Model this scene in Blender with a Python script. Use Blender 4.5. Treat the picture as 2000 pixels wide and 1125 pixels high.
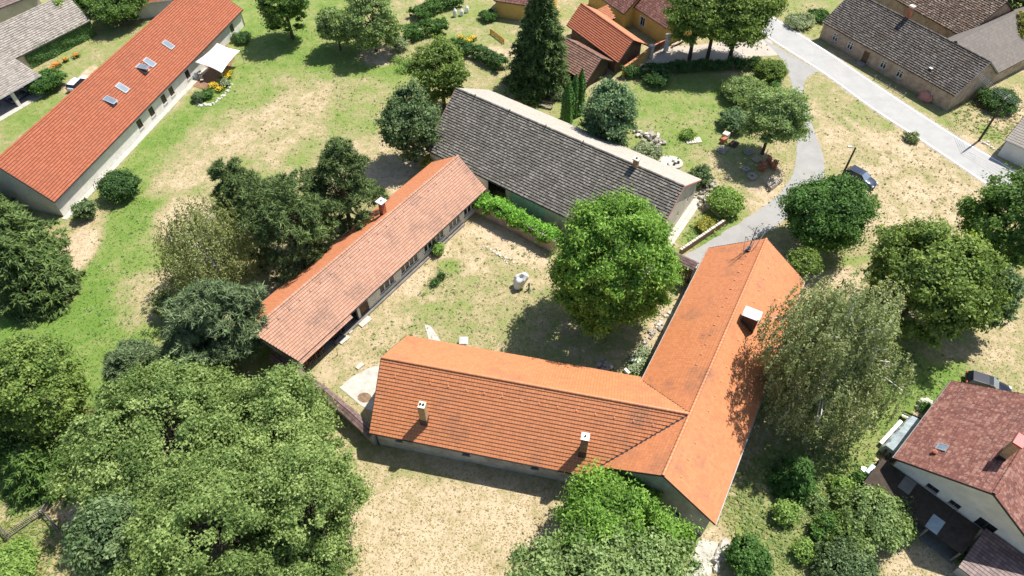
import bpy, math, random
import numpy as np
from mathutils import Vector

# ------------------------------------------------------------------ clear
for o in list(bpy.data.objects):
    bpy.data.objects.remove(o)
SC = bpy.context.scene
COL = SC.collection
R = math.radians

# ------------------------------------------------------------------ camera
CAM_H, PITCH, FPX, CX, CY = 65.0, R(50.0), 1345.0, 1000.0, 562.5
cd = bpy.data.cameras.new('Camera')
cam = bpy.data.objects.new('Camera', cd)
COL.objects.link(cam)
cam.location = (0, 0, CAM_H)
cam.rotation_euler = (R(90) - PITCH, 0, 0)
cd.sensor_width = 36.0
cd.lens = FPX * 36.0 / 2000.0
cd.clip_start = 0.5
cd.clip_end = 6000
SC.camera = cam

# ------------------------------------------------------------------ sky + sun
SUN_EL = R(60.5)
SUN_AZ = R(37.5)                        # direction towards the sun, from +X
w = bpy.data.worlds.new('World'); SC.world = w
w.use_nodes = True
nt = w.node_tree
nt.nodes.clear()
sky = nt.nodes.new('ShaderNodeTexSky'); sky.sky_type = 'NISHITA'
sky.sun_disc = False
sky.sun_elevation = SUN_EL
sky.sun_rotation = math.pi / 2 - SUN_AZ
bg = nt.nodes.new('ShaderNodeBackground'); bg.inputs['Strength'].default_value = 0.098
wo = nt.nodes.new('ShaderNodeOutputWorld')
nt.links.new(sky.outputs[0], bg.inputs[0]); nt.links.new(bg.outputs[0], wo.inputs[0])
sd = bpy.data.lights.new('Sun', 'SUN'); sd.energy = 4.7; sd.angle = R(0.53)
sd.color = (1.0, 0.95, 0.86)
sun = bpy.data.objects.new('Sun', sd); COL.objects.link(sun)
sv = Vector((math.cos(SUN_AZ) * math.cos(SUN_EL), math.sin(SUN_AZ) * math.cos(SUN_EL), math.sin(SUN_EL)))
sun.rotation_euler = sv.to_track_quat('Z', 'Y').to_euler()
sun.location = (60, 50, 90)
SC.render.engine = 'CYCLES'
SC.view_settings.view_transform = 'Standard'
SC.view_settings.look = 'None'
SC.view_settings.exposure = 0.58
SC.view_settings.gamma = 1.0
SC.cycles.max_bounces = 6

# ------------------------------------------------------------------ helpers
_c, _s = math.cos(PITCH), math.sin(PITCH)
def G(px, py, z=0.0):
    """ground point (height z) that the survey photo shows at px,py"""
    a, b = px - CX, py - CY
    rx, ry, rz = a, _c * FPX - _s * b, -_s * FPX - _c * b
    t = (z - CAM_H) / rz
    return Vector((rx * t, ry * t, z))
def PXL(X, Y, Z=0.0):
    """inverse of G, arrays allowed"""
    dz = Z - CAM_H
    k = Y * _c - dz * _s
    return CX + FPX * X / k, CY - FPX * (Y * _s + dz * _c) / k
def mpp(px, py, z=0.0):
    """metres per photo pixel at that point"""
    p = G(px, py, z)
    return ((p.y * _c - (p.z - CAM_H) * _s)) / FPX

ORG = {}
def worg(o): return ORG.get(o.name, Vector((0, 0, 0)))
def tag(o, label=None, cat=None, group=None, kind=None):
    if label: o['label'] = label
    if cat: o['category'] = cat
    if group: o['group'] = group
    if kind: o['kind'] = kind
    return o
def empty(name, loc, label, cat, group=None):
    o = bpy.data.objects.new(name, None); COL.objects.link(o)
    o.location = loc; o.empty_display_size = 0.3
    ORG[o.name] = Vector(loc)
    return tag(o, label, cat, group)
def finish(me, name, mat, parent=None, smooth=False):
    o = bpy.data.objects.new(name, me); COL.objects.link(o)
    if mat is not None:
        me.materials.append(mat)
    if parent is not None:
        o.parent = parent
    ORG[o.name] = worg(parent) if parent is not None else Vector((0, 0, 0))
    if smooth:
        me.polygons.foreach_set('use_smooth', np.ones(len(me.polygons), bool))
    return o
def np_mesh(name, V, F, mat, parent=None, attrs=None, smooth=False):
    """V (n,3) world coords, F (m,k) faces, all with k corners"""
    V = np.asarray(V, np.float32).reshape(-1, 3)
    F = np.asarray(F, np.int32)
    if parent is not None:
        V = V - np.array(worg(parent), np.float32)
    m, k = F.shape
    me = bpy.data.meshes.new(name)
    me.vertices.add(len(V)); me.vertices.foreach_set('co', V.ravel())
    me.loops.add(m * k); me.loops.foreach_set('vertex_index', F.ravel())
    me.polygons.add(m); me.polygons.foreach_set('loop_start', np.arange(0, m * k, k, dtype=np.int32))
    me.update(calc_edges=True)
    if not smooth:
        me.shade_flat()
    if attrs:
        for nme, (dom, arr) in attrs.items():
            a = me.attributes.new(nme, 'FLOAT', dom)
            a.data.foreach_set('value', np.asarray(arr, np.float32))
    return finish(me, name, mat, parent, smooth)

def V2(a): return Vector((a[0], a[1], 0))
class MB:
    """collects shapes (world coordinates) into one mesh"""
    def __init__(s): s.v = []; s.f = []
    def add(s, vs, fs):
        n = len(s.v); s.v += [tuple(p) for p in vs]; s.f += [tuple(i + n for i in f) for f in fs]; return s
    def hexa(s, p):   # 8 points, bottom 4 ccw then top 4
        return s.add(p, [(3, 2, 1, 0), (4, 5, 6, 7), (0, 1, 5, 4), (1, 2, 6, 5), (2, 3, 7, 6), (3, 0, 4, 7)])
    def obox(s, c, ax, ay, az):
        """box: centre + half-extent vectors"""
        c, ax, ay, az = Vector(c), Vector(ax), Vector(ay), Vector(az)
        return s.hexa([c - ax - ay - az, c + ax - ay - az, c + ax + ay - az, c - ax + ay - az,
                       c - ax - ay + az, c + ax - ay + az, c + ax + ay + az, c - ax + ay + az])
    def box(s, c, size, rz=0.0):
        cz, sz = math.cos(rz), math.sin(rz)
        return s.obox(c, (cz * size[0] / 2, sz * size[0] / 2, 0), (-sz * size[1] / 2, cz * size[1] / 2, 0), (0, 0, size[2] / 2))
    def bar(s, a, b, w, h, upv=(0, 0, 1)):
        a, b = Vector(a), Vector(b); d = (b - a); l = d.length; d.normalize()
        sd_ = d.cross(Vector(upv))
        if sd_.length < 1e-4: sd_ = Vector((1, 0, 0))
        sd_.normalize(); u_ = sd_.cross(d)
        return s.obox((a + b) / 2, d * l / 2, sd_ * w / 2, u_ * h / 2)
    def prism(s, poly, z0, z1):
        n = len(poly)
        vs = [(p[0], p[1], z0) for p in poly] + [(p[0], p[1], z1) for p in poly]
        fs = [tuple(range(n - 1, -1, -1)), tuple(range(n, 2 * n))] + [(i, (i + 1) % n, n + (i + 1) % n, n + i) for i in range(n)]
        return s.add(vs, fs)
    def slab(s, poly3, t):
        """planar 3d polygon (ccw from above) thickened downwards by t"""
        n = len(poly3)
        vs = [Vector(p) - Vector((0, 0, t)) for p in poly3] + [Vector(p) for p in poly3]
        fs = [tuple(range(n - 1, -1, -1)), tuple(range(n, 2 * n))] + [(i, (i + 1) % n, n + (i + 1) % n, n + i) for i in range(n)]
        return s.add(vs, fs)
    def quad(s, *p): return s.add(p, [tuple(range(len(p)))])
    def tube(s, pts, rad, seg=6, cap=True):
        pts = [Vector(p) for p in pts]
        if not hasattr(rad, '__len__'): rad = [rad] * len(pts)
        n0 = len(s.v); prev = None
        for i, p in enumerate(pts):
            d = (pts[min(i + 1, len(pts) - 1)] - pts[max(i - 1, 0)])
            if d.length < 1e-6: d = Vector((0, 0, 1))
            d.normalize()
            a = Vector((1, 0, 0)) if abs(d.x) < 0.8 else Vector((0, 1, 0))
            if prev is not None:
                a = prev
            x = (a - d * a.dot(d)); x.normalize(); y = d.cross(x); prev = x
            for k in range(seg):
                t = 2 * math.pi * k / seg
                s.v.append(tuple(p + (x * math.cos(t) + y * math.sin(t)) * rad[i]))
        for i in range(len(pts) - 1):
            for k in range(seg):
                k2 = (k + 1) % seg
                s.f.append((n0 + i * seg + k, n0 + i * seg + k2, n0 + (i + 1) * seg + k2, n0 + (i + 1) * seg + k))
        if cap:
            s.f.append(tuple(n0 + k for k in range(seg - 1, -1, -1)))
            s.f.append(tuple(n0 + (len(pts) - 1) * seg + k for k in range(seg)))
        return s
    def lathe(s, c, prof, seg=12):
        """prof: (r,z) from bottom to top"""
        c = Vector(c); n0 = len(s.v)
        for r_, z_ in prof:
            for k in range(seg):
                t = 2 * math.pi * k / seg
                s.v.append((c.x + r_ * math.cos(t), c.y + r_ * math.sin(t), c.z + z_))
        for i in range(len(prof) - 1):
            for k in range(seg):
                k2 = (k + 1) % seg
                s.f.append((n0 + i * seg + k, n0 + i * seg + k2, n0 + (i + 1) * seg + k2, n0 + (i + 1) * seg + k))
        s.f.append(tuple(n0 + k for k in range(seg - 1, -1, -1)))
        s.f.append(tuple(n0 + (len(prof) - 1) * seg + k for k in range(seg)))
        return s
    def rock(s, c, sx, sy, sz, rng, rz=0.0):
        """uneven stone block, chamfered top"""
        j = lambda: 1 + rng.uniform(-0.18, 0.18)
        cz, sn = math.cos(rz), math.sin(rz)
        P = []
        for zz, k in ((0, 1.0), (0.62, 1.02), (1.0, 0.72)):
            for ax, ay in ((-1, -1), (1, -1), (1, 1), (-1, 1)):
                x, y = ax * sx / 2 * k * j(), ay * sy / 2 * k * j()
                P.append((c[0] + x * cz - y * sn, c[1] + x * sn + y * cz, c[2] + sz * zz * (j() if zz else 1)))
        F = [(3, 2, 1, 0), (8, 9, 10, 11)]
        for l in (0, 4):
            for i in range(4):
                F.append((l + i, l + (i + 1) % 4, l + 4 + (i + 1) % 4, l + 4 + i))
        return s.add(P, F)
    def build(s, name, mat, parent=None, smooth=False, bevel=0.0):
        o_ = worg(parent) if parent is not None else Vector((0, 0, 0))
        me = bpy.data.meshes.new(name)
        me.from_pydata([(p[0] - o_.x, p[1] - o_.y, p[2] - o_.z) for p in s.v], [], s.f)
        me.update()
        o = finish(me, name, mat, parent, smooth)
        if bevel:
            m = o.modifiers.new('bevel', 'BEVEL'); m.width = bevel; m.segments = 1; m.limit_method = 'ANGLE'
        return o

# ------------------------------------------------------------------ materials
MATS = {}
class NB:
    """tiny node builder"""
    def __init__(s, name):
        s.m = bpy.data.materials.new(name); s.m.use_nodes = True
        s.t = s.m.node_tree; s.t.nodes.clear()
        s.out = s.n('ShaderNodeOutputMaterial')
        s.bs = s.n('ShaderNodeBsdfPrincipled')
        s.l(s.bs.outputs[0], s.out.inputs['Surface'])
    def n(s, t): return s.t.nodes.new(t)
    def l(s, a, b): s.t.links.new(a, b)
    def coord(s, scale=None):
        if not hasattr(s, 'geo'):
            s.geo = s.n('ShaderNodeNewGeometry')
        return s.geo.outputs['Position']
    def noise(s, scale, detail=4, rough=0.6, stretch=None, seed=0.0):
        nn = s.n('ShaderNodeTexNoise'); nn.inputs['Scale'].default_value = scale
        nn.inputs['Detail'].default_value = detail; nn.inputs['Roughness'].default_value = rough
        mp = s.n('ShaderNodeMapping'); mp.inputs['Location'].default_value = (seed, seed * 1.7, seed * 0.3)
        if stretch: mp.inputs['Scale'].default_value = stretch
        s.l(s.coord(), mp.inputs[0]); s.l(mp.outputs[0], nn.inputs[0])
        return nn.outputs['Fac']
    def attr(s, name):
        a = s.n('ShaderNodeAttribute'); a.attribute_name = name; return a.outputs['Fac']
    def ramp(s, fac, stops):
        r = s.n('ShaderNodeValToRGB'); e = r.color_ramp.elements
        while len(e) < len(stops): e.new(0.5)
        for el, (p, c) in zip(e, stops):
            el.position = p; el.color = (*c, 1) if hasattr(c, '__len__') else (c, c, c, 1)
        s.l(fac, r.inputs[0]); return r.outputs[0]
    def mix(s, fac, a, b, mode='MIX'):
        m = s.n('ShaderNodeMix'); m.data_type = 'RGBA'; m.blend_type = mode
        for sock, v in ((m.inputs[0], fac), (m.inputs[6], a), (m.inputs[7], b)):
            if hasattr(v, 'is_output'): s.l(v, sock)
            elif hasattr(v, '__len__'): sock.default_value = (*v, 1)
            else: sock.default_value = v
        return m.outputs[2]
    def math(s, op, a, b=0.0, clamp=False):
        m = s.n('ShaderNodeMath'); m.operation = op; m.use_clamp = clamp
        for sock, v in ((m.inputs[0], a), (m.inputs[1], b)):
            if hasattr(v, 'is_output'): s.l(v, sock)
            else: sock.default_value = v
        return m.outputs[0]
    def bump(s, h, strength=0.4, dist=0.05):
        b = s.n('ShaderNodeBump'); b.inputs['Strength'].default_value = strength; b.inputs['Distance'].default_value = dist
        s.l(h, b.inputs['Height']); s.l(b.outputs[0], s.bs.inputs['Normal'])
    def done(s, col=None, rough=0.8, metal=0.0, spec=None):
        if col is not None:
            if hasattr(col, 'is_output'): s.l(col, s.bs.inputs['Base Color'])
            else: s.bs.inputs['Base Color'].default_value = (*col, 1)
        s.bs.inputs['Roughness'].default_value = rough
        s.bs.inputs['Metallic'].default_value = metal
        if spec is not None: s.bs.inputs['Specular IOR Level'].default_value = spec
        MATS[s.m.name] = s.m
        return s.m
def M(n): return MATS[n]

def simple(name, col, rough=0.8, metal=0.0, var=0.18, scale=2.0, bump=0.0, spec=None):
    b = NB(name)
    f = b.noise(scale, 5, 0.65)
    dk = tuple(max(0, c * (1 - 1.6 * var)) for c in col); lt = tuple(min(1, c * (1 + var)) for c in col)
    c = b.ramp(f, [(0.3, dk), (0.7, lt)])
    if bump: b.bump(b.noise(scale * 6, 4), bump, 0.04)
    return b.done(c, rough, metal, spec)

def tile_mat(name, cols, stain=None, stain_amt=0.5, rough=0.52, spot=None, spot_amt=0.0, stain_scale=0.35, spec=0.45, stain_lo=0.48):
    """fired/concrete tile: colour of each tile from its own 'rnd', weathering stains on top"""
    b = NB(name)
    n = len(cols)
    c = b.ramp(b.attr('rnd'), [(i / max(1, n - 1), col) for i, col in enumerate(cols)])
    f = b.noise(7.0, 3, 0.6)
    c = b.mix(b.ramp(f, [(0.35, 0.0), (0.75, 0.22)]), c, tuple(x * 0.72 for x in cols[0]))
    if stain:
        s1 = b.noise(stain_scale, 5, 0.62, None, 3.1)
        s1 = b.ramp(s1, [(stain_lo, 0.0), (stain_lo + 0.2, stain_amt)])
        s2 = b.ramp(b.noise(5.0, 2, 0.5, None, 8.0), [(0.3, 0.35), (0.6, 1.0)])
        c = b.mix(b.mix(1.0, s1, s2, 'MULTIPLY'), c, stain)
    if spot:
        s3 = b.ramp(b.noise(4.6, 3, 0.75, None, 5.0), [(0.55, 0.0), (0.66, spot_amt)])
        c = b.mix(s3, c, spot)
    return b.done(c, rough, 0.0, spec)

tile_mat('tile_orange', [(0.52, 0.195, 0.083), (0.56, 0.215, 0.093), (0.59, 0.235, 0.104)], (0.15, 0.105, 0.08), 0.6, stain_lo=0.53, stain_scale=.3)
tile_mat('tile_orange_clean', [(0.52, 0.20, 0.098), (0.56, 0.22, 0.11), (0.60, 0.245, 0.125)], (0.33, 0.17, 0.12), 0.2, stain_lo=0.54)
tile_mat('tile_salmon', [(0.45, 0.245, 0.165), (0.50, 0.28, 0.195), (0.54, 0.31, 0.222)], (0.22, 0.145, 0.115), 0.7, stain_scale=0.32, rough=.75, spec=.25)
tile_mat('tile_house', [(0.34, 0.104, 0.054), (0.385, 0.122, 0.064), (0.42, 0.14, 0.075)], (0.27, 0.11, 0.07), 0.35, rough=.8, spec=.25)
tile_mat('tile_grey', [(0.12, 0.111, 0.095), (0.15, 0.139, 0.12), (0.18, 0.167, 0.145), (0.26, 0.243, 0.212)], (0.075, 0.069, 0.058), 0.6, 0.9, stain_scale=0.5)
tile_mat('tile_pale_grey', [(0.27, 0.24, 0.21), (0.36, 0.32, 0.28), (0.42, 0.385, 0.34)], (0.17, 0.15, 0.13), 0.65, 0.9, stain_scale=0.7)
tile_mat('tile_cement', [(0.19, 0.168, 0.148), (0.215, 0.19, 0.168), (0.24, 0.212, 0.188)], (0.18, 0.16, 0.15), 0.6, 0.9, stain_scale=0.5)
tile_mat('tile_sand', [(0.42, 0.375, 0.325), (0.45, 0.40, 0.345), (0.48, 0.43, 0.37)], (0.34, 0.29, 0.25), 0.4, 0.9, stain_scale=0.7)
tile_mat('tile_farm', [(0.07, 0.058, 0.05), (0.11, 0.096, 0.084), (0.145, 0.128, 0.113), (0.22, 0.20, 0.18)], (0.085, 0.055, 0.04), 0.7, 0.9, (0.36, 0.34, 0.30), 0.35, 0.4)
tile_mat('tile_brown', [(0.07, 0.05, 0.04), (0.13, 0.085, 0.062), (0.20, 0.125, 0.085), (0.33, 0.27, 0.22)], (0.04, 0.035, 0.03), 0.6, 0.9, (0.42, 0.36, 0.28), 0.4, 0.5)
tile_mat('tile_shed', [(0.16, 0.085, 0.06), (0.24, 0.125, 0.085), (0.30, 0.165, 0.115)], (0.08, 0.05, 0.04), 0.6)
tile_mat('tile_red', [(0.14, 0.052, 0.042), (0.19, 0.070, 0.055), (0.23, 0.092, 0.07), (0.31, 0.16, 0.125)], (0.09, 0.04, 0.034), 0.5, 0.85, (0.48, 0.36, 0.30), 0.5)
tile_mat('tile_plum', [(0.14, 0.085, 0.08), (0.20, 0.13, 0.12), (0.26, 0.175, 0.16)], (0.08, 0.055, 0.05), 0.5)
simple('deck_wood', (0.16, 0.12, 0.085), 0.85)
simple('roof_felt', (0.03, 0.026, 0.023), 0.95)
simple('plaster_white', (0.70, 0.68, 0.63), 0.9, var=0.10, scale=0.9, bump=0.15)
simple('plaster_grey', (0.42, 0.41, 0.38), 0.9, var=0.28, scale=0.6, bump=0.2)
simple('plaster_cream', (0.62, 0.56, 0.46), 0.9, var=0.14, scale=0.6, bump=0.2)
simple('plaster_yellow', (0.66, 0.43, 0.13), 0.9, var=0.08, scale=0.8, bump=0.1)
simple('plaster_mint', (0.40, 0.52, 0.44), 0.85, var=0.10, scale=0.7)
def _oldplaster():
    b = NB('plaster_old')
    c = b.ramp(b.noise(0.9, 6, 0.7), [(0.35, (0.27, 0.20, 0.15)), (0.5, (0.42, 0.31, 0.23)), (0.68, (0.52, 0.42, 0.33))])
    c = b.mix(b.ramp(b.noise(2.3, 4, 0.7, None, 4), [(0.56, 0.0), (0.66, 0.7)]), c, (0.33, 0.30, 0.27))
    b.bump(b.noise(6, 5, 0.7), 0.5, 0.05); b.done(c, 0.92)
_oldplaster()
simple('stone', (0.36, 0.32, 0.27), 0.9, var=0.35, scale=2.5, bump=0.5)
simple('stone_white', (0.60, 0.56, 0.48), 0.9, var=0.22, scale=2.5, bump=0.4)
simple('concrete', (0.50, 0.47, 0.42), 0.9, var=0.16, scale=1.2, bump=0.2)
simple('concrete_dark', (0.22, 0.205, 0.18), 0.92, var=0.2, scale=1.2, bump=0.2)
simple('brick', (0.50, 0.18, 0.10), 0.88, var=0.30, scale=3.0, bump=0.3)
simple('brick_ochre', (0.47, 0.30, 0.16), 0.88, var=0.25, scale=3.0, bump=0.3)
simple('brick_brown', (0.27, 0.15, 0.09), 0.88, var=0.3, scale=3.0, bump=0.3)
simple('render_lime', (0.72, 0.66, 0.55), 0.9, var=0.1, scale=3)
simple('metal_white', (0.80, 0.80, 0.80), 0.35, 0.2, var=0.04)
simple('metal_grey', (0.42, 0.44, 0.46), 0.4, 0.6, var=0.1)
simple('metal_zinc', (0.33, 0.335, 0.34), 0.6, 0.3, var=0.2)
simple('metal_dark', (0.05, 0.05, 0.052), 0.45, 0.3, var=0.2)
simple('metal_brown', (0.07, 0.045, 0.038), 0.5, 0.2, var=0.15)
simple('wood_dark', (0.055, 0.038, 0.026), 0.85, var=0.3)
simple('wood_brown', (0.17, 0.10, 0.06), 0.85, var=0.3)
simple('wood_grey', (0.30, 0.27, 0.235), 0.88, var=0.3, scale=3)
simple('wood_pale', (0.45, 0.38, 0.29), 0.88, var=0.25, scale=3)
simple('wood_orange', (0.70, 0.28, 0.03), 0.7, var=0.2, scale=3)
simple('frame_white', (0.74, 0.74, 0.72), 0.5, var=0.06)
simple('frame_brown', (0.10, 0.055, 0.035), 0.6, var=0.2)
simple('frame_grey', (0.30, 0.31, 0.33), 0.5, var=0.1)
simple('barge_pink', (0.52, 0.235, 0.19), 0.8, var=0.15)
simple('tarp_white', (0.80, 0.80, 0.79), 0.55, var=0.08, scale=4)
simple('sail_white', (0.84, 0.84, 0.82), 0.6, var=0.02)
simple('tarp_silver', (0.36, 0.43, 0.46), 0.4, var=0.2, scale=1.5)
simple('tarp_blue', (0.30, 0.42, 0.47), 0.45, var=0.15, scale=2)
simple('red_paint', (0.50, 0.03, 0.035), 0.4, var=0.15)
simple('green_paint', (0.03, 0.13, 0.10), 0.45, var=0.2)
simple('blue_plastic', (0.03, 0.09, 0.22), 0.45, var=0.2)
simple('rubber', (0.02, 0.02, 0.02), 0.85, var=0.2)
simple('soil', (0.24, 0.16, 0.10), 0.95, var=0.3, scale=3, bump=0.5)
simple('bark', (0.10, 0.075, 0.055), 0.95, var=0.4, scale=5, bump=0.5)
simple('bark_birch', (0.74, 0.71, 0.66), 0.8, var=0.3, scale=6)
simple('line_paint', (0.88, 0.88, 0.87), 0.7, var=0.08, scale=3)
simple('glass_dark', (0.018, 0.022, 0.028), 0.08, var=0.2, spec=0.6)
simple('glass_sky', (0.30, 0.36, 0.42), 0.12, 0.5, var=0.12, scale=1.2)
simple('carpaint_black', (0.012, 0.016, 0.028), 0.18, 0.3, var=0.1, spec=0.7)
simple('carpaint_navy', (0.055, 0.075, 0.12), 0.22, 0.5, var=0.1, spec=0.7)
simple('carpaint_white', (0.78, 0.78, 0.78), 0.22, 0.0, var=0.02, spec=0.6)
simple('light_glass', (0.75, 0.77, 0.80), 0.1, 0.3, var=0.05)
simple('tail_red', (0.45, 0.02, 0.02), 0.2, var=0.05)
simple('flower_yellow', (0.75, 0.50, 0.02), 0.7, var=0.2)
simple('flower_orange', (0.75, 0.22, 0.02), 0.7, var=0.2)
simple('flower_white', (0.75, 0.75, 0.70), 0.7, var=0.1)

def leaf_mat(name, dark, mid, light, trans=0.25):
    b = NB(name)
    c = b.ramp(b.attr('rnd'), [(0.0, dark), (0.45, mid), (1.0, light)])
    b.done(c, 0.62, 0.0, 0.25)
    tr = b.n('ShaderNodeBsdfTranslucent')
    cm = b.mix(1.0, c, (1.25, 1.25, 0.55), 'MULTIPLY'); b.l(cm, tr.inputs[0])
    mx = b.n('ShaderNodeMixShader'); mx.inputs[0].default_value = trans
    b.l(b.bs.outputs[0], mx.inputs[1]); b.l(tr.outputs[0], mx.inputs[2]); b.l(mx.outputs[0], b.out.inputs['Surface'])
leaf_mat('leaf_walnut', (0.06, 0.135, 0.02), (0.16, 0.31, 0.045), (0.34, 0.53, 0.105), 0.32)
leaf_mat('leaf_oak', (0.075, 0.13, 0.034), (0.20, 0.295, 0.085), (0.43, 0.53, 0.20), 0.36)
leaf_mat('leaf_dark', (0.032, 0.075, 0.026), (0.079, 0.163, 0.047), (0.162, 0.277, 0.088), 0.34)
leaf_mat('leaf_linden', (0.05, 0.105, 0.026), (0.12, 0.22, 0.048), (0.25, 0.37, 0.10), 0.34)
leaf_mat('leaf_maple', (0.072, 0.123, 0.029), (0.169, 0.259, 0.059), (0.347, 0.439, 0.116), 0.34)
leaf_mat('leaf_blue', (0.06, 0.12, 0.06), (0.15, 0.25, 0.12), (0.30, 0.42, 0.21), 0.32)
leaf_mat('leaf_ash', (0.05, 0.095, 0.04), (0.125, 0.20, 0.08), (0.27, 0.36, 0.17), 0.32)
leaf_mat('needle_pine', (0.035, 0.062, 0.02), (0.095, 0.15, 0.045), (0.22, 0.30, 0.10), 0.1)
leaf_mat('needle_blue', (0.05, 0.085, 0.038), (0.125, 0.185, 0.082), (0.27, 0.345, 0.17), 0.1)
leaf_mat('needle_spruce', (0.035, 0.065, 0.019), (0.09, 0.148, 0.04), (0.208, 0.289, 0.081), 0.1)
leaf_mat('leaf_birch', (0.09, 0.12, 0.045), (0.24, 0.29, 0.12), (0.47, 0.52, 0.27), 0.32)
leaf_mat('leaf_birch_dry', (0.09, 0.12, 0.04), (0.22, 0.26, 0.085), (0.42, 0.44, 0.19), 0.32)
leaf_mat('leaf_willow', (0.102, 0.16, 0.058), (0.238, 0.338, 0.123), (0.439, 0.554, 0.231), 0.34)
leaf_mat('leaf_hedge', (0.035, 0.085, 0.02), (0.085, 0.185, 0.042), (0.175, 0.33, 0.075), 0.3)
leaf_mat('leaf_lime', (0.116, 0.203, 0.043), (0.256, 0.397, 0.096), (0.396, 0.528, 0.154), 0.34)
leaf_mat('leaf_yellow', (0.174, 0.217, 0.043), (0.371, 0.384, 0.09), (0.66, 0.55, 0.132), 0.34)
leaf_mat('leaf_grey', (0.145, 0.181, 0.109), (0.317, 0.378, 0.228), (0.554, 0.613, 0.393), 0.34)
leaf_mat('leaf_thuja', (0.032, 0.087, 0.02), (0.083, 0.198, 0.04), (0.174, 0.347, 0.074), 0.12)
leaf_mat('leaf_ivy', (0.032, 0.08, 0.023), (0.079, 0.178, 0.047), (0.174, 0.323, 0.084), 0.15)
leaf_mat('leaf_ivy_bright', (0.087, 0.203, 0.026), (0.198, 0.417, 0.059), (0.347, 0.647, 0.105), 0.34)
leaf_mat('grass_blades', (0.46, 0.36, 0.20), (0.22, 0.26, 0.075), (0.075, 0.165, 0.022), 0.2)
leaf_mat('grass_straw', (0.26, 0.20, 0.11), (0.42, 0.34, 0.20), (0.58, 0.49, 0.32), 0.2)

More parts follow.
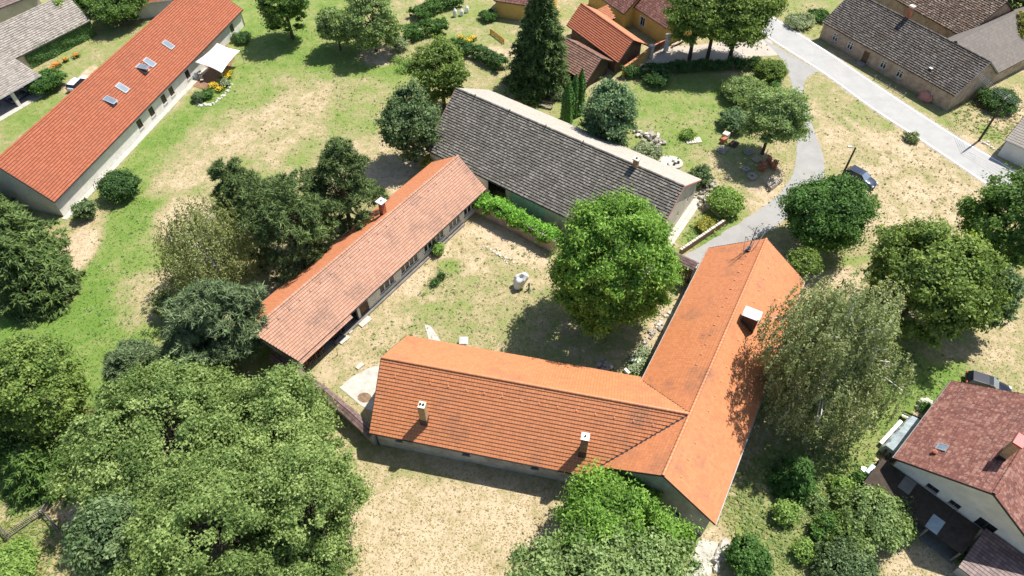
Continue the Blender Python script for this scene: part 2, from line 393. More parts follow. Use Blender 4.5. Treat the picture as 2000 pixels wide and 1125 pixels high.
# ------------------------------------------------------------------ ground
# patches of lush (1) or parched (0) turf: photo centre, half-sizes, tilt, value, strength
LUSH = [
    (300, 300, 900, 500, 0, 0.50, 1.0), (1500, 300, 800, 500, 0, 0.42, 1.0), (1000, 1000, 900, 320, 0, 0.34, 1.0),
    (620, 190, 260, 130, 12, 0.52, 1.0), (560, 90, 120, 50, 10, 0.86, 0.9), (700, 130, 130, 45, 10, 0.84, 0.9), (500, 45, 70, 60, 0, 0.8, .9),
    (640, 190, 110, 34, -8, 0.40, 0.7), (560, 235, 120, 50, -30, 0.26, 0.8), (440, 290, 150, 34, -36, 0.26, 0.8), (720, 235, 90, 55, 10, 0.62, 0.9),
    (480, 170, 60, 40, 0, .75, .8), (740, 190, 90, 40, 20, 0.55, 0.8),
    (330, 260, 170, 26, -44, 0.88, 0.95), (440, 160, 50, 60, 0, 0.8, 0.8), (250, 430, 150, 40, -50, 0.92, 1.0), (160, 620, 200, 95, -12, 0.98, 1.0),
    (200, 740, 110, 90, 0, 0.9, 1.0), (60, 650, 90, 60, 0, 0.98, 1.0), (280, 540, 110, 60, -60, 0.80, 0.9), (160, 480, 32, 75, 28, 0.10, 1.0), (330, 350, 60, 26, -40, .25, .8),
    (100, 575, 60, 30, -15, 0.15, 0.9), (370, 440, 70, 60, 0, 0.10, 0.9), (255, 590, 40, 60, 0, 0.42, 0.7), (310, 580, 50, 60, 0, .2, .8), (560, 560, 120, 70, -30, .14, .9),
    (690, 320, 120, 40, -25, 0.22, 0.8), (800, 330, 110, 50, 0, 0.16, 0.9), (740, 110, 40, 20, 0, 0.05, 1.0),
    (930, 560, 230, 170, 0, 0.40, 1.0), (900, 480, 60, 60, -40, 0.12, 0.9), (880, 520, 30, 14, 0, .85, .8), (980, 620, 120, 60, 0, 0.47, 0.8), (740, 650, 90, 60, -30, 0.28, 0.9),
    (1000, 480, 90, 26, 28, 0.04, 1.0), (860, 620, 60, 30, -20, 0.60, 0.7), (1100, 660, 120, 60, 0, 0.5, 0.9), (800, 560, 60, 18, -40, 0.12, .8), (650, 690, 40, 25, 0, .4, .8), (675, 640, 30, 14, -30, .8, .8),
    (880, 1030, 260, 150, 0, 0.14, 1.0), (800, 925, 130, 16, 8, 0.42, 0.8), (960, 1080, 100, 40, 0, 0.22, 0.7), (720, 1040, 40, 90, 0, 0.14, 0.8),
    (1330, 240, 150, 110, 0, 0.66, 1.0), (1330, 190, 120, 50, 0, 0.72, 0.9), (1380, 330, 90, 40, 20, 0.40, 0.9), (1300, 300, 70, 30, 20, .8, .7), (1500, 390, 40, 50, 30, 0.25, 0.9), (1390, 450, 70, 36, -30, 0.85, 0.9),
    (1730, 290, 170, 90, 35, 0.22, 1.0), (1640, 200, 60, 40, 40, 0.50, 0.9), (1700, 230, 70, 22, 35, 0.55, 0.8), (1830, 360, 140, 80, 35, 0.16, 1.0), (1740, 400, 140, 60, 20, 0.2, 1.0), (1690, 300, 40, 14, 40, .5, .7), (1780, 330, 60, 14, 36, .45, .7), (1860, 330, 50, 12, 36, .4, .7),
    (1660, 490, 100, 26, -12, 0.45, 0.9), (1640, 515, 110, 10, -10, 0.75, 0.6), (1700, 540, 80, 26, 0, 0.16, 0.8), (1620, 560, 70, 26, 0, .12, .8),
    (1790, 760, 110, 90, -45, 0.92, 1.0), (1720, 850, 90, 50, -50, 0.82, 1.0), (1810, 680, 90, 40, -10, 0.62, 0.8), (1920, 660, 120, 50, 0, 0.25, 0.9), (1850, 640, 60, 30, 0, 0.35, 0.8),
    (1560, 980, 150, 120, -50, 0.55, 1.0), (1650, 920, 40, 140, 38, 0.70, 0.7), (1480, 960, 70, 60, 0, 0.45, 0.8), (1540, 1060, 60, 100, 30, .5, .8), (1820, 1100, 90, 40, 0, 0.14, 0.95), (1830, 1000, 120, 60, 40, 0.6, 0.9),
    (1700, 60, 120, 40, 30, 0.60, 0.8), (1570, 50, 60, 40, 30, 0.55, 0.9), (1760, 170, 150, 22, 32, 0.50, 0.9), (1900, 230, 120, 40, 30, 0.42, 0.9), (1960, 210, 50, 40, 0, 0.1, .8), (1935, 262, 30, 14, 30, .75, .8),
    (900, 60, 110, 60, 0, 0.58, 1.0), (950, 105, 40, 16, 0, .1, .9), (130, 130, 130, 60, -30, 0.55, 1.0), (60, 220, 70, 30, -30, 0.75, 0.9), (150, 170, 30, 14, 0, 0.1, .8), (600, 10, 120, 40, 0, .8, .8), (1080, 200, 90, 40, 30, 0.6, 0.9),
    (40, 1060, 120, 70, 0, 0.45, 1.0), (110, 1080, 50, 40, 0, 0.22, 0.8), (20, 920, 60, 60, 0, 0.85, 0.9), (150, 1010, 60, 40, 0, 0.15, 0.8),
]
BARE = [   # trodden earth, sand, gravel
    (740, 105, 34, 18, 0, 0.9), (985, 472, 34, 18, 30, 0.6), (150, 490, 26, 60, 28, 0.6), (100, 580, 50, 18, -20, 0.5), (780, 555, 70, 12, -41, 0.55), (690, 705, 60, 14, 40, 0.5),
    (1500, 380, 60, 18, 25, 0.6), (1700, 265, 120, 8, 36, 0.5), (1660, 545, 70, 12, -5, 0.5), (1900, 285, 40, 16, 32, 0.8), (1390, 1060, 30, 40, 20, 0.7), (1735, 900, 40, 26, -40, 0.8), (1800, 810, 22, 20, 0, 0.7),
    (1290, 640, 30, 70, 28, 0.6), (1040, 560, 30, 20, 0, 0.4), (330, 560, 30, 50, 0, 0.5), (860, 370, 60, 20, -30, 0.4), (120, 1010, 40, 20, 0, .5), (1060, 120, 90, 40, 20, .5), (170, 145, 30, 10, -45, .7), (640, 730, 30, 30, 0, .5), (1560, 985, 12, 90, 35, 0.35),
]
def blob(px, py, b):
    x, y, rx, ry, rot = b[:5]
    a = R(rot); dx, dy = px - x, py - y
    u, v = dx * math.cos(a) + dy * math.sin(a), -dx * math.sin(a) + dy * math.cos(a)
    d = np.sqrt((u / rx) ** 2 + (v / ry) ** 2)
    t = np.clip((1.25 - d) / 0.6, 0, 1)
    return t * t * (3 - 2 * t)
def turf(X, Y):
    px, py = PXL(X, np.maximum(Y, -20.0))
    g = np.full_like(X, 0.42)
    for b in LUSH: g = g + (b[5] - g) * b[6] * blob(px, py, b)
    s = np.zeros_like(X)
    for b in BARE: s = np.maximum(s, b[5] * blob(px, py, b))
    return g, s
def build_ground():
    xs = np.concatenate([[-4000, -1500, -500, -250, -170, -140], np.arange(-118, 118.1, 0.8), [140, 170, 250, 500, 1500, 4000]])
    ys = np.concatenate([[-4000, -1000, -300, -100, -30, 0, 10], np.arange(14, 142.1, 0.8), [160, 200, 300, 600, 1500, 4000]])
    X, Y = np.meshgrid(xs, ys)
    g, s = turf(X.ravel(), Y.ravel())
    rr = np.random.default_rng(5)
    Z = rr.normal(0, 0.008, X.size)
    V = np.stack([X.ravel(), Y.ravel(), Z], 1)
    nx, ny = len(xs), len(ys)
    i = np.arange(nx * ny).reshape(ny, nx)
    F = np.stack([i[:-1, :-1], i[:-1, 1:], i[1:, 1:], i[1:, :-1]], -1).reshape(-1, 4)
    b = NB('turf')
    ga, sa = b.attr('green'), b.attr('soil')
    n1, n2, n3 = b.noise(0.22, 8, 0.72), b.noise(1.1, 8, 0.78, None, 2), b.noise(5.0, 5, 0.8, None, 7)
    k = b.math('ADD', ga, b.math('MULTIPLY', b.math('SUBTRACT', n1, 0.5), 1.35))
    k = b.math('ADD', k, b.math('MULTIPLY', b.math('SUBTRACT', n2, 0.5), 1.3))
    k = b.math('ADD', k, b.math('MULTIPLY', b.math('SUBTRACT', n3, 0.5), 0.6))
    col = b.ramp(k, [(0.0, (0.56, 0.455, 0.31)), (0.16, (0.50, 0.40, 0.265)), (0.30, (0.42, 0.345, 0.20)), (0.47, (0.315, 0.295, 0.145)), (0.68, (0.235, 0.285, 0.088)), (1.0, (0.14, 0.235, 0.045))])
    n4 = b.noise(2.6, 4, 0.75, None, 11)
    col = b.mix(b.ramp(n4, [(0.30, 0.35), (0.50, 0.0)]), col, b.mix(1.0, col, (0.62, 0.60, 0.55), 'MULTIPLY'))
    n5 = b.noise(3.4, 3, 0.7, None, 21)
    col = b.mix(b.ramp(n5, [(0.58, 0.0), (0.72, 0.5)]), col, b.mix(1.0, col, (1.32, 1.28, 1.15), 'MULTIPLY'))
    so = b.ramp(b.noise(1.7, 5, 0.7, None, 15), [(0.35, (0.40, 0.30, 0.19)), (0.65, (0.60, 0.49, 0.345))])
    sk = b.ramp(b.math('ADD', sa, b.math('MULTIPLY', b.math('SUBTRACT', n2, 0.5), 0.9)), [(0.35, 0.0), (0.6, 0.9)])
    col = b.mix(sk, col, so)
    h = b.math('ADD', b.math('MULTIPLY', b.noise(5.0, 4, 0.75, None, 31), 1.0), b.math('MULTIPLY', n2, 0.6))
    b.bump(h, 0.7, 0.18)
    b.done(col, 0.95, 0.0, 0.1)
    o = np_mesh('ground', V, F, M('turf'), None, smooth=True, attrs={'green': ('POINT', g), 'soil': ('POINT', s)})
    tag(o, kind='structure')
build_ground()

def asphalt(name, col, seed):
    b = NB(name)
    c = b.ramp(b.noise(0.5, 5, 0.6, None, seed), [(0.3, tuple(x * 0.90 for x in col)), (0.7, tuple(x * 1.07 for x in col))])
    c = b.mix(b.ramp(b.noise(14, 3, 0.7, None, seed), [(0.3, 0.25), (0.6, 0.0)]), c, tuple(x * 0.7 for x in col))
    c = b.mix(b.ramp(b.noise(0.15, 6, 0.75, None, seed + 9), [(0.55, 0.0), (0.62, 0.22)]), c, tuple(x * 0.75 for x in col))
    vo = b.n('ShaderNodeTexVoronoi'); vo.feature = 'DISTANCE_TO_EDGE'; vo.inputs['Scale'].default_value = 0.16
    wv = b.n('ShaderNodeVectorMath'); wv.operation = 'ADD'; nz = b.n('ShaderNodeTexNoise'); nz.inputs['Scale'].default_value = 0.8; b.l(b.coord(), nz.inputs[0])
    b.l(b.coord(), wv.inputs[0]); b.l(nz.outputs['Color'], wv.inputs[1]); b.l(wv.outputs[0], vo.inputs['Vector'])
    c = b.mix(b.ramp(vo.outputs['Distance'], [(0.0, 0.16), (0.02, 0.0)]), c, tuple(x * 0.6 for x in col))
    c = b.mix(b.ramp(b.noise(0.4, 4, 0.7, (1, 1, 1), seed + 20), [(0.60, 0.0), (0.62, 0.25)]), c, tuple(x * 0.72 for x in col))
    b.bump(b.noise(30, 2), 0.2, 0.01); b.done(c, 0.85)
asphalt('asphalt_pale', (0.39, 0.385, 0.375), 1.0)
asphalt('asphalt_lane', (0.33, 0.322, 0.31), 6.0)
asphalt('paving_pale', (0.46, 0.41, 0.35), 9.0)

simple('gravel', (0.40, 0.345, 0.265), 0.95, var=0.3, scale=3.0, bump=0.6)
def resample(pts, n):
    pts = [Vector(p) for p in pts]
    # smooth (catmull-rom) then even spacing
    dense = []
    for i in range(len(pts) - 1):
        p0, p1, p2, p3 = pts[max(i - 1, 0)], pts[i], pts[i + 1], pts[min(i + 2, len(pts) - 1)]
        for k in range(12):
            t = k / 12
            dense.append(0.5 * ((2 * p1) + (p2 - p0) * t + (2 * p0 - 5 * p1 + 4 * p2 - p3) * t * t + (3 * p1 - p0 - 3 * p2 + p3) * t ** 3))
    dense.append(pts[-1])
    L = [0]
    for a, b in zip(dense, dense[1:]): L.append(L[-1] + (b - a).length)
    out = []; j = 0
    for i in range(n):
        s_ = L[-1] * i / (n - 1)
        while j < len(L) - 2 and L[j + 1] < s_: j += 1
        t = (s_ - L[j]) / max(1e-6, L[j + 1] - L[j])
        out.append(dense[j].lerp(dense[j + 1], t))
    return out
def strip(name, lpx, rpx, z, mat, n=60, jit=0.06, seed=1, parent=None, thick=0.0):
    rn = random.Random(seed)
    a = resample([G(*p) for p in lpx], n); b = resample([G(*p) for p in rpx], n)
    mb = MB(); vs = []; fs = []
    for p, q in zip(a, b):
        d = (q - p).normalized()
        p = p - d * rn.uniform(-jit, jit); q = q + d * rn.uniform(-jit, jit)
        vs += [(p.x, p.y, z), (p.lerp(q, .5).x, p.lerp(q, .5).y, z + 0.008), (q.x, q.y, z), (p.x - d.x * .05, p.y - d.y * .05, -0.06), (q.x + d.x * .05, q.y + d.y * .05, -0.06)]
    for i in range(n - 1):
        k = i * 5
        fs += [(k, k + 1, k + 6, k + 5), (k + 1, k + 2, k + 7, k + 6), (k + 3, k, k + 5, k + 8), (k + 2, k + 4, k + 9, k + 7)]
    mb.add(vs, fs)
    return mb.build(name, mat, parent)
ROAD_U = [(1435, -45), (1470, 5), (1508, 32), (1599.5, 89.6), (1719, 170), (1853, 257.5), (1961.5, 321), (2080, 398)]
ROAD_L = [(1405, -5), (1452, 40), (1515.5, 84), (1609, 144), (1704, 213), (1801, 276), (1931.6, 364), (2050, 444)]
road = strip('road', ROAD_U, ROAD_L, 0.035, M('asphalt_pale'), 120, 0.10)
tag(road, kind='structure')
lane = strip('lane', [(1480, 70), (1520, 108), (1542, 150), (1552, 200), (1557, 260), (1552, 325), (1540, 355), (1515, 385), (1468, 420), (1420, 450), (1345, 495), (1325, 506)],
             [(1600, 139), (1577, 152), (1569, 175), (1576, 210), (1592, 260), (1609, 310), (1608, 350), (1590, 392), (1540, 425), (1500, 452), (1440, 492), (1400, 530)], 0.026, M('asphalt_lane'), 120, 0.14, 3)
tag(lane, kind='structure')
pave = strip('pavement', [(1215, 128), (1250, 108), (1300, 92), (1360, 88), (1440, 78), (1500, 66)], [(1225, 150), (1280, 128), (1340, 120), (1400, 119), (1460, 112), (1520, 108)], 0.018, M('paving_pale'), 60, 0.1, 4)
tag(pave, kind='structure')
def edge_line(pts, off, w=0.22):
    a = resample([G(*p) for p in pts], 150); vs = []; fs = []
    rn = random.Random(3)
    for i, p in enumerate(a):
        d = (a[min(i + 1, 149)] - a[max(i - 1, 0)]).normalized(); nrm = Vector((-d.y, d.x, 0))
        c = p + nrm * off; j = rn.uniform(-0.02, 0.02)
        vs += [(*(c + nrm * (w / 2 + j)).xy, 0.047), (*(c - nrm * (w / 2 - j)).xy, 0.047)]
    for i in range(149): fs.append((2 * i, 2 * i + 1, 2 * i + 3, 2 * i + 2))
    return MB().add(vs, fs).build('edge_line', M('line_paint'), road)
for lp_, off_ in ((ROAD_U, .35), (ROAD_L, -.35)):
    a_ = resample([G(*p) for p in lp_], 160); vs = []; fs = []; rn_ = random.Random(int(off_ * 10) + 9)
    for i, p in enumerate(a_):
        d_ = (a_[min(i + 1, 159)] - a_[max(i - 1, 0)]).normalized(); nr_ = Vector((-d_.y, d_.x, 0)) * (1 if off_ > 0 else -1)
        w_ = .35 + .45 * rn_.random() ** 2
        vs += [(*(p + nr_ * w_).xy, -.02), (*(p + nr_ * w_ * .5).xy, .022), (*(p - nr_ * .25).xy, .03)]
    for i in range(159): fs += [(3 * i, 3 * i + 1, 3 * i + 4, 3 * i + 3), (3 * i + 1, 3 * i + 2, 3 * i + 5, 3 * i + 4)]
    tag(MB().add(vs, fs).build('road_shoulder', M('gravel')), kind='structure')
edge_line(ROAD_U, -0.22)
edge_line(ROAD_L, 0.22)

# ------------------------------------------------------------------ roofs and houses
def tiles(name, poly, ev, mat, parent, course=0.36, tw=0.30, lift=0.034, seed=0, prof=None, jz=0.004, ju=0.0, stagger=False, gap=.007, joint=.12):
    """lay tiles on the plane polygon poly (3d); ev = direction along the eave"""
    rng = np.random.default_rng(seed)
    P = [Vector(p) for p in poly]
    u = Vector(ev).normalized()
    nrm = Vector((0, 0, 0))
    for i in range(1, len(P) - 1): nrm += (P[i] - P[0]).cross(P[i + 1] - P[0])
    nrm.normalize()
    if nrm.z < 0: nrm = -nrm
    u = (u - nrm * u.dot(nrm)).normalized()
    v = nrm.cross(u)
    if v.z < 0: v = -v
    o = P[0]
    q = [((p - o).dot(u), (p - o).dot(v)) for p in P]
    v0, v1 = min(a[1] for a in q), max(a[1] for a in q)
    u0 = min(a[0] for a in q)
    rows = max(1, int(round((v1 - v0) / course))); ch = (v1 - v0) / rows
    def span(vv):
        xs = []
        for i in range(len(q)):
            (xa, ya), (xb, yb) = q[i], q[(i + 1) % len(q)]
            if (ya <= vv < yb) or (yb <= vv < ya):
                xs.append(xa + (xb - xa) * (vv - ya) / (yb - ya))
        return (min(xs), max(xs)) if len(xs) >= 2 else None
    A, B, Vb, Rn = [], [], [], []
    for r_ in range(rows):
        sp = span(v0 + (r_ + 0.5) * ch)
        if not sp: continue
        off = (tw / 2 if (stagger and r_ % 2) else 0.0)
        k0 = math.floor((sp[0] - u0 - off) / tw); k1 = math.ceil((sp[1] - u0 - off) / tw)
        ks = np.arange(k0, k1)
        a = np.clip(u0 + off + ks * tw, sp[0], sp[1]); b_ = np.clip(u0 + off + (ks + 1) * tw, sp[0], sp[1])
        ok = (b_ - a) > 0.03
        A.append(a[ok]); B.append(b_[ok]); Vb.append(np.full(ok.sum(), v0 + r_ * ch))
    A, B, Vb = map(np.concatenate, (A, B, Vb))
    n = len(A)
    rnd = rng.random(n)
    jb = rng.normal(0, jz, n); jt = rng.normal(0, jz * 0.5, n); jv = rng.normal(0, ju, n); jr = rng.normal(0, jz * .6, n)
    on, un, vn, nn = (np.array(t) for t in (o, u, v, nrm))
    g_ = np.minimum(gap, (B - A) * .2)
    pts = np.zeros((n, 3, 2, 3))
    for i, uu in enumerate((A + g_, B - g_)):
        sg = (-1, 1)[i]
        for lvl, (vv, hh) in enumerate(((Vb + jv, np.full(n, max(-.01, lift - .026))), (Vb + jv, lift + jb + sg * jr), (Vb + ch * (1 - joint), 0.014 + jt + sg * jr * .3))):
            pts[:, lvl, i] = on + uu[:, None] * un + vv[:, None] * vn + hh[:, None] * nn
    V = pts.reshape(-1, 3)
    base = np.arange(n)[:, None] * 6
    F = np.stack([base + np.array([[2 * k, 2 * k + 1, 2 * k + 3, 2 * k + 2]]) for k in range(2)], 1).reshape(-1, 4)
    if (un[0] * vn[1] - un[1] * vn[0]) < 0: F = F[:, ::-1]
    ob = np_mesh(name, V, F, mat, parent, {'rnd': ('FACE', np.repeat(rnd, 2))})
    ob['kind'] = 'stuff'
    return ob

def caps(name, a, b, mat, parent, step=0.42, r_=0.16, seed=0):
    """row of half-round ridge or hip tiles from a to b"""
    rng = np.random.default_rng(seed)
    a, b = Vector(a), Vector(b); L = (b - a).length; d = (b - a).normalized()
    s_ = d.cross(Vector((0, 0, 1))).normalized(); up = s_.cross(d)
    n = max(1, int(L / step)); Vv = []; F = []; rn = []
    seg = 5
    for i in range(n):
        t0, t1 = i / n, (i + 1.06) / n
        base = len(Vv)
        for t, rr in ((t0, r_ * 1.1), (t1, r_ * 0.92)):
            c = a.lerp(b, min(t, 1.0))
            for k in range(seg + 1):
                an = math.pi * k / seg
                Vv.append(c + s_ * (math.cos(an) * rr) + up * (math.sin(an) * rr * 0.8 - 0.03))
        for k in range(seg):
            F.append((base + k, base + k + 1, base + seg + 2 + k, base + seg + 1 + k))
        rn += [rng.random()] * seg
    o = np_mesh(name, np.array([tuple(p) for p in Vv]), np.array(F), mat, parent, {'rnd': ('FACE', rn)})
    o['kind'] = 'stuff'
    return o

def wall_face(mb, A, B, z0, z1, ops=(), depth=0.18, top=None):
    """vertical wall from A to B (outside to the right of A->B) with recessed openings (u0,u1,za,zb)"""
    A, B = V2(A), V2(B); L = (B - A).length; u = (B - A) / L; n = Vector((u.y, -u.x, 0))
    us = sorted({0.0, L, *[o[0] for o in ops], *[o[1] for o in ops]}); zs = sorted({z0, z1, *[o[2] for o in ops], *[o[3] for o in ops]})
    pt = lambda a, z, d=0.0: A + u * a - n * d + Vector((0, 0, z))
    for i in range(len(us) - 1):
        for j in range(len(zs) - 1):
            cu, cz = (us[i] + us[i + 1]) / 2, (zs[j] + zs[j + 1]) / 2
            if any(o[0] < cu < o[1] and o[2] < cz < o[3] for o in ops): continue
            mb.quad(pt(us[i], zs[j]), pt(us[i + 1], zs[j]), pt(us[i + 1], zs[j + 1]), pt(us[i], zs[j + 1]))
    for (a, b, za, zb) in [o[:4] for o in ops]:
        mb.quad(pt(a, za), pt(b, za), pt(b, za, depth), pt(a, za, depth))
        mb.quad(pt(a, zb, depth), pt(b, zb, depth), pt(b, zb), pt(a, zb))
        mb.quad(pt(a, za), pt(a, za, depth), pt(a, zb, depth), pt(a, zb))
        mb.quad(pt(b, za, depth), pt(b, za), pt(b, zb), pt(b, zb, depth))

def window(parent, A, B, op, nx=2, ny=2, depth=0.14, frame='frame_white', glass='glass_dark', bar=0.06, sill=True, surround=None, name='window'):
    """framed window set into the opening op=(u0,u1,za,zb) of wall A->B"""
    A, B = V2(A), V2(B); u = (B - A).normalized(); n = Vector((u.y, -u.x, 0))
    a, b, za, zb = op[:4]
    pt = lambda s_, z, d: A + u * s_ - n * d + Vector((0, 0, z))
    mb = MB(); t = 0.05
    def bx(s0, s1, q0, q1, d0, d1):
        c = pt((s0 + s1) / 2, (q0 + q1) / 2, (d0 + d1) / 2)
        mb.obox(c, u * (s1 - s0) / 2, n * (d1 - d0) / 2, Vector((0, 0, (q1 - q0) / 2)))
    d0, d1 = depth - 0.05, depth + 0.02
    bx(a, a + bar, za, zb, d0, d1); bx(b - bar, b, za, zb, d0, d1)
    bx(a + bar, b - bar, za, za + bar, d0, d1); bx(a + bar, b - bar, zb - bar, zb, d0, d1)
    for i in range(1, nx):
        c = a + (b - a) * i / nx; bx(c - bar / 2, c + bar / 2, za + bar, zb - bar, d0 + 0.005, d1)
    for j in range(1, ny):
        z = zb - (zb - za) * (0.33 if ny == 2 else j / ny); bx(a + bar, b - bar, z - bar * .4, z + bar * .4, d0 + 0.012, d1)
    w_ = mb.build(name, M(frame), parent)
    mb = MB(); mb.quad(pt(a, za, depth), pt(b, za, depth), pt(b, zb, depth), pt(a, zb, depth))
    mb.build('pane', M(glass), w_)
    if sill:
        mb = MB(); bx_ = pt((a + b) / 2, za - 0.03, -0.05)
        mb.obox(bx_, u * ((b - a) / 2 + 0.06), n * 0.09, Vector((0, 0, 0.03)))
        mb.build('sill', M('concrete' if not surround else surround), w_)
    if surround:
        mb = MB(); e = 0.16
        for s0, s1, q0, q1 in ((a - e, a, za, zb), (b, b + e, za, zb), (a - e, b + e, zb, zb + e)):
            c = pt((s0 + s1) / 2, (q0 + q1) / 2, -0.012); mb.obox(c, u * (s1 - s0) / 2, n * 0.02, Vector((0, 0, (q1 - q0) / 2)))
        mb.build('surround', M(surround), w_)
    return w_

def door(parent, A, B, op, mat='wood_dark', depth=0.14, planks=4, name='door', handle=True):
    A, B = V2(A), V2(B); u = (B - A).normalized(); n = Vector((u.y, -u.x, 0))
    a, b, za, zb = op[:4]; pt = lambda s_, z, d: A + u * s_ - n * d + Vector((0, 0, z))
    mb = MB()
    w_ = (b - a) / planks
    for i in range(planks):
        mb.obox(pt(a + w_ * (i + .5), (za + zb) / 2, depth), u * (w_ / 2 - 0.012), n * 0.03, Vector((0, 0, (zb - za) / 2 - 0.01)))
    d_ = mb.build(name, M(mat), parent)
    if handle:
        mb = MB(); mb.obox(pt(b - 0.14, za + 1.0, depth - 0.06), u * 0.06, n * 0.03, Vector((0, 0, 0.02))); mb.build('handle', M('metal_zinc'), d_)
    return d_

class House: pass
def gable(name, label, cat, R0, R1, zr, hwl, hwr, zel, zer, wall='plaster_white', roof='tile_orange', ov=0.45, ovg=0.25, course=0.36, tw=0.30,
          ops=None, seed=1, base=0.0, verge='wood_dark', tkw=None, cap=True, group=None, gutter=('L', 'R'), floor=None, roof2=None, sk=(0, 0, 0, 0)):
    """gabled building. R0->R1 ridge line (plan); L side is to the left of R0->R1.
    ops: dict side -> openings (u0,u1,za,zb); sides R,1,L,0 counter-clockwise"""
    h = House(); ops = ops or {}; tkw = tkw or {}
    R0, R1 = V2(R0), V2(R1); u = (R1 - R0).normalized(); n = Vector((-u.y, u.x, 0)); L = (R1 - R0).length
    h.u, h.n, h.L, h.R0, h.R1, h.zr = u, n, L, R0, R1, zr
    Z = lambda p, z: Vector((p.x, p.y, z))
    root = empty(name, Z((R0 + R1) / 2, base), label, cat, group)
    h.root = root
    tl, tr = (zr - zel) / hwl, (zr - zer) / hwr
    h.tl, h.tr, h.hwl, h.hwr = tl, tr, hwl, hwr
    h.h = lambda d: zr - (tl * d if d > 0 else -tr * d)      # roof height at signed distance from the ridge (left +)
    wl, wr = hwl - ov, hwr - ov
    th = 0.14
    zl, zrr = zr - tl * wl - th - 0.03, zr - tr * wr - th - 0.03
    a0, a1 = R0 + u * ovg, R1 - u * ovg
    k0l, k0r, k1l, k1r = (a0 + n * wl + u * sk[0] * wl / hwl, a0 - n * wr + u * sk[1] * wr / hwr, a1 + n * wl + u * sk[2] * wl / hwl, a1 - n * wr + u * sk[3] * wr / hwr)
    c = {'R': (k0r, k1r), '1': (k1r, k1l), 'L': (k1l, k0l), '0': (k0l, k0r)}
    h.c = c
    mb = MB()
    wall_face(mb, *c['R'], base - 0.3, zrr, ops.get('R', ())); wall_face(mb, *c['L'], base - 0.3, zl, ops.get('L', ()))
    zm = min(zl, zrr)
    for k in ('1', '0'):
        wall_face(mb, *c[k], base - 0.3, zm, ops.get(k, ()))
        A, B = c[k]; e = a1 if k == '1' else a0
        za, zb = (zrr, zl) if k == '1' else (zl, zrr)
        mb.quad(Z(A, zm), Z(B, zm), Z(B, zb), Z(e, zr - th - 0.03), Z(A, za))
    h.wall = mb.build('wall', M(wall), root)
    el0, el1 = Z(R0 + n * hwl + u * sk[0], zel), Z(R1 + n * hwl + u * sk[2], zel); er0, er1 = Z(R0 - n * hwr + u * sk[1], zer), Z(R1 - n * hwr + u * sk[3], zer)
    r0, r1 = Z(R0, zr), Z(R1, zr)
    h.el0, h.el1, h.er0, h.er1, h.r0, h.r1 = el0, el1, er0, er1, r0, r1
    mb = MB(); mb.slab([r0, el0, el1, r1][::-1], th); mb.slab([r0, r1, er1, er0][::-1], th)
    h.roof = mb.build('roof', M('roof_felt'), root)
    tiles('left_tiles', [el1, el0, r0, r1], u, M(roof2 or roof), h.roof, course, tw, seed=seed, **tkw)
    tiles('right_tiles', [er0, er1, r1, r0], u, M(roof), h.roof, course, tw, seed=seed + 50, **tkw)
    if cap: caps('ridge_tiles', r0 + Vector((0, 0, .05)), r1 + Vector((0, 0, .05)), M(roof), h.roof, seed=seed)
    for e_, rr, s_ in ((el0, r0, -1), (er0, r0, -1), (el1, r1, 1), (er1, r1, 1)):
        MB().bar(e_ + u * s_ * 0.03 - Vector((0, 0, .06)), rr + u * s_ * 0.03 - Vector((0, 0, .06)), 0.05, 0.20).build('verge_board', M(verge), h.roof)
    for sd_, (p, q, s_) in {'L': (el0, el1, 1), 'R': (er0, er1, -1)}.items():
        if sd_ in gutter:
            mb = MB(); mb.tube([p + n * s_ * .06 - Vector((0, 0, .08)), q + n * s_ * .06 - Vector((0, 0, .08))], 0.075, 6)
            mb.build('gutter', M('metal_dark' if seed % 2 else 'metal_zinc'), h.roof)
    if floor:
        MB().prism([c['R'][0], c['R'][1], c['L'][0], c['L'][1]], -0.05, 0.06).build('floor', M(floor), root)
    return h

def frame(px0, px1, z):
    return G(*px0, z), G(*px1, z)

def chimney(h, pos, size, z0, z1, mat, capmat, rot, capsz=0.08, capt=0.10, hole=1, name='chimney', flue_h=0.12, parent=None):
    mb = MB(); mb.box((pos[0], pos[1], (z0 + z1) / 2), (size[0], size[1], z1 - z0), rot)
    c_ = mb.build(name, M(mat), parent or h.roof)
    mb = MB(); mb.box((pos[0], pos[1], z1 + capt / 2), (size[0] + 2 * capsz, size[1] + 2 * capsz, capt), rot); mb.build('cap', M(capmat), c_)
    for k in range(hole):
        off = (k - (hole - 1) / 2) * 0.3
        mb = MB(); p = Vector((pos[0] + math.cos(rot) * off, pos[1] + math.sin(rot) * off, z1 + capt))
        mb.lathe(p, [(0.11, -0.02), (0.11, flue_h), (0.085, flue_h), (0.085, 0.02)], 10); mb.build('flue', M('metal_dark'), c_)
    mb = MB(); mb.box((pos[0], pos[1], z0 + (z1 - z0) * .16), (size[0] + 0.06, size[1] + 0.06, (z1 - z0) * .30), rot); mb.build('flashing', M('metal_dark'), c_)
    return c_

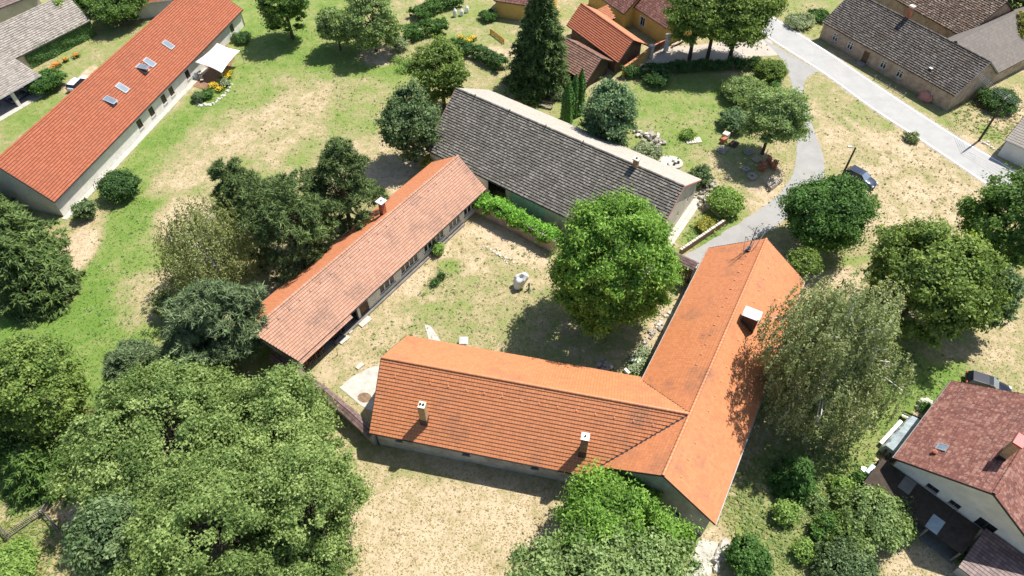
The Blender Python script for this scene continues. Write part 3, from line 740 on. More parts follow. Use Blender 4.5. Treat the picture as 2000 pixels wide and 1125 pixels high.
# ------------------------------------------------------------------ placing helpers
def on_slope(h, px, py, side):
    """point of the roof slope (L or R) that the photo shows at px,py"""
    lo, hi = 0.0, h.zr
    for _ in range(40):
        z = (lo + hi) / 2; p = G(px, py, z); d = (V2(p) - h.R0).dot(h.n)
        rz = h.zr - (h.tl * d if side == 'L' else -h.tr * d)
        if rz > z: lo = z
        else: hi = z
    return G(px, py, (lo + hi) / 2)
def top_at(x, y, py):
    lo, hi = 0.0, 30.0
    for _ in range(40):
        z = (lo + hi) / 2
        if PXL(x, y, z)[1] > py: lo = z
        else: hi = z
    return (lo + hi) / 2
def along(A, B, px, py, z):
    A, B = V2(A), V2(B); u = (B - A).normalized()
    lo = (V2(G(px, py, z)) - A).dot(u)
    return lo
def on_wall(A, B, px, py):
    """u,z on the vertical wall A->B seen at px,py"""
    A, B = V2(A), V2(B); u = (B - A).normalized(); n = Vector((u.y, -u.x, 0))
    lo, hi = -2.0, 20.0
    f = lambda z: (V2(G(px, py, z)) - A).dot(n)
    if f(lo) < f(hi): lo, hi = hi, lo
    for _ in range(40):
        z = (lo + hi) / 2
        if f(z) > 0: lo = z
        else: hi = z
    z = (lo + hi) / 2
    return (V2(G(px, py, z)) - A).dot(u), z
def vents(h, side, d, n, s0, s1, mat, sz=(0.18, 0.22, 0.16)):
    """row of small vent tiles below the ridge"""
    sg = 1 if side == 'L' else -1
    proto = None
    for i in range(n):
        p = h.R0 + h.u * (s0 + (s1 - s0) * i / (n - 1)) + h.n * sg * d
        c = Vector((p.x, p.y, h.h(sg * d) + 0.09))
        if proto is None:
            dn = (h.n * sg - Vector((0, 0, h.tl if sg > 0 else h.tr))).normalized(); nn = h.u.cross(dn) * (1 if sg < 0 else -1)
            if nn.z < 0: nn = -nn
            mb = MB(); cc = worg(h.roof)
            mb.add([cc + h.u * a + dn * b + nn * e for a, b, e in ((-.08, -.11, -.04), (.08, -.11, -.04), (.08, .11, -.06), (-.08, .11, -.06), (-.04, -.08, .0), (.04, -.08, .0), (.05, .09, .07), (-.05, .09, .07))],
                   [(3, 2, 1, 0), (4, 5, 6, 7), (0, 1, 5, 4), (1, 2, 6, 5), (2, 3, 7, 6), (3, 0, 4, 7)])
            proto = mb.build('vent_tile', M(mat), h.roof); me = proto.data; o = proto
            if 'rnd' not in me.attributes:
                a = me.attributes.new('rnd', 'FLOAT', 'FACE'); a.data.foreach_set('value', np.full(len(me.polygons), 0.8, np.float32))
        else:
            o = proto.copy(); COL.objects.link(o); o.parent = h.roof
        o.location = c - worg(h.roof)
def spout(parent, x, y, z0, z1, mat='metal_dark', r_=0.055):
    MB().tube([(x, y, z0), (x, y, z1)], r_, 6).build('downpipe', M(mat), parent)

# ------------------------------------------------------------------ south wing of the farmstead
hS = gable('farm_wing', 'orange tiled farm wing with two chimneys on its slope, below the courtyard', 'farm building',
           *frame((745, 698), (1345, 808), 8.3), 8.3, 6.34, 5.78, 3.4, 3.4, wall='plaster_grey', roof='tile_orange', course=0.365, tw=0.30, ov=0.55, ovg=0.3, seed=3,
           ops={'R': [(2.0, 2.75, 1.6, 2.25), (9.0, 9.75, 1.5, 2.2), (16.0, 16.75, 1.5, 2.2)], 'L': [(4, 5.2, 1, 2.4), (9, 10.2, 1, 2.4), (14, 15.2, 0, 2.2), (19, 20.2, 1, 2.4)], '0': []}, tkw={'lift': 0.078, 'joint': .08})
for o_ in [(2.0, 2.75, 1.6, 2.25), (9.0, 9.75, 1.5, 2.2), (16.0, 16.75, 1.5, 2.2)]: window(hS.root, *hS.c['R'], o_, 1, 1, frame='frame_brown')
for o_ in [(4, 5.2, 1, 2.4), (9, 10.2, 1, 2.4), (19, 20.2, 1, 2.4)]: window(hS.root, *hS.c['L'], o_, 2, 2)
door(hS.root, *hS.c['L'], (14, 15.2, 0, 2.2), 'wood_brown')
rotS = math.atan2(hS.u.y, hS.u.x)
p = on_slope(hS, 830, 822, 'R'); chimney(hS, p, (0.68, 0.72), p.z - 0.4, top_at(p.x, p.y, 791), 'brick_ochre', 'render_lime', rotS, capsz=0.0, capt=0.06, hole=2)
p = on_slope(hS, 1138, 884, 'R'); chimney(hS, p, (0.70, 0.72), p.z - 0.4, top_at(p.x, p.y, 853), 'brick_brown', 'metal_white', rotS, capsz=0.03, capt=0.06)
vents(hS, 'R', 1.25, 15, 1.7, 27.0, 'tile_orange')
MB().tube([hS.c['R'][0] + Vector((0, 0, 3.3)) - hS.n * .08, hS.c['R'][0] - hS.n * .08], 0.06).build('downpipe', M('metal_dark'), hS.root)
# ------------------------------------------------------------------ east wing
hE = gable('farm_wing', 'orange tiled farm wing beside the birch, with a white-lidded hatch on its slope', 'farm building',
           *frame((1295, 929), (1497, 466), 8.3), 8.3, 5.8, 5.7, 4.0, 4.0, wall='plaster_grey', roof='tile_orange', course=0.36, tw=0.30, ov=0.5, ovg=0.25, seed=8, sk=(0.1, 0.1, -0.3, 0.0), gutter=('L', 'R'),
           ops={'0': [(3.2, 4.2, 1.2, 2.4), (7.0, 8.0, 1.2, 2.4)], 'R': [(5, 6.1, 1.1, 2.5), (11, 12.1, 1.1, 2.5), (17, 18.1, 1.1, 2.5), (24, 25.1, 1.1, 2.5)], 'L': [(3, 4.2, 1, 2.4), (9, 10.2, 0, 2.2), (14, 15.2, 1, 2.4)]}, tkw={'lift': 0.055, 'joint': .06, 'gap': .002})
for o_ in [(3.2, 4.2, 1.2, 2.4), (7.0, 8.0, 1.2, 2.4)]: window(hE.root, *hE.c['0'], o_, 2, 2)
for o_ in [(5, 6.1, 1.1, 2.5), (11, 12.1, 1.1, 2.5), (17, 18.1, 1.1, 2.5), (24, 25.1, 1.1, 2.5)]: window(hE.root, *hE.c['R'], o_, 2, 2)
for o_ in [(3, 4.2, 1, 2.4), (14, 15.2, 1, 2.4)]: window(hE.root, *hE.c['L'], o_, 2, 2)
door(hE.root, *hE.c['L'], (9, 10.2, 0, 2.2), 'wood_brown')
vents(hE, 'L', 1.3, 14, 13.2, 31.5, 'tile_orange'); vents(hE, 'R', 1.4, 17, 1.2, 31.5, 'tile_orange')
# valley gutters where the south roof runs into this one
J = V2(hS.R1); J = hE.R0 + hE.u * (J - hE.R0).dot(hE.u)
for sgn in (1, -1):
    aS, bE = hS.n * sgn, hE.n
    # point where both slopes have dropped by 4.25 m
    dS, dE = 4.25 / (hS.tl if sgn > 0 else hS.tr), 4.25 / hE.tl
    det = aS.x * bE.y - aS.y * bE.x
    vx = (dS * bE.y - aS.y * dE) / det; vy = (aS.x * dE - dS * bE.x) / det
    q = J + Vector((vx, vy, 0))
    mb = MB(); mb.bar((J.x, J.y, 8.36), (q.x, q.y, 8.36 - 4.25), 0.20, 0.05); mb.build('valley_gutter', M('metal_dark'), hE.roof)
# hatch: brown clad box with a bowed white sheet lid
rotE = math.atan2(hE.u.y, hE.u.x)
p = on_slope(hE, 1458, 640, 'R'); e, f = hE.u, hE.n
zt = p.z + 1.75
mb = MB()
for s0, s1 in ((0, 1),):
    c0 = V2(p) + e * 0.55
    mb.obox(Vector((c0.x, c0.y, (p.z - 1.2 + zt) / 2)), e * 0.55, f * 0.72, Vector((0, 0, (zt - p.z + 1.2) / 2)))
hatch = mb.build('hatch', M('metal_brown'), hE.roof)
mb = MB(); N = 7; prof_ = []
for k in range(N + 1):
    t = k / N; prof_.append((-0.16 + 1.42 * t, 0.04 + 0.20 * math.sin(math.pi * t)))
for k in range(N):
    (a, za), (b_, zb) = prof_[k], prof_[k + 1]
    P_ = lambda s_, l, z: Vector((*(V2(p) + e * s_ + f * l).xy, zt + z))
    mb.hexa([P_(a, .88, za - .04), P_(a, -.88, za - .04), P_(b_, -.88, zb - .04), P_(b_, .88, zb - .04), P_(a, .88, za), P_(a, -.88, za), P_(b_, -.88, zb), P_(b_, .88, zb)])
mb.build('lid', M('metal_white'), hatch)
for l in (-.74, .74): MB().bar(P_(-.06, l, 0.1), Vector((*(V2(p) - e * .06 + f * l).xy, hE.h((V2(p) + f * l - hE.R0).dot(hE.n)) + .05)), .07, .07).build('edge_strip', M('metal_dark'), hatch)
p = G(1545, 620, 3)
# aerials on the roof
pm = on_slope(hE, 1461, 489, 'L')
ant = empty('aerial_mast', pm, 'cluster of thin white and dark television aerials on the orange roof end', 'aerial')
mb = MB(); mb.box((pm.x, pm.y, pm.z + 0.18), (0.75, 0.5, 0.3), rotE); mb.build('base_plate', M('metal_dark'), ant)
mb = MB(); mb.tube([pm, pm + Vector((0.1, 0.15, 3.6))], 0.045); mb.build('mast', M('metal_dark'), ant)
for (ax, ay, h0, h1, dx, dy) in ((-0.55, -0.1, 0, 2.4, -.25, .25), (0.25, -0.1, 0, 1.9, -.2, .2), (0.7, 0.1, 0.1, 2.7, .55, .2), (0.45, .3, .1, 1.7, .1, .2)):
    q = pm + Vector((ax, ay, h0 - 0.1)); mb = MB(); mb.tube([q, q + Vector((dx * .4, dy * .4, h1 * .45)), q + Vector((dx, dy, h1))], [.075, .06, .045]); mb.build('rod', M('metal_white'), ant)
top_ = pm + Vector((0.1, 0.15, 3.5))
for hz, ln, azm in ((0.0, 1.5, 0.5), (-0.7, 1.9, 2.1), (-1.4, 1.2, 1.2)):
    c_ = top_ + Vector((0, 0, hz)); dv = Vector((math.cos(azm), math.sin(azm), 0)); pv = Vector((-dv.y, dv.x, 0))
    mb = MB(); mb.tube([c_ - dv * ln * .4, c_ + dv * ln * .6], .02, 5)
    for k in range(7): q = c_ + dv * ln * (-.38 + .16 * k); mb.tube([q - pv * .28, q + pv * .28], .012, 4)
    mb.build('yagi', M('metal_dark'), ant)

# ------------------------------------------------------------------ barn
hB = gable('barn', 'long barn with weathered dark grey tiles and white walls above the courtyard', 'barn',
           *frame((890.6, 172.4), (1336.7, 364), 8.6), 8.6, 8.15, 8.4, 3.6, 3.6, wall='plaster_cream', roof='tile_grey', roof2='tile_sand', course=0.37, tw=0.26, ov=0.45, ovg=0.3, seed=11, verge='barge_pink',
           sk=(-0.6, 0.9, -0.5, 0.3), gutter=('R',), tkw={'jz': 0.012, 'ju': 0.012, 'lift': 0.095, 'joint': .22}, cap=True,
           ops={'R': [(10.2, 13.2, 0, 2.9), (14.0, 19.5, 0, 2.9)], '1': [(4.6, 5.0, 2.2, 2.9), (9.5, 9.9, 2.0, 2.8), (7.2, 8.3, 0.0, 2.0), (12.6, 13.0, 2.1, 2.8)]})
A_, B_ = hB.c['R']
door(hB.root, A_, B_, (14.0, 19.5, 0, 2.9), 'plaster_mint', depth=0.05, planks=6, name='sliding_door')
mb = MB(); bw = (B_ - A_).normalized(); bn = Vector((bw.y, -bw.x, 0))
door(hB.root, A_ - bn * 1.8, B_ - bn * 1.8, (10.2, 13.2, 0, 2.9), 'wood_dark', depth=0.0, planks=6, name='door', handle=False)
for o_ in [(4.6, 5.0, 2.2, 2.9), (9.5, 9.9, 2.0, 2.8), (12.6, 13.0, 2.1, 2.8)]: window(hB.root, *hB.c['1'], o_, 1, 1, frame='frame_brown', sill=False, bar=0.04)
door(hB.root, *hB.c['1'], (7.2, 8.3, 0.0, 2.0), 'wood_grey')
p = on_slope(hB, 1243, 322, 'R'); p = hB.R0 + hB.u * ((V2(p) - hB.R0).dot(hB.u)) - hB.n * 0.1
chimney(hB, p, (0.62, 0.55), 7.9, 9.7, 'brick_ochre', 'concrete', math.atan2(hB.u.y, hB.u.x), capsz=0.12, capt=0.1)
for s_ in (3.5, 9.4, 15.3, 21.1):      # ridge hooks
    q = hB.R0 + hB.u * s_; mb = MB(); mb.tube([(q.x, q.y, 8.6), (q.x, q.y, 9.05)], .035, 5); mb.bar((q.x - hB.u.x * .02, q.y, 8.95), (*(q - hB.n * .5).xy, 8.5), .10, .05); mb.build('ridge_hook', M('metal_dark'), hB.roof)
# paved strip along the gable
mb = MB(); A1, B1 = hB.c['1']; un_ = (B1 - A1).normalized(); nn_ = Vector((un_.y, -un_.x, 0))
nb = 22; L_ = (B1 - A1).length + 1.0
gp = empty('paved_walkway', A1 + nn_ * 0.6, 'strip of white flagstones along the barn gable', 'walkway')
rn = random.Random(4)
for i in range(nb):
    for j in range(2):
        c_ = A1 + un_ * ((i + .5) * L_ / nb - .3) + nn_ * (0.28 + 0.62 * j)
        mb = MB(); mb.obox(Vector((c_.x, c_.y, 0.05 + rn.uniform(-.01, .01))), un_ * (L_ / nb / 2 - .02), nn_ * .29, Vector((0, 0, .05)))
        mb.build('flagstone', M('stone_white'), gp)
# dish on the gable
uD, zD = on_wall(A1, B1, 1327, 430)
c_ = A1 + un_ * uD + nn_ * 0.35; mb = MB()
dish = empty('satellite_dish', Vector((c_.x, c_.y, zD)), 'white satellite dish fixed to the barn gable', 'satellite dish')
axd = (nn_ + Vector((0, 0, .5))).normalized(); xd = un_; yd = axd.cross(xd)
vs, fs = [], []
for r_, dz in ((0.02, 0.0), (.25, .03), (.45, .10), (.46, .12), (.44, .13), (.25, .06), (.02, .03)):
    for k in range(14): t = 2 * math.pi * k / 14; vs.append(Vector((c_.x, c_.y, zD)) + (xd * math.cos(t) + yd * math.sin(t)) * r_ + axd * dz)
for i in range(6):
    for k in range(14): fs.append((i * 14 + k, i * 14 + (k + 1) % 14, (i + 1) * 14 + (k + 1) % 14, (i + 1) * 14 + k))
MB().add(vs, fs).build('reflector', M('metal_white'), dish)
mb = MB(); mb.tube([(c_.x, c_.y, zD), (*(c_ - nn_ * .4).xy, zD)], .03, 5); mb.build('bracket', M('metal_grey'), dish)

# ------------------------------------------------------------------ workshop wing (windows to the yard)
mid0, mid1 = frame((488, 647), (895, 304), 6.5)
hM = gable('workshop_wing', 'long low wing with faded salmon tiles and a row of multi-pane windows facing the courtyard', 'farm building',
           mid0, mid1, 6.5, 4.9, 4.5, 3.0, 3.0, wall='plaster_white', roof='tile_salmon', roof2='tile_orange_clean', course=0.34, tw=0.27, ov=0.45, ovg=0.25, seed=21, sk=(2.0, 1.5, 0, 0), tkw={'lift': 0.07, 'jz': 0.004},
           ops={'R': [(0.35, 9.2, 0.0, 2.45), (9.55, 11.0, 0.0, 2.05)] + [(a, b, .95, 2.35) for a, b in ((13.0, 15.7), (16.8, 20.1), (21.2, 25.2), (26.2, 28.6), (29.3, 31.8))], 'L': [(5, 6, 1, 2.2), (12, 13, 1, 2.2), (20, 21, 1, 2.2), (28, 29, 1, 2.2)]}, floor='concrete_dark')
for i, (a, b) in enumerate(((13.0, 15.7), (16.8, 20.1), (21.2, 25.2), (26.2, 28.6), (29.3, 31.8))):
    window(hM.root, *hM.c['R'], (a, b, .95, 2.35), max(3, int(round((b - a) / 0.8))), 1, depth=0.07, bar=0.14, sill=True)
for o_ in [(5, 6, 1, 2.2), (12, 13, 1, 2.2), (20, 21, 1, 2.2), (28, 29, 1, 2.2)]: window(hM.root, *hM.c['L'], o_, 2, 2)
door(hM.root, *hM.c['R'], (9.55, 11.0, 0.0, 2.05), 'wood_brown', planks=5, name='plank_door')
A_, B_ = hM.c['R']; um = (B_ - A_).normalized(); nm_ = Vector((um.y, -um.x, 0))
for s_ in (0.5, 3.4, 6.3, 9.1):
    q = A_ + um * s_ - nm_ * .1; MB().box((q.x, q.y, 1.25), (.18, .18, 2.5), math.atan2(um.y, um.x)).build('post', M('wood_dark'), hM.root)
# the open bay's own longer eave
ex = [hM.er0 - Vector((0, 0, 0)), hM.er0 + hM.u * 8.2, None, None]
sl = (hM.n * -1 - Vector((0, 0, hM.tr))).normalized()
ex = [hM.er0 + sl * .55, hM.er0 + hM.u * 7.9 + sl * .55, hM.er0 + hM.u * 7.9, hM.er0]
MB().slab(ex[::-1], .1).build('eave_extension', M('roof_felt'), hM.roof)
tiles('eave_tiles', ex, hM.u, M('tile_salmon'), hM.roof, .34, .27, seed=5, lift=.05)
vents(hM, 'R', 0.75, 22, 1.5, 34.5, 'tile_shed')
p = on_slope(hM, 749, 418, 'L'); d_ = (V2(p) - hM.R0).dot(hM.n)
p = hM.R0 + hM.u * (V2(p) - hM.R0).dot(hM.u) + hM.n * 1.3
chimney(hM, p, (0.6, 0.6), 5.0, top_at(p.x, p.y, 393), 'brick', 'metal_white', math.atan2(hM.u.y, hM.u.x), capsz=0.22, capt=0.05, hole=1, flue_h=.06)
mb = MB(); mb.box((A_ + um * 17 + nm_ * .15).to_tuple()[:2] + (0.12,), (24, .5, .24), math.atan2(um.y, um.x)); mb.build('plinth', M('concrete_dark'), hM.root)

# ------------------------------------------------------------------ long house, upper left
r0 = G(-14, 319, 7.7); az_ = R(76.3); uL = Vector((math.cos(az_), math.sin(az_), 0))
hL = gable('long_house', 'long white house with bright orange roof, five skylights and a white sun sail', 'house', r0, r0 + uL * 50.8, 7.7, 6.6, 6.75, 3.0, 3.0, wall='plaster_white', roof='tile_house', course=0.36, tw=0.31, ov=0.5, ovg=0.25, seed=31, gutter=('L', 'R'), sk=(0, -0.6, 0, 0), tkw={'lift': 0.085})
A_, B_ = hL.c['R']
wins = []
for (x, y) in ((367.5, 147.5), (333.5, 174.5), (318, 189), (294, 213), (271, 238), (453.5, 57)):
    s_, z_ = on_wall(A_, B_, x, y); wins.append((s_ - .55, s_ + .55, .75, 2.2))
hL.root  # rebuild the long wall with its openings
bpy.data.objects.remove(hL.wall)
mb = MB()
zt_ = 7.7 - hL.tr * (6.75 - .5) - .17
wall_face(mb, A_, B_, -.3, zt_, wins); wall_face(mb, *hL.c['L'], -.3, zt_)
for k in ('0', '1'):
    a_, b_ = hL.c[k]; wall_face(mb, a_, b_, -.3, zt_); e_ = hL.R0 + hL.u * .25 if k == '0' else hL.R1 - hL.u * .25
    mb.quad((a_.x, a_.y, zt_), (b_.x, b_.y, zt_), (e_.x, e_.y, 7.53))
hL.wall = mb.build('wall', M('plaster_white'), hL.root)
for o_ in wins: window(hL.root, A_, B_, o_, 2, 1, frame='frame_brown')
vents(hL, 'R', 1.3, 15, 2.0, 48.0, 'tile_house')
MB().tube([B_ + Vector((0, 0, 2.9)) - hL.n * .1, B_ - hL.n * .1], .06).build('downpipe', M('metal_dark'), hL.root)
uu = (B_ - A_).normalized(); nw = Vector((uu.y, -uu.x, 0))
mb = MB(); mb.prism([A_ + nw * .05 - uu * .5, B_ - uu * 14 + nw * .05, B_ - uu * 14 + nw * .9, A_ + nw * .9 - uu * .5], -.05, .07); mb.build('gravel_strip', M('concrete'), hL.root)
def skylight(h, px, py, side, wd, ln, opened, glass='glass_sky'):
    p = on_slope(h, px, py, side); sg = 1 if side == 'L' else -1
    up = -(h.n * sg) + Vector((0, 0, h.tl if sg > 0 else h.tr)); up.normalize(); nn = h.u.cross(up)
    if nn.z < 0: nn = -nn
    mb = MB(); c = p + nn * .08
    for s0, s1, l, w_ in ((-wd / 2, 0, ln, .12), (wd / 2, 0, ln, .12)): mb.obox(c + h.u * s0, h.u * .06, up * ln / 2, nn * .09)
    for t in (-1, 1): mb.obox(c + up * t * (ln / 2 - .06), h.u * (wd / 2 - .06), up * .06, nn * .088)
    f = mb.build('skylight', M('frame_grey'), h.roof)
    tilt = up if not opened else (up * math.cos(opened) - nn * math.sin(opened))
    nt_ = h.u.cross(tilt); nt_ = nt_ if nt_.z > 0 else -nt_
    c2 = c + nn * (.06 + (math.sin(opened) * ln / 2 if opened else 0)) + (up * ln / 2 * 0)
    mb = MB(); mb.obox(c2, h.u * (wd / 2 - .08), tilt * (ln / 2 - .08), nt_ * .02); mb.build('pane', M(glass), f)
    mb = MB()
    for t in (-1, 1): mb.obox(c2 + tilt * t * (ln / 2 - .05) + nt_ * .01, h.u * (wd / 2), tilt * .06, nt_ * .035)
    for t in (-1, 1): mb.obox(c2 + h.u * t * (wd / 2 - .04) + nt_ * .01, h.u * .045, tilt * (ln / 2 - .11), nt_ * .034)
    mb.build('sash', M('metal_zinc'), f)
for (x, y, op) in ((214.6, 198, .25), (239, 172.5, 0), (278, 135, .55), (292, 123, 0), (328.5, 88.5, .0)): skylight(hL, x, y, 'R', 1.05, 1.7, op)
# sun sail + terrace
sail = empty('sun_sail', G(425, 110, 0), 'white triangular sun sail stretched over the terrace of the long house', 'sun sail')
cor = [G(380, 121.5, 2.75), G(433, 142.5, 2.3), G(469, 98.5, 2.5), G(424, 84, 3.0)]
vs, fs = [], []; Nn = 10
for i in range(Nn + 1):
    for j in range(Nn + 1):
        a, b = i / Nn, j / Nn
        # edges pulled inwards
        a2 = a + .05 * math.sin(math.pi * b) * (1 - 2 * a); b2 = b + .05 * math.sin(math.pi * a) * (1 - 2 * b)
        q = cor[0] * (1 - a2) * (1 - b2) + cor[1] * a2 * (1 - b2) + cor[2] * a2 * b2 + cor[3] * (1 - a2) * b2
        q = q + Vector((0, 0, -.25 * math.sin(math.pi * a) * math.sin(math.pi * b))); vs.append(q)
for i in range(Nn):
    for j in range(Nn): fs.append((i * (Nn + 1) + j, (i + 1) * (Nn + 1) + j, (i + 1) * (Nn + 1) + j + 1, i * (Nn + 1) + j + 1))
so = MB().add(vs, fs).build('cloth', M('sail_white'), sail, smooth=True)
md = so.modifiers.new('thick', 'SOLIDIFY'); md.thickness = .015
for c_ in (cor[1], cor[2]): MB().tube([(c_.x, c_.y, 0), c_], .045).build('pole', M('metal_grey'), sail)
ter = MB().prism([G(*q) for q in ((372, 166), (404, 178), (448, 136), (462, 104), (440, 88), (428, 96), (390, 136))][::-1], -.05, .06).build('terrace', M('brick_brown'))
tag(ter, kind='structure')
# gate-side screen and table on the terrace
t_ = empty('garden_table', G(388, 147), 'small grey table against the wall of the long house terrace', 'table')
q = G(388, 147); MB().box((q.x, q.y, .72), (1.1, .8, .05), .3).build('table_top', M('metal_zinc'), t_)
for a, b in ((-.45, -.3), (.45, -.3), (.45, .3), (-.45, .3)): MB().tube([(q.x + a, q.y + b, 0.05), (q.x + a, q.y + b, .7)], .03, 5).build('leg', M('metal_dark'), t_)
for k, (x, y) in enumerate(((384, 154), (396, 160), (447, 116))):
    q = G(x, y); c_ = empty('garden_chair', q, ['white garden chair beside the grey terrace table', 'pale garden chair on the open part of the terrace', 'dark garden chair under the corner of the sun sail'][k], 'chair', 'terrace chairs')
    m_ = M(['frame_white', 'wood_pale', 'metal_dark'][k])
    MB().box((q.x, q.y, .46), (.5, .5, .05), .4 * k).build('seat', m_, c_)
    d_ = Vector((math.cos(.4 * k + 1.57), math.sin(.4 * k + 1.57), 0))
    MB().obox(q + d_ * .25 + Vector((0, 0, .74)), Vector((d_.y, -d_.x, 0)) * .25, d_ * .025, Vector((0, 0, .25))).build('backrest', m_, c_)
    for a, b in ((-.2, -.2), (.2, -.2), (.2, .2), (-.2, .2)): MB().tube([(q.x + a, q.y + b, 0.05), (q.x + a, q.y + b, .44)], .02, 5).build('leg', m_, c_)

# ------------------------------------------------------------------ grey tiled sheds, far upper left
s0_, s1_ = frame((0, 48), (102, 0), 5.5); us_ = (s1_ - s0_).normalized()
hT = gable('tiled_shed', 'pale grey tiled outbuilding with ivy hanging on its wall', 'outbuilding', s0_ - us_ * 8, s0_ + us_ * 12.4, 5.5, 4.5, 6.3, 3.4, 2.8, wall='plaster_cream', roof='tile_pale_grey', course=0.42, tw=0.34, seed=41, ov=.35, ovg=.2, tkw={'jz': .012, 'ju': .012, 'lift': .06}, gutter=('R',), sk=(0, 0, 2.5, -1.2))
# lower lean-to garage in front
c1, c2, c3, c4 = G(45, 84, 3.7), G(80, 147, 2.7), G(-40, 215, 2.7), G(-70, 150, 3.7)
gar = empty('garage', V2((c2 + c3) / 2), 'open garage under a pale grey tiled lean-to roof at the left edge', 'garage')
ev = (c3 - c2).normalized(); upv = V2(c1 - c2); upv = (upv - V2(ev) * upv.dot(V2(ev))).normalized(); dep = 7.2
P0, P1 = c2, c2 + V2(ev) * 18
T0, T1 = P0 + upv * dep + Vector((0, 0, 2.0)), P1 + upv * dep + Vector((0, 0, 2.0))
rf = MB().slab([P0, T0, T1, P1], .14).build('roof', M('roof_felt'), gar)
tiles('roof_tiles', [P0, P1, T1, T0], ev, M('tile_pale_grey'), rf, .42, .34, seed=43, jz=.012, ju=.012)
MB().tube([P0 - upv * .07 - Vector((0, 0, .06)), P1 - upv * .07 - Vector((0, 0, .06))], .08, 6).build('gutter', M('metal_zinc'), rf)
mb = MB()
for a, b in ((P0 + V2(ev) * .3 + upv * .5, T0 + V2(ev) * .3 - upv * .5), (T0 - upv * .6, T1 - upv * .6)): mb.bar((a.x, a.y, 1.2), (b.x, b.y, 1.2), .3, 2.5)
mb.build('wall', M('plaster_cream'), gar)
for s_ in (5.2, 10.5):
    q = P0 + V2(ev) * s_ + upv * .4; MB().box((q.x, q.y, 1.3), (.5, .4, 2.6), math.atan2(ev.y, ev.x)).build('pillar', M('plaster_white'), gar)
MB().prism([V2(P0) + V2(ev) * .3 - upv * .6, V2(P1) - upv * .6, V2(T1), V2(T0) + V2(ev) * .3][::-1], -.05, .05).build('floor', M('concrete'), gar)
# corner of a pink-roofed house beyond
a_, b_ = G(0, 16, 3.2), G(40, 0, 3.2); ua = (b_ - a_).normalized(); na = Vector((-ua.y, ua.x, 0))
gable('cottage', 'corner of a dusky pink roofed cottage at the top left of the view', 'house', a_ + V2(na) * 4.2 - ua * 8, a_ + V2(na) * 4.2 + ua * 7, 6.2, 4.2, 4.2, 3.2, 3.2, wall='plaster_cream', roof='tile_plum', seed=45, ov=.35)
a_ = G(318, 12, 3); gable('cottage', 'white walled annex just behind the ridge of the long house', 'house', a_ + Vector((-9, 3.5, 0)), a_ + Vector((3.0, 6.5, 0)), 5.4, 3.5, 3.5, 3.0, 3.0, wall='plaster_white', roof='tile_house', seed=46, ov=.35)

# ------------------------------------------------------------------ old farmhouse, upper right
f1 = G(1935.4, 121, 7.0); azf = R(-57.6); uF = Vector((math.cos(azf), math.sin(azf), 0))
f0 = f1 - uF * 26.0
hF = gable('farmhouse', 'old farmhouse with weathered dark tiles and flaking ochre plaster beside the road', 'house', f0, f1, 7.0, 5.6, 5.6, 3.0, 3.0, wall='plaster_old', roof='tile_farm', course=.37, tw=.27, seed=51, ov=.35, ovg=.2, verge='wood_grey', gutter=(), tkw={'jz': .014, 'ju': .014, 'lift': .095, 'joint': .22, 'stagger': False}, roof2='tile_farm')
A_, B_ = hF.c['R']; ops_ = []
for (x, y) in ((1630, 76), (1660, 90), (1725, 126.5), (1757, 144)):
    s_, z_ = on_wall(A_, B_, x, y); ops_.append((s_ - .55, s_ + .55, .85, 2.2))
s_, z_ = on_wall(A_, B_, 1691, 109); dop = (s_ - .55, s_ + .6, 0.0, 2.15)
bpy.data.objects.remove(hF.wall); mb = MB(); zf = 7 - hF.tr * 5.25 - .17
wall_face(mb, A_, B_, -.3, zf, ops_ + [dop]); wall_face(mb, *hF.c['L'], -.3, zf)
for k in ('0', '1'):
    a_, b_ = hF.c[k]; wall_face(mb, a_, b_, -.3, zf); e_ = hF.R0 + hF.u * .2 if k == '0' else hF.R1 - hF.u * .2
    mb.quad((a_.x, a_.y, zf), (b_.x, b_.y, zf), (e_.x, e_.y, 6.83))
hF.wall = mb.build('wall', M('plaster_old'), hF.root)
for o_ in ops_: window(hF.root, A_, B_, o_, 2, 2, bar=.10, depth=.12)
door(hF.root, A_, B_, dop, 'wood_brown', planks=4)
uq = (B_ - A_).normalized(); nq = Vector((uq.y, -uq.x, 0)); q = A_ + uq * s_ + nq * .6
MB().box((q.x, q.y, .1), (1.6, 1.1, .22), math.atan2(uq.y, uq.x)).build('doorstep', M('stone'), hF.root)
p = G(1781, 33, 6.8); p = hF.R0 + hF.u * (V2(p) - hF.R0).dot(hF.u) + hF.n * .3
chimney(hF, p, (.75, .6), 5.5, top_at(p.x, p.y, 14), 'brick', 'render_lime', azf, capsz=.06, capt=.25, hole=1, flue_h=.02)
p = on_slope(hF, 1818.6, 134, 'R'); mb = MB(); mb.box((p.x, p.y, p.z + .1), (.55, .5, .1), azf); mb.build('roof_glass', M('metal_white'), hF.roof)
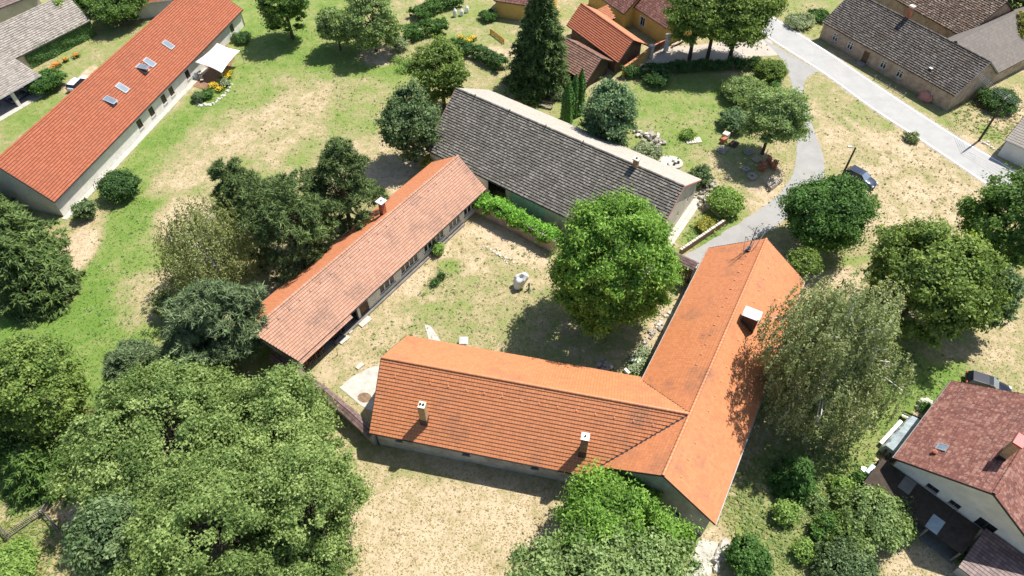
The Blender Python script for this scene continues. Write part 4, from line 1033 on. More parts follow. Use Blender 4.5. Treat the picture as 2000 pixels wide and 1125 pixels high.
# barn beyond with brown lichen tiles + grey slope
e0, e1 = G(1700, -28, 3.4), G(1879, 71, 3.4); ue = V2(e1 - e0).normalized(); ne = Vector((-ue.y, ue.x, 0))
hG = gable('old_barn', 'old barn with lichen-spotted brown tiles behind the farmhouse', 'barn', V2(e0) + ne * 7, V2(e1) + ne * 7 + ue * .5, 8.0, 7, 7, 3.4, 3.4, wall='plaster_old', roof='tile_brown', course=.36, tw=.27, seed=55, ov=.4, gutter=(), tkw={'jz': .02, 'ju': .02, 'lift': .08, 'joint': .2})
q0, q1 = G(1868, 80, 7.4), G(1999, 18, 7.4); qe = G(1943, 146, 2.6)
uq = V2(q1 - q0).normalized(); nq = Vector((-uq.y, uq.x, 0)); dd = abs((V2(qe) - V2(q0)).dot(nq))
hH = gable('stone_outbuilding', 'outbuilding with a smooth grey cement roof between the farmhouse and the trees', 'outbuilding', V2(q0), V2(q1) + uq * 4, 7.4, dd * .8, dd, 3.2, 2.6, wall='plaster_old', roof='tile_cement', course=.5, tw=.5, seed=57, ov=.3, ovg=.1, gutter=(), sk=(0, .8, 0, 0), tkw={'lift': .006, 'jz': .0005, 'gap': 0.0, 'joint': .02}, cap=False)
# white building cut by the right edge
w0 = G(1984, 290, 2.9); hW = gable('white_cottage', 'white walled cottage cut off by the right edge beside the road', 'house', w0 + Vector((2.2, 4.6, 0)), w0 + Vector((9.5, -3.2, 0)), 5.6, 3.8, 3.8, 2.9, 2.9, wall='plaster_white', roof='tile_sand', seed=58, ov=.3)

# ------------------------------------------------------------------ red speckled house, lower right
azb = R(43.5); b0 = G(1941, 965, 8.8); ub = Vector((math.cos(azb), math.sin(azb), 0))
hR = gable('village_house', 'white house with speckled dark red tiles in the lower right corner', 'house', b0, b0 + ub * 13.4, 8.8, 7.2, 7.2, 3.8, 3.8, wall='plaster_white', roof='tile_red', course=.34, tw=.33, seed=61, ov=.55, ovg=.5, verge='wood_dark', tkw={'jz': .008, 'lift': .055}, gutter=('L',), sk=(.8, .8, 0, 0),
           ops={'0': [(3.0, 4.1, 2.55, 3.25), (6.0, 8.4, 2.5, 3.6) if False else (7.7, 9.3, 2.2, 3.6), (5.2, 6.2, 2.5, 3.2)]})
for o_ in [(3.0, 4.1, 2.55, 3.25), (7.7, 9.3, 2.2, 3.6), (5.2, 6.2, 2.5, 3.2)]: window(hR.root, *hR.c['0'], o_, 2, 1, frame='frame_brown')
p = on_slope(hR, 1958, 890, 'L'); chimney(hR, p, (1.15, .62), p.z - .5, top_at(p.x, p.y, 862), 'brick_ochre', 'red_paint', azb, capsz=.10, capt=.18, hole=0)
skylight(hR, 1840, 875, 'L', .75, .9, 0)
p = on_slope(hR, 1823, 885, 'L'); MB().lathe(p, [(.16, -.1), (.16, .35), (.24, .4), (.05, .55)], 8).build('vent_pipe', M('brick'), hR.roof)
# lean-to porch and shed along its gable
A_, B_ = hR.c['0']; uq = (B_ - A_).normalized(); nq = Vector((uq.y, -uq.x, 0))
def leanto(name, label, s0, s1, dep, z1, z0, mat, seed, nposts, infill):
    a, b = A_ + uq * s0 + nq * .12, A_ + uq * s1 + nq * .12
    r_ = empty(name, a, label, 'lean-to')
    P0, P1 = a + nq * dep + Vector((0, 0, z0)), b + nq * dep + Vector((0, 0, z0)); T0, T1 = a + Vector((0, 0, z1)), b + Vector((0, 0, z1))
    return r_, P0, P1, T0, T1
lt, P0, P1, T0, T1 = leanto('lean_to', 'timber lean-to porch with grey roof panels against the white gable', -1.2, 8.4, 3.3, 2.35, 1.9, None, 0, 4, None)
rf = MB().slab([P0, P1, T1, T0], .05).build('roof', M('wood_dark'), lt)
rn = random.Random(9); npan = 8
for i in range(npan):
    for j in range(2):
        if (i, j) not in ((2, 1), (3, 1), (5, 0), (6, 1), (4, 0)): continue
        f0, f1 = (i + .03) / npan, (i + .97) / npan; g0, g1 = (.02, .5) if j == 0 else (.52, .98)
        Q = lambda f, g_: (P0.lerp(P1, f)).lerp(T0.lerp(T1, f), g_) + Vector((0, 0, .045 + .004 * ((i + j) % 3)))
        MB().slab([Q(f0, g0), Q(f1, g0), Q(f1, g1), Q(f0, g1)], .02).build('roof_panel', M(['wood_brown', 'wood_grey', 'wood_dark', 'concrete_dark', 'wood_dark', 'wood_brown'][rn.randrange(6)] if (i, j) != (5, 0) else 'tarp_silver'), rf)
for f in (0.02, .33, .66, .98):
    q = P0.lerp(P1, f); MB().box((q.x, q.y, q.z / 2), (.14, .14, q.z)).build('post', M('wood_grey'), lt)
MB().prism([V2(P0) + nq * .2, V2(P1) + nq * .2, V2(T1), V2(T0)], -.05, .05).build('floor', M('concrete_dark'), lt)
l2, P0, P1, T0, T1 = leanto('lean_to', 'low lean-to shed with dark mossy red tiles beside the white gable', 8.6, 16.5, 4.6, 2.9, 1.9, None, 0, 4, None)
rf = MB().slab([P0, P1, T1, T0], .12).build('roof', M('wood_dark'), l2)
tiles('roof_tiles', [P0, P1, T1, T0], uq, M('tile_plum'), rf, .34, .33, seed=66)
mb = MB(); a, b = V2(P0) - nq * .4 + uq * .2, V2(P1) - nq * .4; wall_face(mb, a, b, -.2, 1.85); wall_face(mb, V2(T0) + uq * .2, a, -.2, 1.85); mb.build('wall', M('plaster_grey'), l2)

# ------------------------------------------------------------------ yellow house group, top
hC = gable('carport', 'carport roof of clean orange tiles in front of the yellow house', 'carport', *frame((1135, 7), (1237, 78.5), 5.0), 5.0, 3.8, 3.6, 2.7, 2.6, wall='wood_brown', roof='tile_house', roof2='tile_orange_clean', course=.36, tw=.3, seed=71, ov=.5, ovg=1.0, sk=(0, 1.0, -.4, 1.0), gutter=('R',), tkw={'lift': .085})
hD = gable('garden_shed', 'small shed with brown tiles tucked under the tall spruce', 'shed', *frame((1104, 74), (1175, 114), 4.2), 4.2, 3.0, 4.1, 2.4, 2.0, wall='wood_dark', roof='tile_shed', course=.38, tw=.3, seed=73, ov=.4, ovg=.7, sk=(0, .8, 0, .9), gutter=(), tkw={'lift': .085})
y0 = G(1236, 8, 3.6); azy = R(-57); uy = Vector((math.cos(azy), math.sin(azy), 0)); ny = Vector((-uy.y, uy.x, 0))
hY = gable('yellow_house', 'yellow plastered house with red tiled roof behind the carport', 'house', V2(y0) + ny * 4.6 - uy * 3, V2(y0) + ny * 4.6 + uy * 9.5, 7.5, 5, 5, 3.6, 3.6, wall='plaster_yellow', roof='tile_red', seed=75, ov=.4, ovg=.25,
           ops={'R': [(5.2, 6.4, .9, 2.5)], '1': [(2.5, 3.6, .9, 2.4), (6, 7.1, .9, 2.4)]})
window(hY.root, *hY.c['R'], (5.2, 6.4, .9, 2.5), 2, 1, surround='frame_white')
for o_ in [(2.5, 3.6, .9, 2.4), (6, 7.1, .9, 2.4)]: window(hY.root, *hY.c['1'], o_, 2, 1, surround='frame_white')
y1 = G(1222, 27.5, 3.0)
hY2 = gable('yellow_house', 'side wing of the yellow house with mottled red tiles above the porch', 'house', V2(y1) + ny * 3.2 - uy * 11, V2(y1) + ny * 3.2 - uy * .2, 5.6, 3.4, 3.4, 3.0, 3.0, wall='plaster_yellow', roof='tile_red', seed=77, ov=.4)
# porch roof
q = [G(1163, 20, 2.5), G(1196, 41, 2.5), G(1203, 35, 3.1), G(1188, 12, 3.1)]
po = empty('porch', V2(q[1]), 'small porch with pale orange tiles between carport and yellow house', 'porch')
rf = MB().slab([Vector(t) for t in q], .1).build('roof', M('roof_felt'), po)
tiles('roof_tiles', q, q[1] - q[0], M('tile_orange_clean'), rf, .36, .3, seed=78)
for t in (q[0], q[1]): MB().tube([(t.x, t.y, 0), (t.x, t.y, t.z - .1)], .08, 6).build('post', M('frame_white'), po)
# boundary wall, gate and pillars
def wall_run(name, label, pts, h_, t_, mat, capmat=None, cat='wall', capw=.12, caph=.08):
    pts = [V2(p) for p in pts]
    r_ = empty(name, pts[0], label, cat)
    for a, b in zip(pts, pts[1:]):
        MB().bar((a.x, a.y, h_ / 2 - .1), (b.x, b.y, h_ / 2 - .1), t_, h_ + .2).build('wall_section', M(mat), r_)
        if capmat: MB().bar((a.x, a.y, h_ + caph / 2), (b.x, b.y, h_ + caph / 2), t_ + capw, caph).build('coping', M(capmat), r_)
    return r_
wall_run('garden_wall', 'yellow boundary wall with tile coping next to the carport', [G(1215, 150), G(1252, 124), G(1266, 112)], 1.7, .3, 'plaster_yellow', 'tile_orange_clean')
wall_run('garden_wall', 'brown panel wall between the white gate pillars of the yellow house', [G(1272, 106), G(1299, 92)], 1.5, .16, 'wood_brown', 'tile_orange_clean')
for (x, y, hh, lb) in ((1270, 112, 2.1, 'white gate pillar with a pale flat cap beside the carport'), (1300, 100, 3.0, 'tall white gate pillar at the corner of the yellow house')):
    q = G(x, y); g_ = empty('gate_pillar', q, lb, 'pillar', 'gate pillars')
    MB().box((q.x, q.y, hh / 2), (.6, .6, hh), azy).build('shaft', M('plaster_white'), g_); MB().box((q.x, q.y, hh + .06), (.85, .85, .12), azy).build('cap', M('concrete'), g_)
q = G(1322, 88); MB()
st = empty('garden_bench', q, 'pale plank bench by the wall under the roadside trees', 'bench'); MB().box((q.x, q.y, .45), (2.6, .45, .07), .65).build('seat', M('wood_pale'), st)
for t in (-1, 1): MB().box((q.x + t * math.cos(.65), q.y + t * math.sin(.65), .21), (.12, .4, .42), .65).build('leg', M('concrete'), st)
# yellow gable wall far beyond the spruce
q = G(1008, 14, 3); gable('yellow_cottage', 'yellow cottage gable glimpsed left of the tall spruce at the top edge', 'house', q + Vector((-3, 5.5, 0)), q + Vector((7, 2.5, 0)), 6, 3.6, 3.6, 3.2, 3.2, wall='plaster_yellow', roof='tile_red', seed=79, ov=.3)

# ------------------------------------------------------------------ vegetation
def norm(a): return a / np.maximum(np.linalg.norm(a, axis=1, keepdims=True), 1e-6)
def quads(P, N, T, size, asp, rnd):
    """pointed leaf faces at P facing N, long axis T"""
    N = norm(N); T = norm(T - N * (T * N).sum(1, keepdims=True)); B = np.cross(N, T)
    s = size[:, None]
    V = np.stack([P - T * s * .42 + B * s * asp * .55, P - T * s * .42 - B * s * asp * .55, P + T * s * .62 - N * s * .1], 1).reshape(-1, 3)
    F = np.arange(len(P) * 3).reshape(-1, 3)
    return V, F, rnd
def rdir(rng, n): return norm(rng.normal(size=(n, 3)))
class Leaves:
    def __init__(s): s.V = []; s.F = []; s.R = []; s.n = 0
    def add(s, VFR):
        V, F, r_ = VFR; s.V.append(V); s.F.append(F + s.n); s.R.append(r_); s.n += len(V)
    def build(s, name, mat, parent, smooth=False):
        return np_mesh(name, np.concatenate(s.V), np.concatenate(s.F), mat, parent, {'rnd': ('FACE', np.concatenate(s.R))})
def lumpy(rng, D, amp, k=7):
    """smooth random radius factor for directions D"""
    out = np.ones(len(D))
    for _ in range(k):
        w_ = rng.normal(size=3) * rng.uniform(1.5, 4.0); out += amp * np.sin(D @ w_ + rng.uniform(0, 6.28)) / math.sqrt(k) * 1.4
    return np.clip(out, .6, 1.22)
def clumps(rng, C, Rx, Rz, n, amp, lo=0.55, shape='round'):
    D = rdir(rng, n * 3); D = D[D[:, 2] > -0.85][:n]
    f = lumpy(rng, D, amp); r_ = rng.uniform(lo, 1.0, len(D)) ** 0.6
    Q = D * (f * r_)[:, None]
    if shape == 'egg': sc = 1 - 0.35 * np.clip(Q[:, 2], 0, 1); Q[:, 0] *= sc; Q[:, 1] *= sc
    if shape == 'flat': Q[:, 2] = np.where(Q[:, 2] < 0, Q[:, 2] * .5, Q[:, 2])
    return np.array(C) + Q * np.array([Rx, Rx, Rz]), D
def leafy(rng, L, cen, Dc, cr, per, leaf, asp=.75, upb=.35, tone=0.0, spread=.20):
    n = len(cen); tot = n * per
    ci = np.repeat(np.arange(n), per)
    crr = (cr * rng.uniform(.5, 1.35, n))[ci]
    d = rdir(rng, tot); d[:, 2] = np.where(d[:, 2] < -.2, -d[:, 2] * .6, d[:, 2])
    rad = crr * np.clip(np.abs(rng.normal(.55, .38, tot)), 0, 1.5)
    el = (rng.uniform(.75, 1.5, (n, 3)) * np.array([1, 1, .72]))[ci]
    P = cen[ci] + d * rad[:, None] * el
    N = d * .5 + Dc[ci] * .35 + np.array([0, 0, upb]) + rdir(rng, tot) * .8
    T = rdir(rng, tot); T[:, 2] -= .4
    ct = rng.normal(.5, .16, n)[ci] + tone
    rnd = np.clip(ct + rng.normal(0, spread, tot), 0, 1)
    L.add(quads(P, N, T, leaf * rng.uniform(.65, 1.35, tot), asp, rnd))
def limbs(rng, mb, base, top, r0, cen, k, bend=.15):
    base, top = np.array(base, float), np.array(top, float)
    pts = [base + (top - base) * t + rng.normal(0, bend, 3) * np.array([1, 1, 0]) * (t * 1.2) * (0 if t == 0 else 1) for t in (0, .25, .5, .75, 1)]
    mb.tube(pts, [r0 * 1.25, r0, r0 * .78, r0 * .5, r0 * .2], 7)
    idx = rng.permutation(len(cen))[:k]
    for i in idx:
        t = rng.uniform(.3, .8); j = int(t * 4); a = pts[j] + (pts[min(j + 1, 4)] - pts[j]) * (t * 4 - j)
        b = np.array(cen[i]); m = a + (b - a) * .5 + np.array([0, 0, .12 * np.linalg.norm(b - a)]) + rng.normal(0, bend, 3)
        rr = r0 * (1 - t) * .7 + .035
        mb.tube([a, m, b], [rr, rr * .6, .02], 5)
TREE_N = 0
def fit(bb, zb, lo=.55, hi=1.25):
    """crown centre, radius and half height of an ellipsoid that fills the photo box bb"""
    x0, y0, x1, y1 = bb; cx, cy = (x0 + x1) / 2, (y0 + y1) / 2; zc = 5.0
    for _ in range(6):
        m = mpp(cx, cy, zc); Rx = (x1 - x0) / 2 * m; sv = (y1 - y0) / 2 * m
        dep = PITCH + math.atan((cy - CY) / FPX)
        rz = math.sqrt(max(.01, sv * sv - (Rx * math.sin(dep)) ** 2)) / math.cos(dep); rz = min(max(rz, lo * Rx), hi * Rx); zc = zb + rz
    return G(cx, cy, zc), Rx, rz, zc
def tree(px, py, rpx, h, mat, label, name='tree', rz=None, leaf=.30, dens=1.0, amp=.16, cr=None, bark='bark', zc=None, shape='round', group=None, trunk=True, cat='tree', asp=.75, per=None, tone=0.0, rx=None, klimb=16, bb=None, zb=1.2, base=None):
    """broad-leaved tree: photo centre of the crown, crown radius in photo px, height in m"""
    global TREE_N; TREE_N += 1
    rng = np.random.default_rng(1000 + TREE_N)
    rz = rz or h * .46; zc = zc if zc is not None else h - rz
    if base: C = G(*base); C = Vector((C.x, C.y, zc)); Rx = rx
    elif bb: C, Rx, rz, zc = fit(bb, zb); h = zc + rz
    else: C = G(px, py, zc); Rx = rx or rpx * mpp(px, py, zc)
    cr = cr or max(.45, .20 * Rx)
    root = empty(name, (C.x, C.y, 0), label, cat, group)
    n = int(3.6 * (4 * math.pi * ((Rx * Rx * 2 + Rx * rz) / 3)) / (math.pi * cr * cr) * .62 * dens)
    cen, Dc = clumps(rng, (C.x, C.y, zc), Rx - cr * .6, rz - cr * .5, n, amp, shape=shape)
    per = per or int(2.6 * math.pi * cr * cr * 2 / (leaf * leaf * asp * .5) * .34)
    L = Leaves(); leafy(rng, L, cen, Dc, cr, per, leaf, asp, tone=tone)
    L.build('crown', M(mat), root)
    if trunk:
        mb = MB(); limbs(rng, mb, (C.x, C.y, -.2), (C.x + rng.normal(0, .2), C.y + rng.normal(0, .2), zc + rz * .5), max(.07, h * .022), cen, klimb)
        mb.build('trunk', M(bark), root)
    return root
def bush(px, py, rpx, h, mat, label, leaf=.22, name='bush', group=None, **k):
    return tree(px, py, rpx, h, mat, label, name=name, rz=h * .52, zc=h * .48, leaf=leaf, trunk=True, cat='bush', group=group, klimb=6, **{'amp': .2, **k})

def needles(rng, P, D, k, ln, wd, L, tone=0.0, upb=.3):
    """k needle blades fanning from each P about direction D"""
    n = len(P); i = np.repeat(np.arange(n), k)
    T = norm(D[i] * .9 + rdir(rng, n * k) * .95); N = norm(rdir(rng, n * k) + np.array([0, 0, upb]) * 2)
    s = ln * rng.uniform(.7, 1.3, n * k)
    Pc = P[i] + T * s[:, None] * .45
    rnd = np.clip(np.repeat(rng.normal(.5, .18, n), k) + rng.normal(0, .15, n * k) + tone, 0, 1)
    L.add(quads(Pc, N, T, s, wd, rnd))
def pine(bb, mat, label, tuft=.55, dens=1.0, group=None, amp=.2, bark='bark', zb=.6):
    """pine: rounded pads of needle tufts on open limbs"""
    global TREE_N; TREE_N += 1
    rng = np.random.default_rng(1000 + TREE_N)
    C, Rx, rz, zc = fit(bb, zb, hi=1.5); h = zc + rz
    root = empty('pine_tree', (C.x, C.y, 0), label, 'tree', group)
    cr = max(.6, .22 * Rx); n = int(74 * dens)
    cen, Dc = clumps(rng, (C.x, C.y, zc), Rx - cr * .5, rz - cr * .3, n, amp, lo=.45, shape='egg')
    per = 34; ci = np.repeat(np.arange(n if len(cen) >= n else len(cen)), per)
    d = rdir(rng, len(ci)); d[:, 2] = np.abs(d[:, 2]) - .25
    P = cen[ci] + d * (cr * rng.uniform(.5, 1.0, (len(ci), 1))) * np.array([1, 1, .6])
    D = norm(d * .6 + Dc[ci] * .5 + np.array([0, 0, .45]))
    L = Leaves(); needles(rng, P, D, 9, tuft, .20, L); L.build('crown', M(mat), root)
    mb = MB(); limbs(rng, mb, (C.x, C.y, -.2), (C.x, C.y, zc + rz * .7), h * .02, cen, 22); mb.build('trunk', M(bark), root)
    return root
def spruce(px, py, rpx, h, mat, label, zref=None, whorls=None, droop=.35, group=None, top=1.0, dens=1.0, tuft=.6):
    """conical spruce: whorls of drooping branches. px,py = foot of the trunk in the photo, rpx = radius of the skirt"""
    global TREE_N; TREE_N += 1
    rng = np.random.default_rng(1000 + TREE_N)
    C = G(px, py, 0); Rx = rpx * mpp(px, py, 2)
    root = empty('spruce_tree', (C.x, C.y, 0), label, 'tree', group)
    P, D = [], []; mb = MB(); mb.tube([(C.x, C.y, -.2), (C.x, C.y, h * .5), (C.x, C.y, h)], [h * .02, h * .012, .03], 7)
    whorls = whorls or int(h * 1.7)
    for i in range(whorls):
        t = (i + rng.uniform(-.3, .3)) / whorls; z = h * (.06 + .92 * t); rr = Rx * (1 - t) ** .8 * rng.uniform(.82, 1.1) + .25
        nb = max(5, int((7 + 9 * (1 - t)) * dens))
        a0 = rng.uniform(0, 6.28)
        for k in range(nb):
            a = a0 + 6.283 * k / nb + rng.normal(0, .15); ln = rr * rng.uniform(.75, 1.1); dv = np.array([math.cos(a), math.sin(a), 0]); sv_ = np.array([-dv[1], dv[0], 0])
            m = max(4, int(ln * 4.5))
            for j in range(m):
                s_ = (j + 1) / m; wdt = ln * .30 * (1 - s_ * .7)
                for sd_ in (rng.uniform(-1, 1), rng.uniform(-1, 1)):
                    P.append(np.array([C.x, C.y, z]) + dv * ln * s_ + sv_ * wdt * sd_ + np.array([0, 0, -droop * ln * s_ * s_ + .1 * ln * s_ + rng.normal(0, .06)]))
                    D.append(dv * .8 + sv_ * sd_ * .9 + np.array([0, 0, -.25]))
            if k % 2 == 0: mb.tube([(C.x, C.y, z), tuple(np.array([C.x, C.y, z]) + dv * ln * .7 + np.array([0, 0, -droop * ln * .45]))], [.05, .015], 4)
    L = Leaves(); needles(rng, np.array(P), np.array(D), 5, tuft, .30, L, upb=.6); L.build('crown', M(mat), root); mb.build('trunk', M('bark'), root)
    return root
def birch(px, py, rpx, h, mat, label, zc=None, rz=None, strands=520, ln=2.2, leaf=.20, per=20, seed=0, lean=(0, 0), nl=60):
    """birch with hanging twigs and pale limbs"""
    global TREE_N; TREE_N += 1
    rng = np.random.default_rng(1000 + TREE_N)
    rz = rz or h * .36; zc = zc if zc is not None else h - rz; C = G(px, py, zc); Rx = rpx * mpp(px, py, zc)
    root = empty('birch_tree', (C.x, C.y, 0), label, 'tree')
    cen, Dc = clumps(rng, (C.x, C.y, zc), Rx, rz, strands, .20, lo=.30)
    i = np.repeat(np.arange(len(cen)), per); t = rng.uniform(0, 1, len(i)) ** .8
    sl = (ln * rng.uniform(.5, 1.3, len(cen)))[i]
    out = Dc[i] * np.array([1, 1, 0]); sway = rng.normal(0, .10, (len(cen), 3))[i]
    P = cen[i] + out * (.5 * np.sin(t * 1.7) * sl * .35)[:, None] + np.array([0, 0, -1.0]) * (t ** 1.25 * sl)[:, None] + sway * t[:, None] * 3 + rng.normal(0, .11, (len(i), 3))
    N = norm(Dc[i] * .7 + rdir(rng, len(i)) * .8 + np.array([0, 0, .25])); T = norm(rdir(rng, len(i)) * .5 + np.array([0, 0, -1.0]))
    rnd = np.clip(rng.normal(.5, .17, len(cen))[i] + rng.normal(0, .18, len(i)), 0, 1)
    L = Leaves(); L.add(quads(P, N, T, leaf * rng.uniform(.7, 1.4, len(i)), .6, rnd)); L.build('crown', M(mat), root)
    mb = MB(); base = np.array([C.x + lean[0], C.y + lean[1], -.2]); top = np.array([C.x, C.y, zc + rz * .75])
    mb.tube([base, base * .5 + top * .5 + np.array([.15, .1, 0]), top], [h * .018, h * .012, .03], 7)
    for k in rng.permutation(len(cen))[:nl]:
        tt = rng.uniform(.25, .75); a = base + (top - base) * tt; b = a + (cen[k] - a) * rng.uniform(.8, 1.06); m = (a + b) / 2 + np.array([0, 0, .22 * np.linalg.norm(b - a)]) + rng.normal(0, .35, 3)
        mb.tube([a, m, b, b + Dc[k] * np.array([.3, .3, 0]) + np.array([0, 0, -.8])], [.08 * (1.2 - tt), .06, .045, .015], 4)
    mb.build('trunk', M('bark_birch'), root)
    return root
def thuja(px, py, rpx, h, label, group):
    global TREE_N; TREE_N += 1
    rng = np.random.default_rng(1000 + TREE_N); C = G(px, py, 0); Rx = rpx * mpp(px, py, h / 2)
    root = empty('thuja_tree', (C.x, C.y, 0), label, 'tree', group)
    n = 5200; z = rng.uniform(0, 1, n); a = rng.uniform(0, 6.283, n)
    rr = Rx * np.clip(np.minimum(1.0, (1 - z) * 3.0) ** .6, 0, 1) * (.86 + .10 * np.sin(a * 5 + z * 3)) * rng.uniform(.78, 1.05, n)
    P = np.stack([C.x + rr * np.cos(a), C.y + rr * np.sin(a), z * h], 1); O = np.stack([np.cos(a), np.sin(a), np.full(n, .25)], 1)
    L = Leaves(); L.add(quads(P, O + rdir(rng, n) * .55, np.tile([[0, 0, 1.0]], (n, 1)) + rdir(rng, n) * .35, .34 * rng.uniform(.7, 1.3, n), .5, np.clip(rng.normal(.5, .22, n), 0, 1)))
    L.build('crown', M('leaf_thuja'), root); MB().tube([(C.x, C.y, -.1), (C.x, C.y, h * .8)], [.14, .03], 6).build('trunk', M('bark'), root)
def hedge(name, label, path, wd, h, mat, cat='hedge', leaf=.22, dens=1.0, z0=0.0, cr=.45, z_is=None):
    """hedge along a photo path (ground points)"""
    global TREE_N; TREE_N += 1
    rng = np.random.default_rng(1000 + TREE_N)
    pts = [V2(G(*p)) for p in path]; root = empty(name, pts[0], label, cat)
    segs = [(b - a).length for a, b in zip(pts, pts[1:])]; tot = sum(segs)
    n = int(tot * (wd + h * 1.6) / (cr * cr) * .75 * dens); cen = []; Dc = []; stems = MB()
    for _ in range(n):
        s_ = rng.uniform(0, tot); k = 0
        while s_ > segs[k] and k < len(segs) - 1: s_ -= segs[k]; k += 1
        d = (pts[k + 1] - pts[k]).normalized(); q = pts[k] + d * s_; nn = Vector((-d.y, d.x, 0))
        a = rng.uniform(-.25, math.pi + .25); hh = (h - z0) * (1 + .12 * math.sin(q.x * 1.3 + q.y * .9))
        o = nn * (math.cos(a) * (wd / 2 - cr * .4)); z = z0 + (hh - cr * .4) * (math.sin(a) if a > .5 and a < 2.64 else rng.uniform(.15, .9))
        cen.append((q.x + o.x, q.y + o.y, max(.15, z))); Dc.append((nn.x * math.cos(a), nn.y * math.cos(a), max(.1, math.sin(a))))
    L = Leaves(); per = int(2.4 * math.pi * cr * cr / (leaf * leaf * .37))
    leafy(rng, L, np.array(cen), norm(np.array(Dc)), cr, per, leaf); L.build('foliage', M(mat), root)
    for k in range(max(2, int(tot / 1.5))):
        f = (k + .5) / max(2, int(tot / 1.5)) * tot; j = 0
        while f > segs[j] and j < len(segs) - 1: f -= segs[j]; j += 1
        q = pts[j] + (pts[j + 1] - pts[j]).normalized() * f
        stems.tube([(q.x, q.y, -.1), (q.x + .05, q.y, h * .6)], [.05, .02], 5)
    o_ = stems.build('stems', M('bark'), root); o_['kind'] = 'stuff'
    return root
def ivy(name, label, A, B, z0, z1, n, mat, out=.12, leaf=.26, thick=.25):
    """climber on the vertical face A->B"""
    global TREE_N; TREE_N += 1
    rng = np.random.default_rng(1000 + TREE_N); A, B = np.array(V2(A)), np.array(V2(B)); u = (B - A); Lg = np.linalg.norm(u); u = u / Lg; nr = np.array([u[1], -u[0], 0])
    root = empty(name, Vector(A), label, 'climber')
    s_ = rng.uniform(0, Lg, n); z = z0 + (z1 - z0) * rng.uniform(0, 1, n) ** .8
    bul = thick * (.5 + .5 * np.sin(s_ * 1.7 + z * 1.1) * np.sin(s_ * .6 - z * 2))
    P = A + u * s_[:, None] + nr * (out + bul * rng.uniform(.3, 1, n))[:, None] + np.array([0, 0, 1.0]) * z[:, None]
    N = nr + rdir(rng, n) * .6 + np.array([0, 0, .4]); T = rdir(rng, n); T[:, 2] -= .8
    L = Leaves(); L.add(quads(P, N, T, leaf * rng.uniform(.7, 1.3, n), .85, np.clip(rng.normal(.5, .2, n), 0, 1))); L.build('foliage', M(mat), root)
    mb = MB()
    for k in range(max(2, int(Lg / 2))):
        a = A + u * (k + .5) * Lg / max(2, int(Lg / 2)) + nr * .1; mb.tube([a + [0, 0, -.05], a + u * .2 + [0, 0, z1 * .5], a - u * .1 + [0, 0, z1 * .9]], [.04, .025, .01], 4)
    o_ = mb.build('stems', M('bark'), root); o_['kind'] = 'stuff'
    return root

# --- courtyard and south side
tree(0, 0, 0, 0, 'leaf_walnut', 'large round bright green walnut tree in the courtyard', bb=(1066, 374, 1320, 660), zb=.8, leaf=.34, amp=.09, dens=1.05, cr=1.0, asp=.5)
tree(0, 0, 0, 0, 'leaf_walnut', 'bright green walnut tree below the gable of the orange roofs', bb=(1078, 936, 1345, 1140), leaf=.30, amp=.16, cr=.95, asp=.5)
tree(0, 0, 0, 0, 'leaf_willow', 'grey-green tree cut off by the bottom edge under the bright walnut', bb=(985, 1060, 1395, 1300), zb=.5, leaf=.28, amp=.12, cr=1.0)
# --- big mass lower left
tree(0, 0, 0, 0, 'leaf_oak', 'broad pale green tree, left one of the big lower left clump', bb=(140, 700, 515, 1030), leaf=.23, amp=.15, dens=.8, klimb=40, cr=1.0)
tree(0, 0, 0, 0, 'leaf_oak', 'broad green tree beside the tiled yard wall, right one of the big clump', bb=(380, 720, 676, 1000), leaf=.23, amp=.15, dens=.8, klimb=40, cr=.95, tone=.04)
tree(0, 0, 0, 0, 'leaf_oak', 'wide green tree filling the bottom edge left of the dry yard', bb=(250, 860, 585, 1190), leaf=.23, amp=.15, dens=.8, klimb=40, cr=1.0, tone=.02)
tree(0, 0, 0, 0, 'leaf_oak', 'green tree overhanging the left side of the dry yard', bb=(500, 850, 716, 1090), leaf=.23, amp=.15, dens=.8, klimb=40, cr=1.0, tone=.06)
tree(0, 0, 0, 0, 'leaf_oak', 'lower green tree at the bottom edge between the two big ones', bb=(440, 1000, 690, 1220), leaf=.23, amp=.15, dens=.8, klimb=40, cr=1.0, tone=-.04)
tree(0, 0, 0, 0, 'leaf_ash', 'darker green tree behind the picket fence in the lower left', bb=(140, 960, 330, 1160), leaf=.28, cr=1.0)
# --- pines around the workshop wing
pine((414, 310, 524, 470), 'needle_pine', 'dark pine, leftmost of the three beside the workshop wing')
pine((466, 318, 660, 540), 'needle_pine', 'wide olive green pine in the middle of the three beside the workshop wing', dens=1.25)
pine((586, 274, 748, 470), 'needle_pine', 'tall dark pine, rightmost of the three behind the workshop chimney', dens=1.2)
pine((318, 528, 528, 740), 'needle_blue', 'large grey-green pine touching the near end of the workshop wing', dens=1.3, tuft=.6)
pine((302, 622, 470, 760), 'needle_blue', 'spreading blue-green pine in front of the larger grey-green one', dens=1.2, tuft=.6)
pine((204, 656, 322, 770), 'needle_blue', 'small bluish pine standing on the bright lawn', dens=.9, tuft=.5)
birch(395, 475, 92, 13.0, 'leaf_birch_dry', 'thin yellowing birch with white limbs among the pines', strands=1300, ln=2.4, per=20, leaf=.21, rz=6.0, nl=26)
bush(325, 595, 32, 3.2, 'leaf_birch', 'small yellow-green sapling beside the grey-green pine', dens=.6)
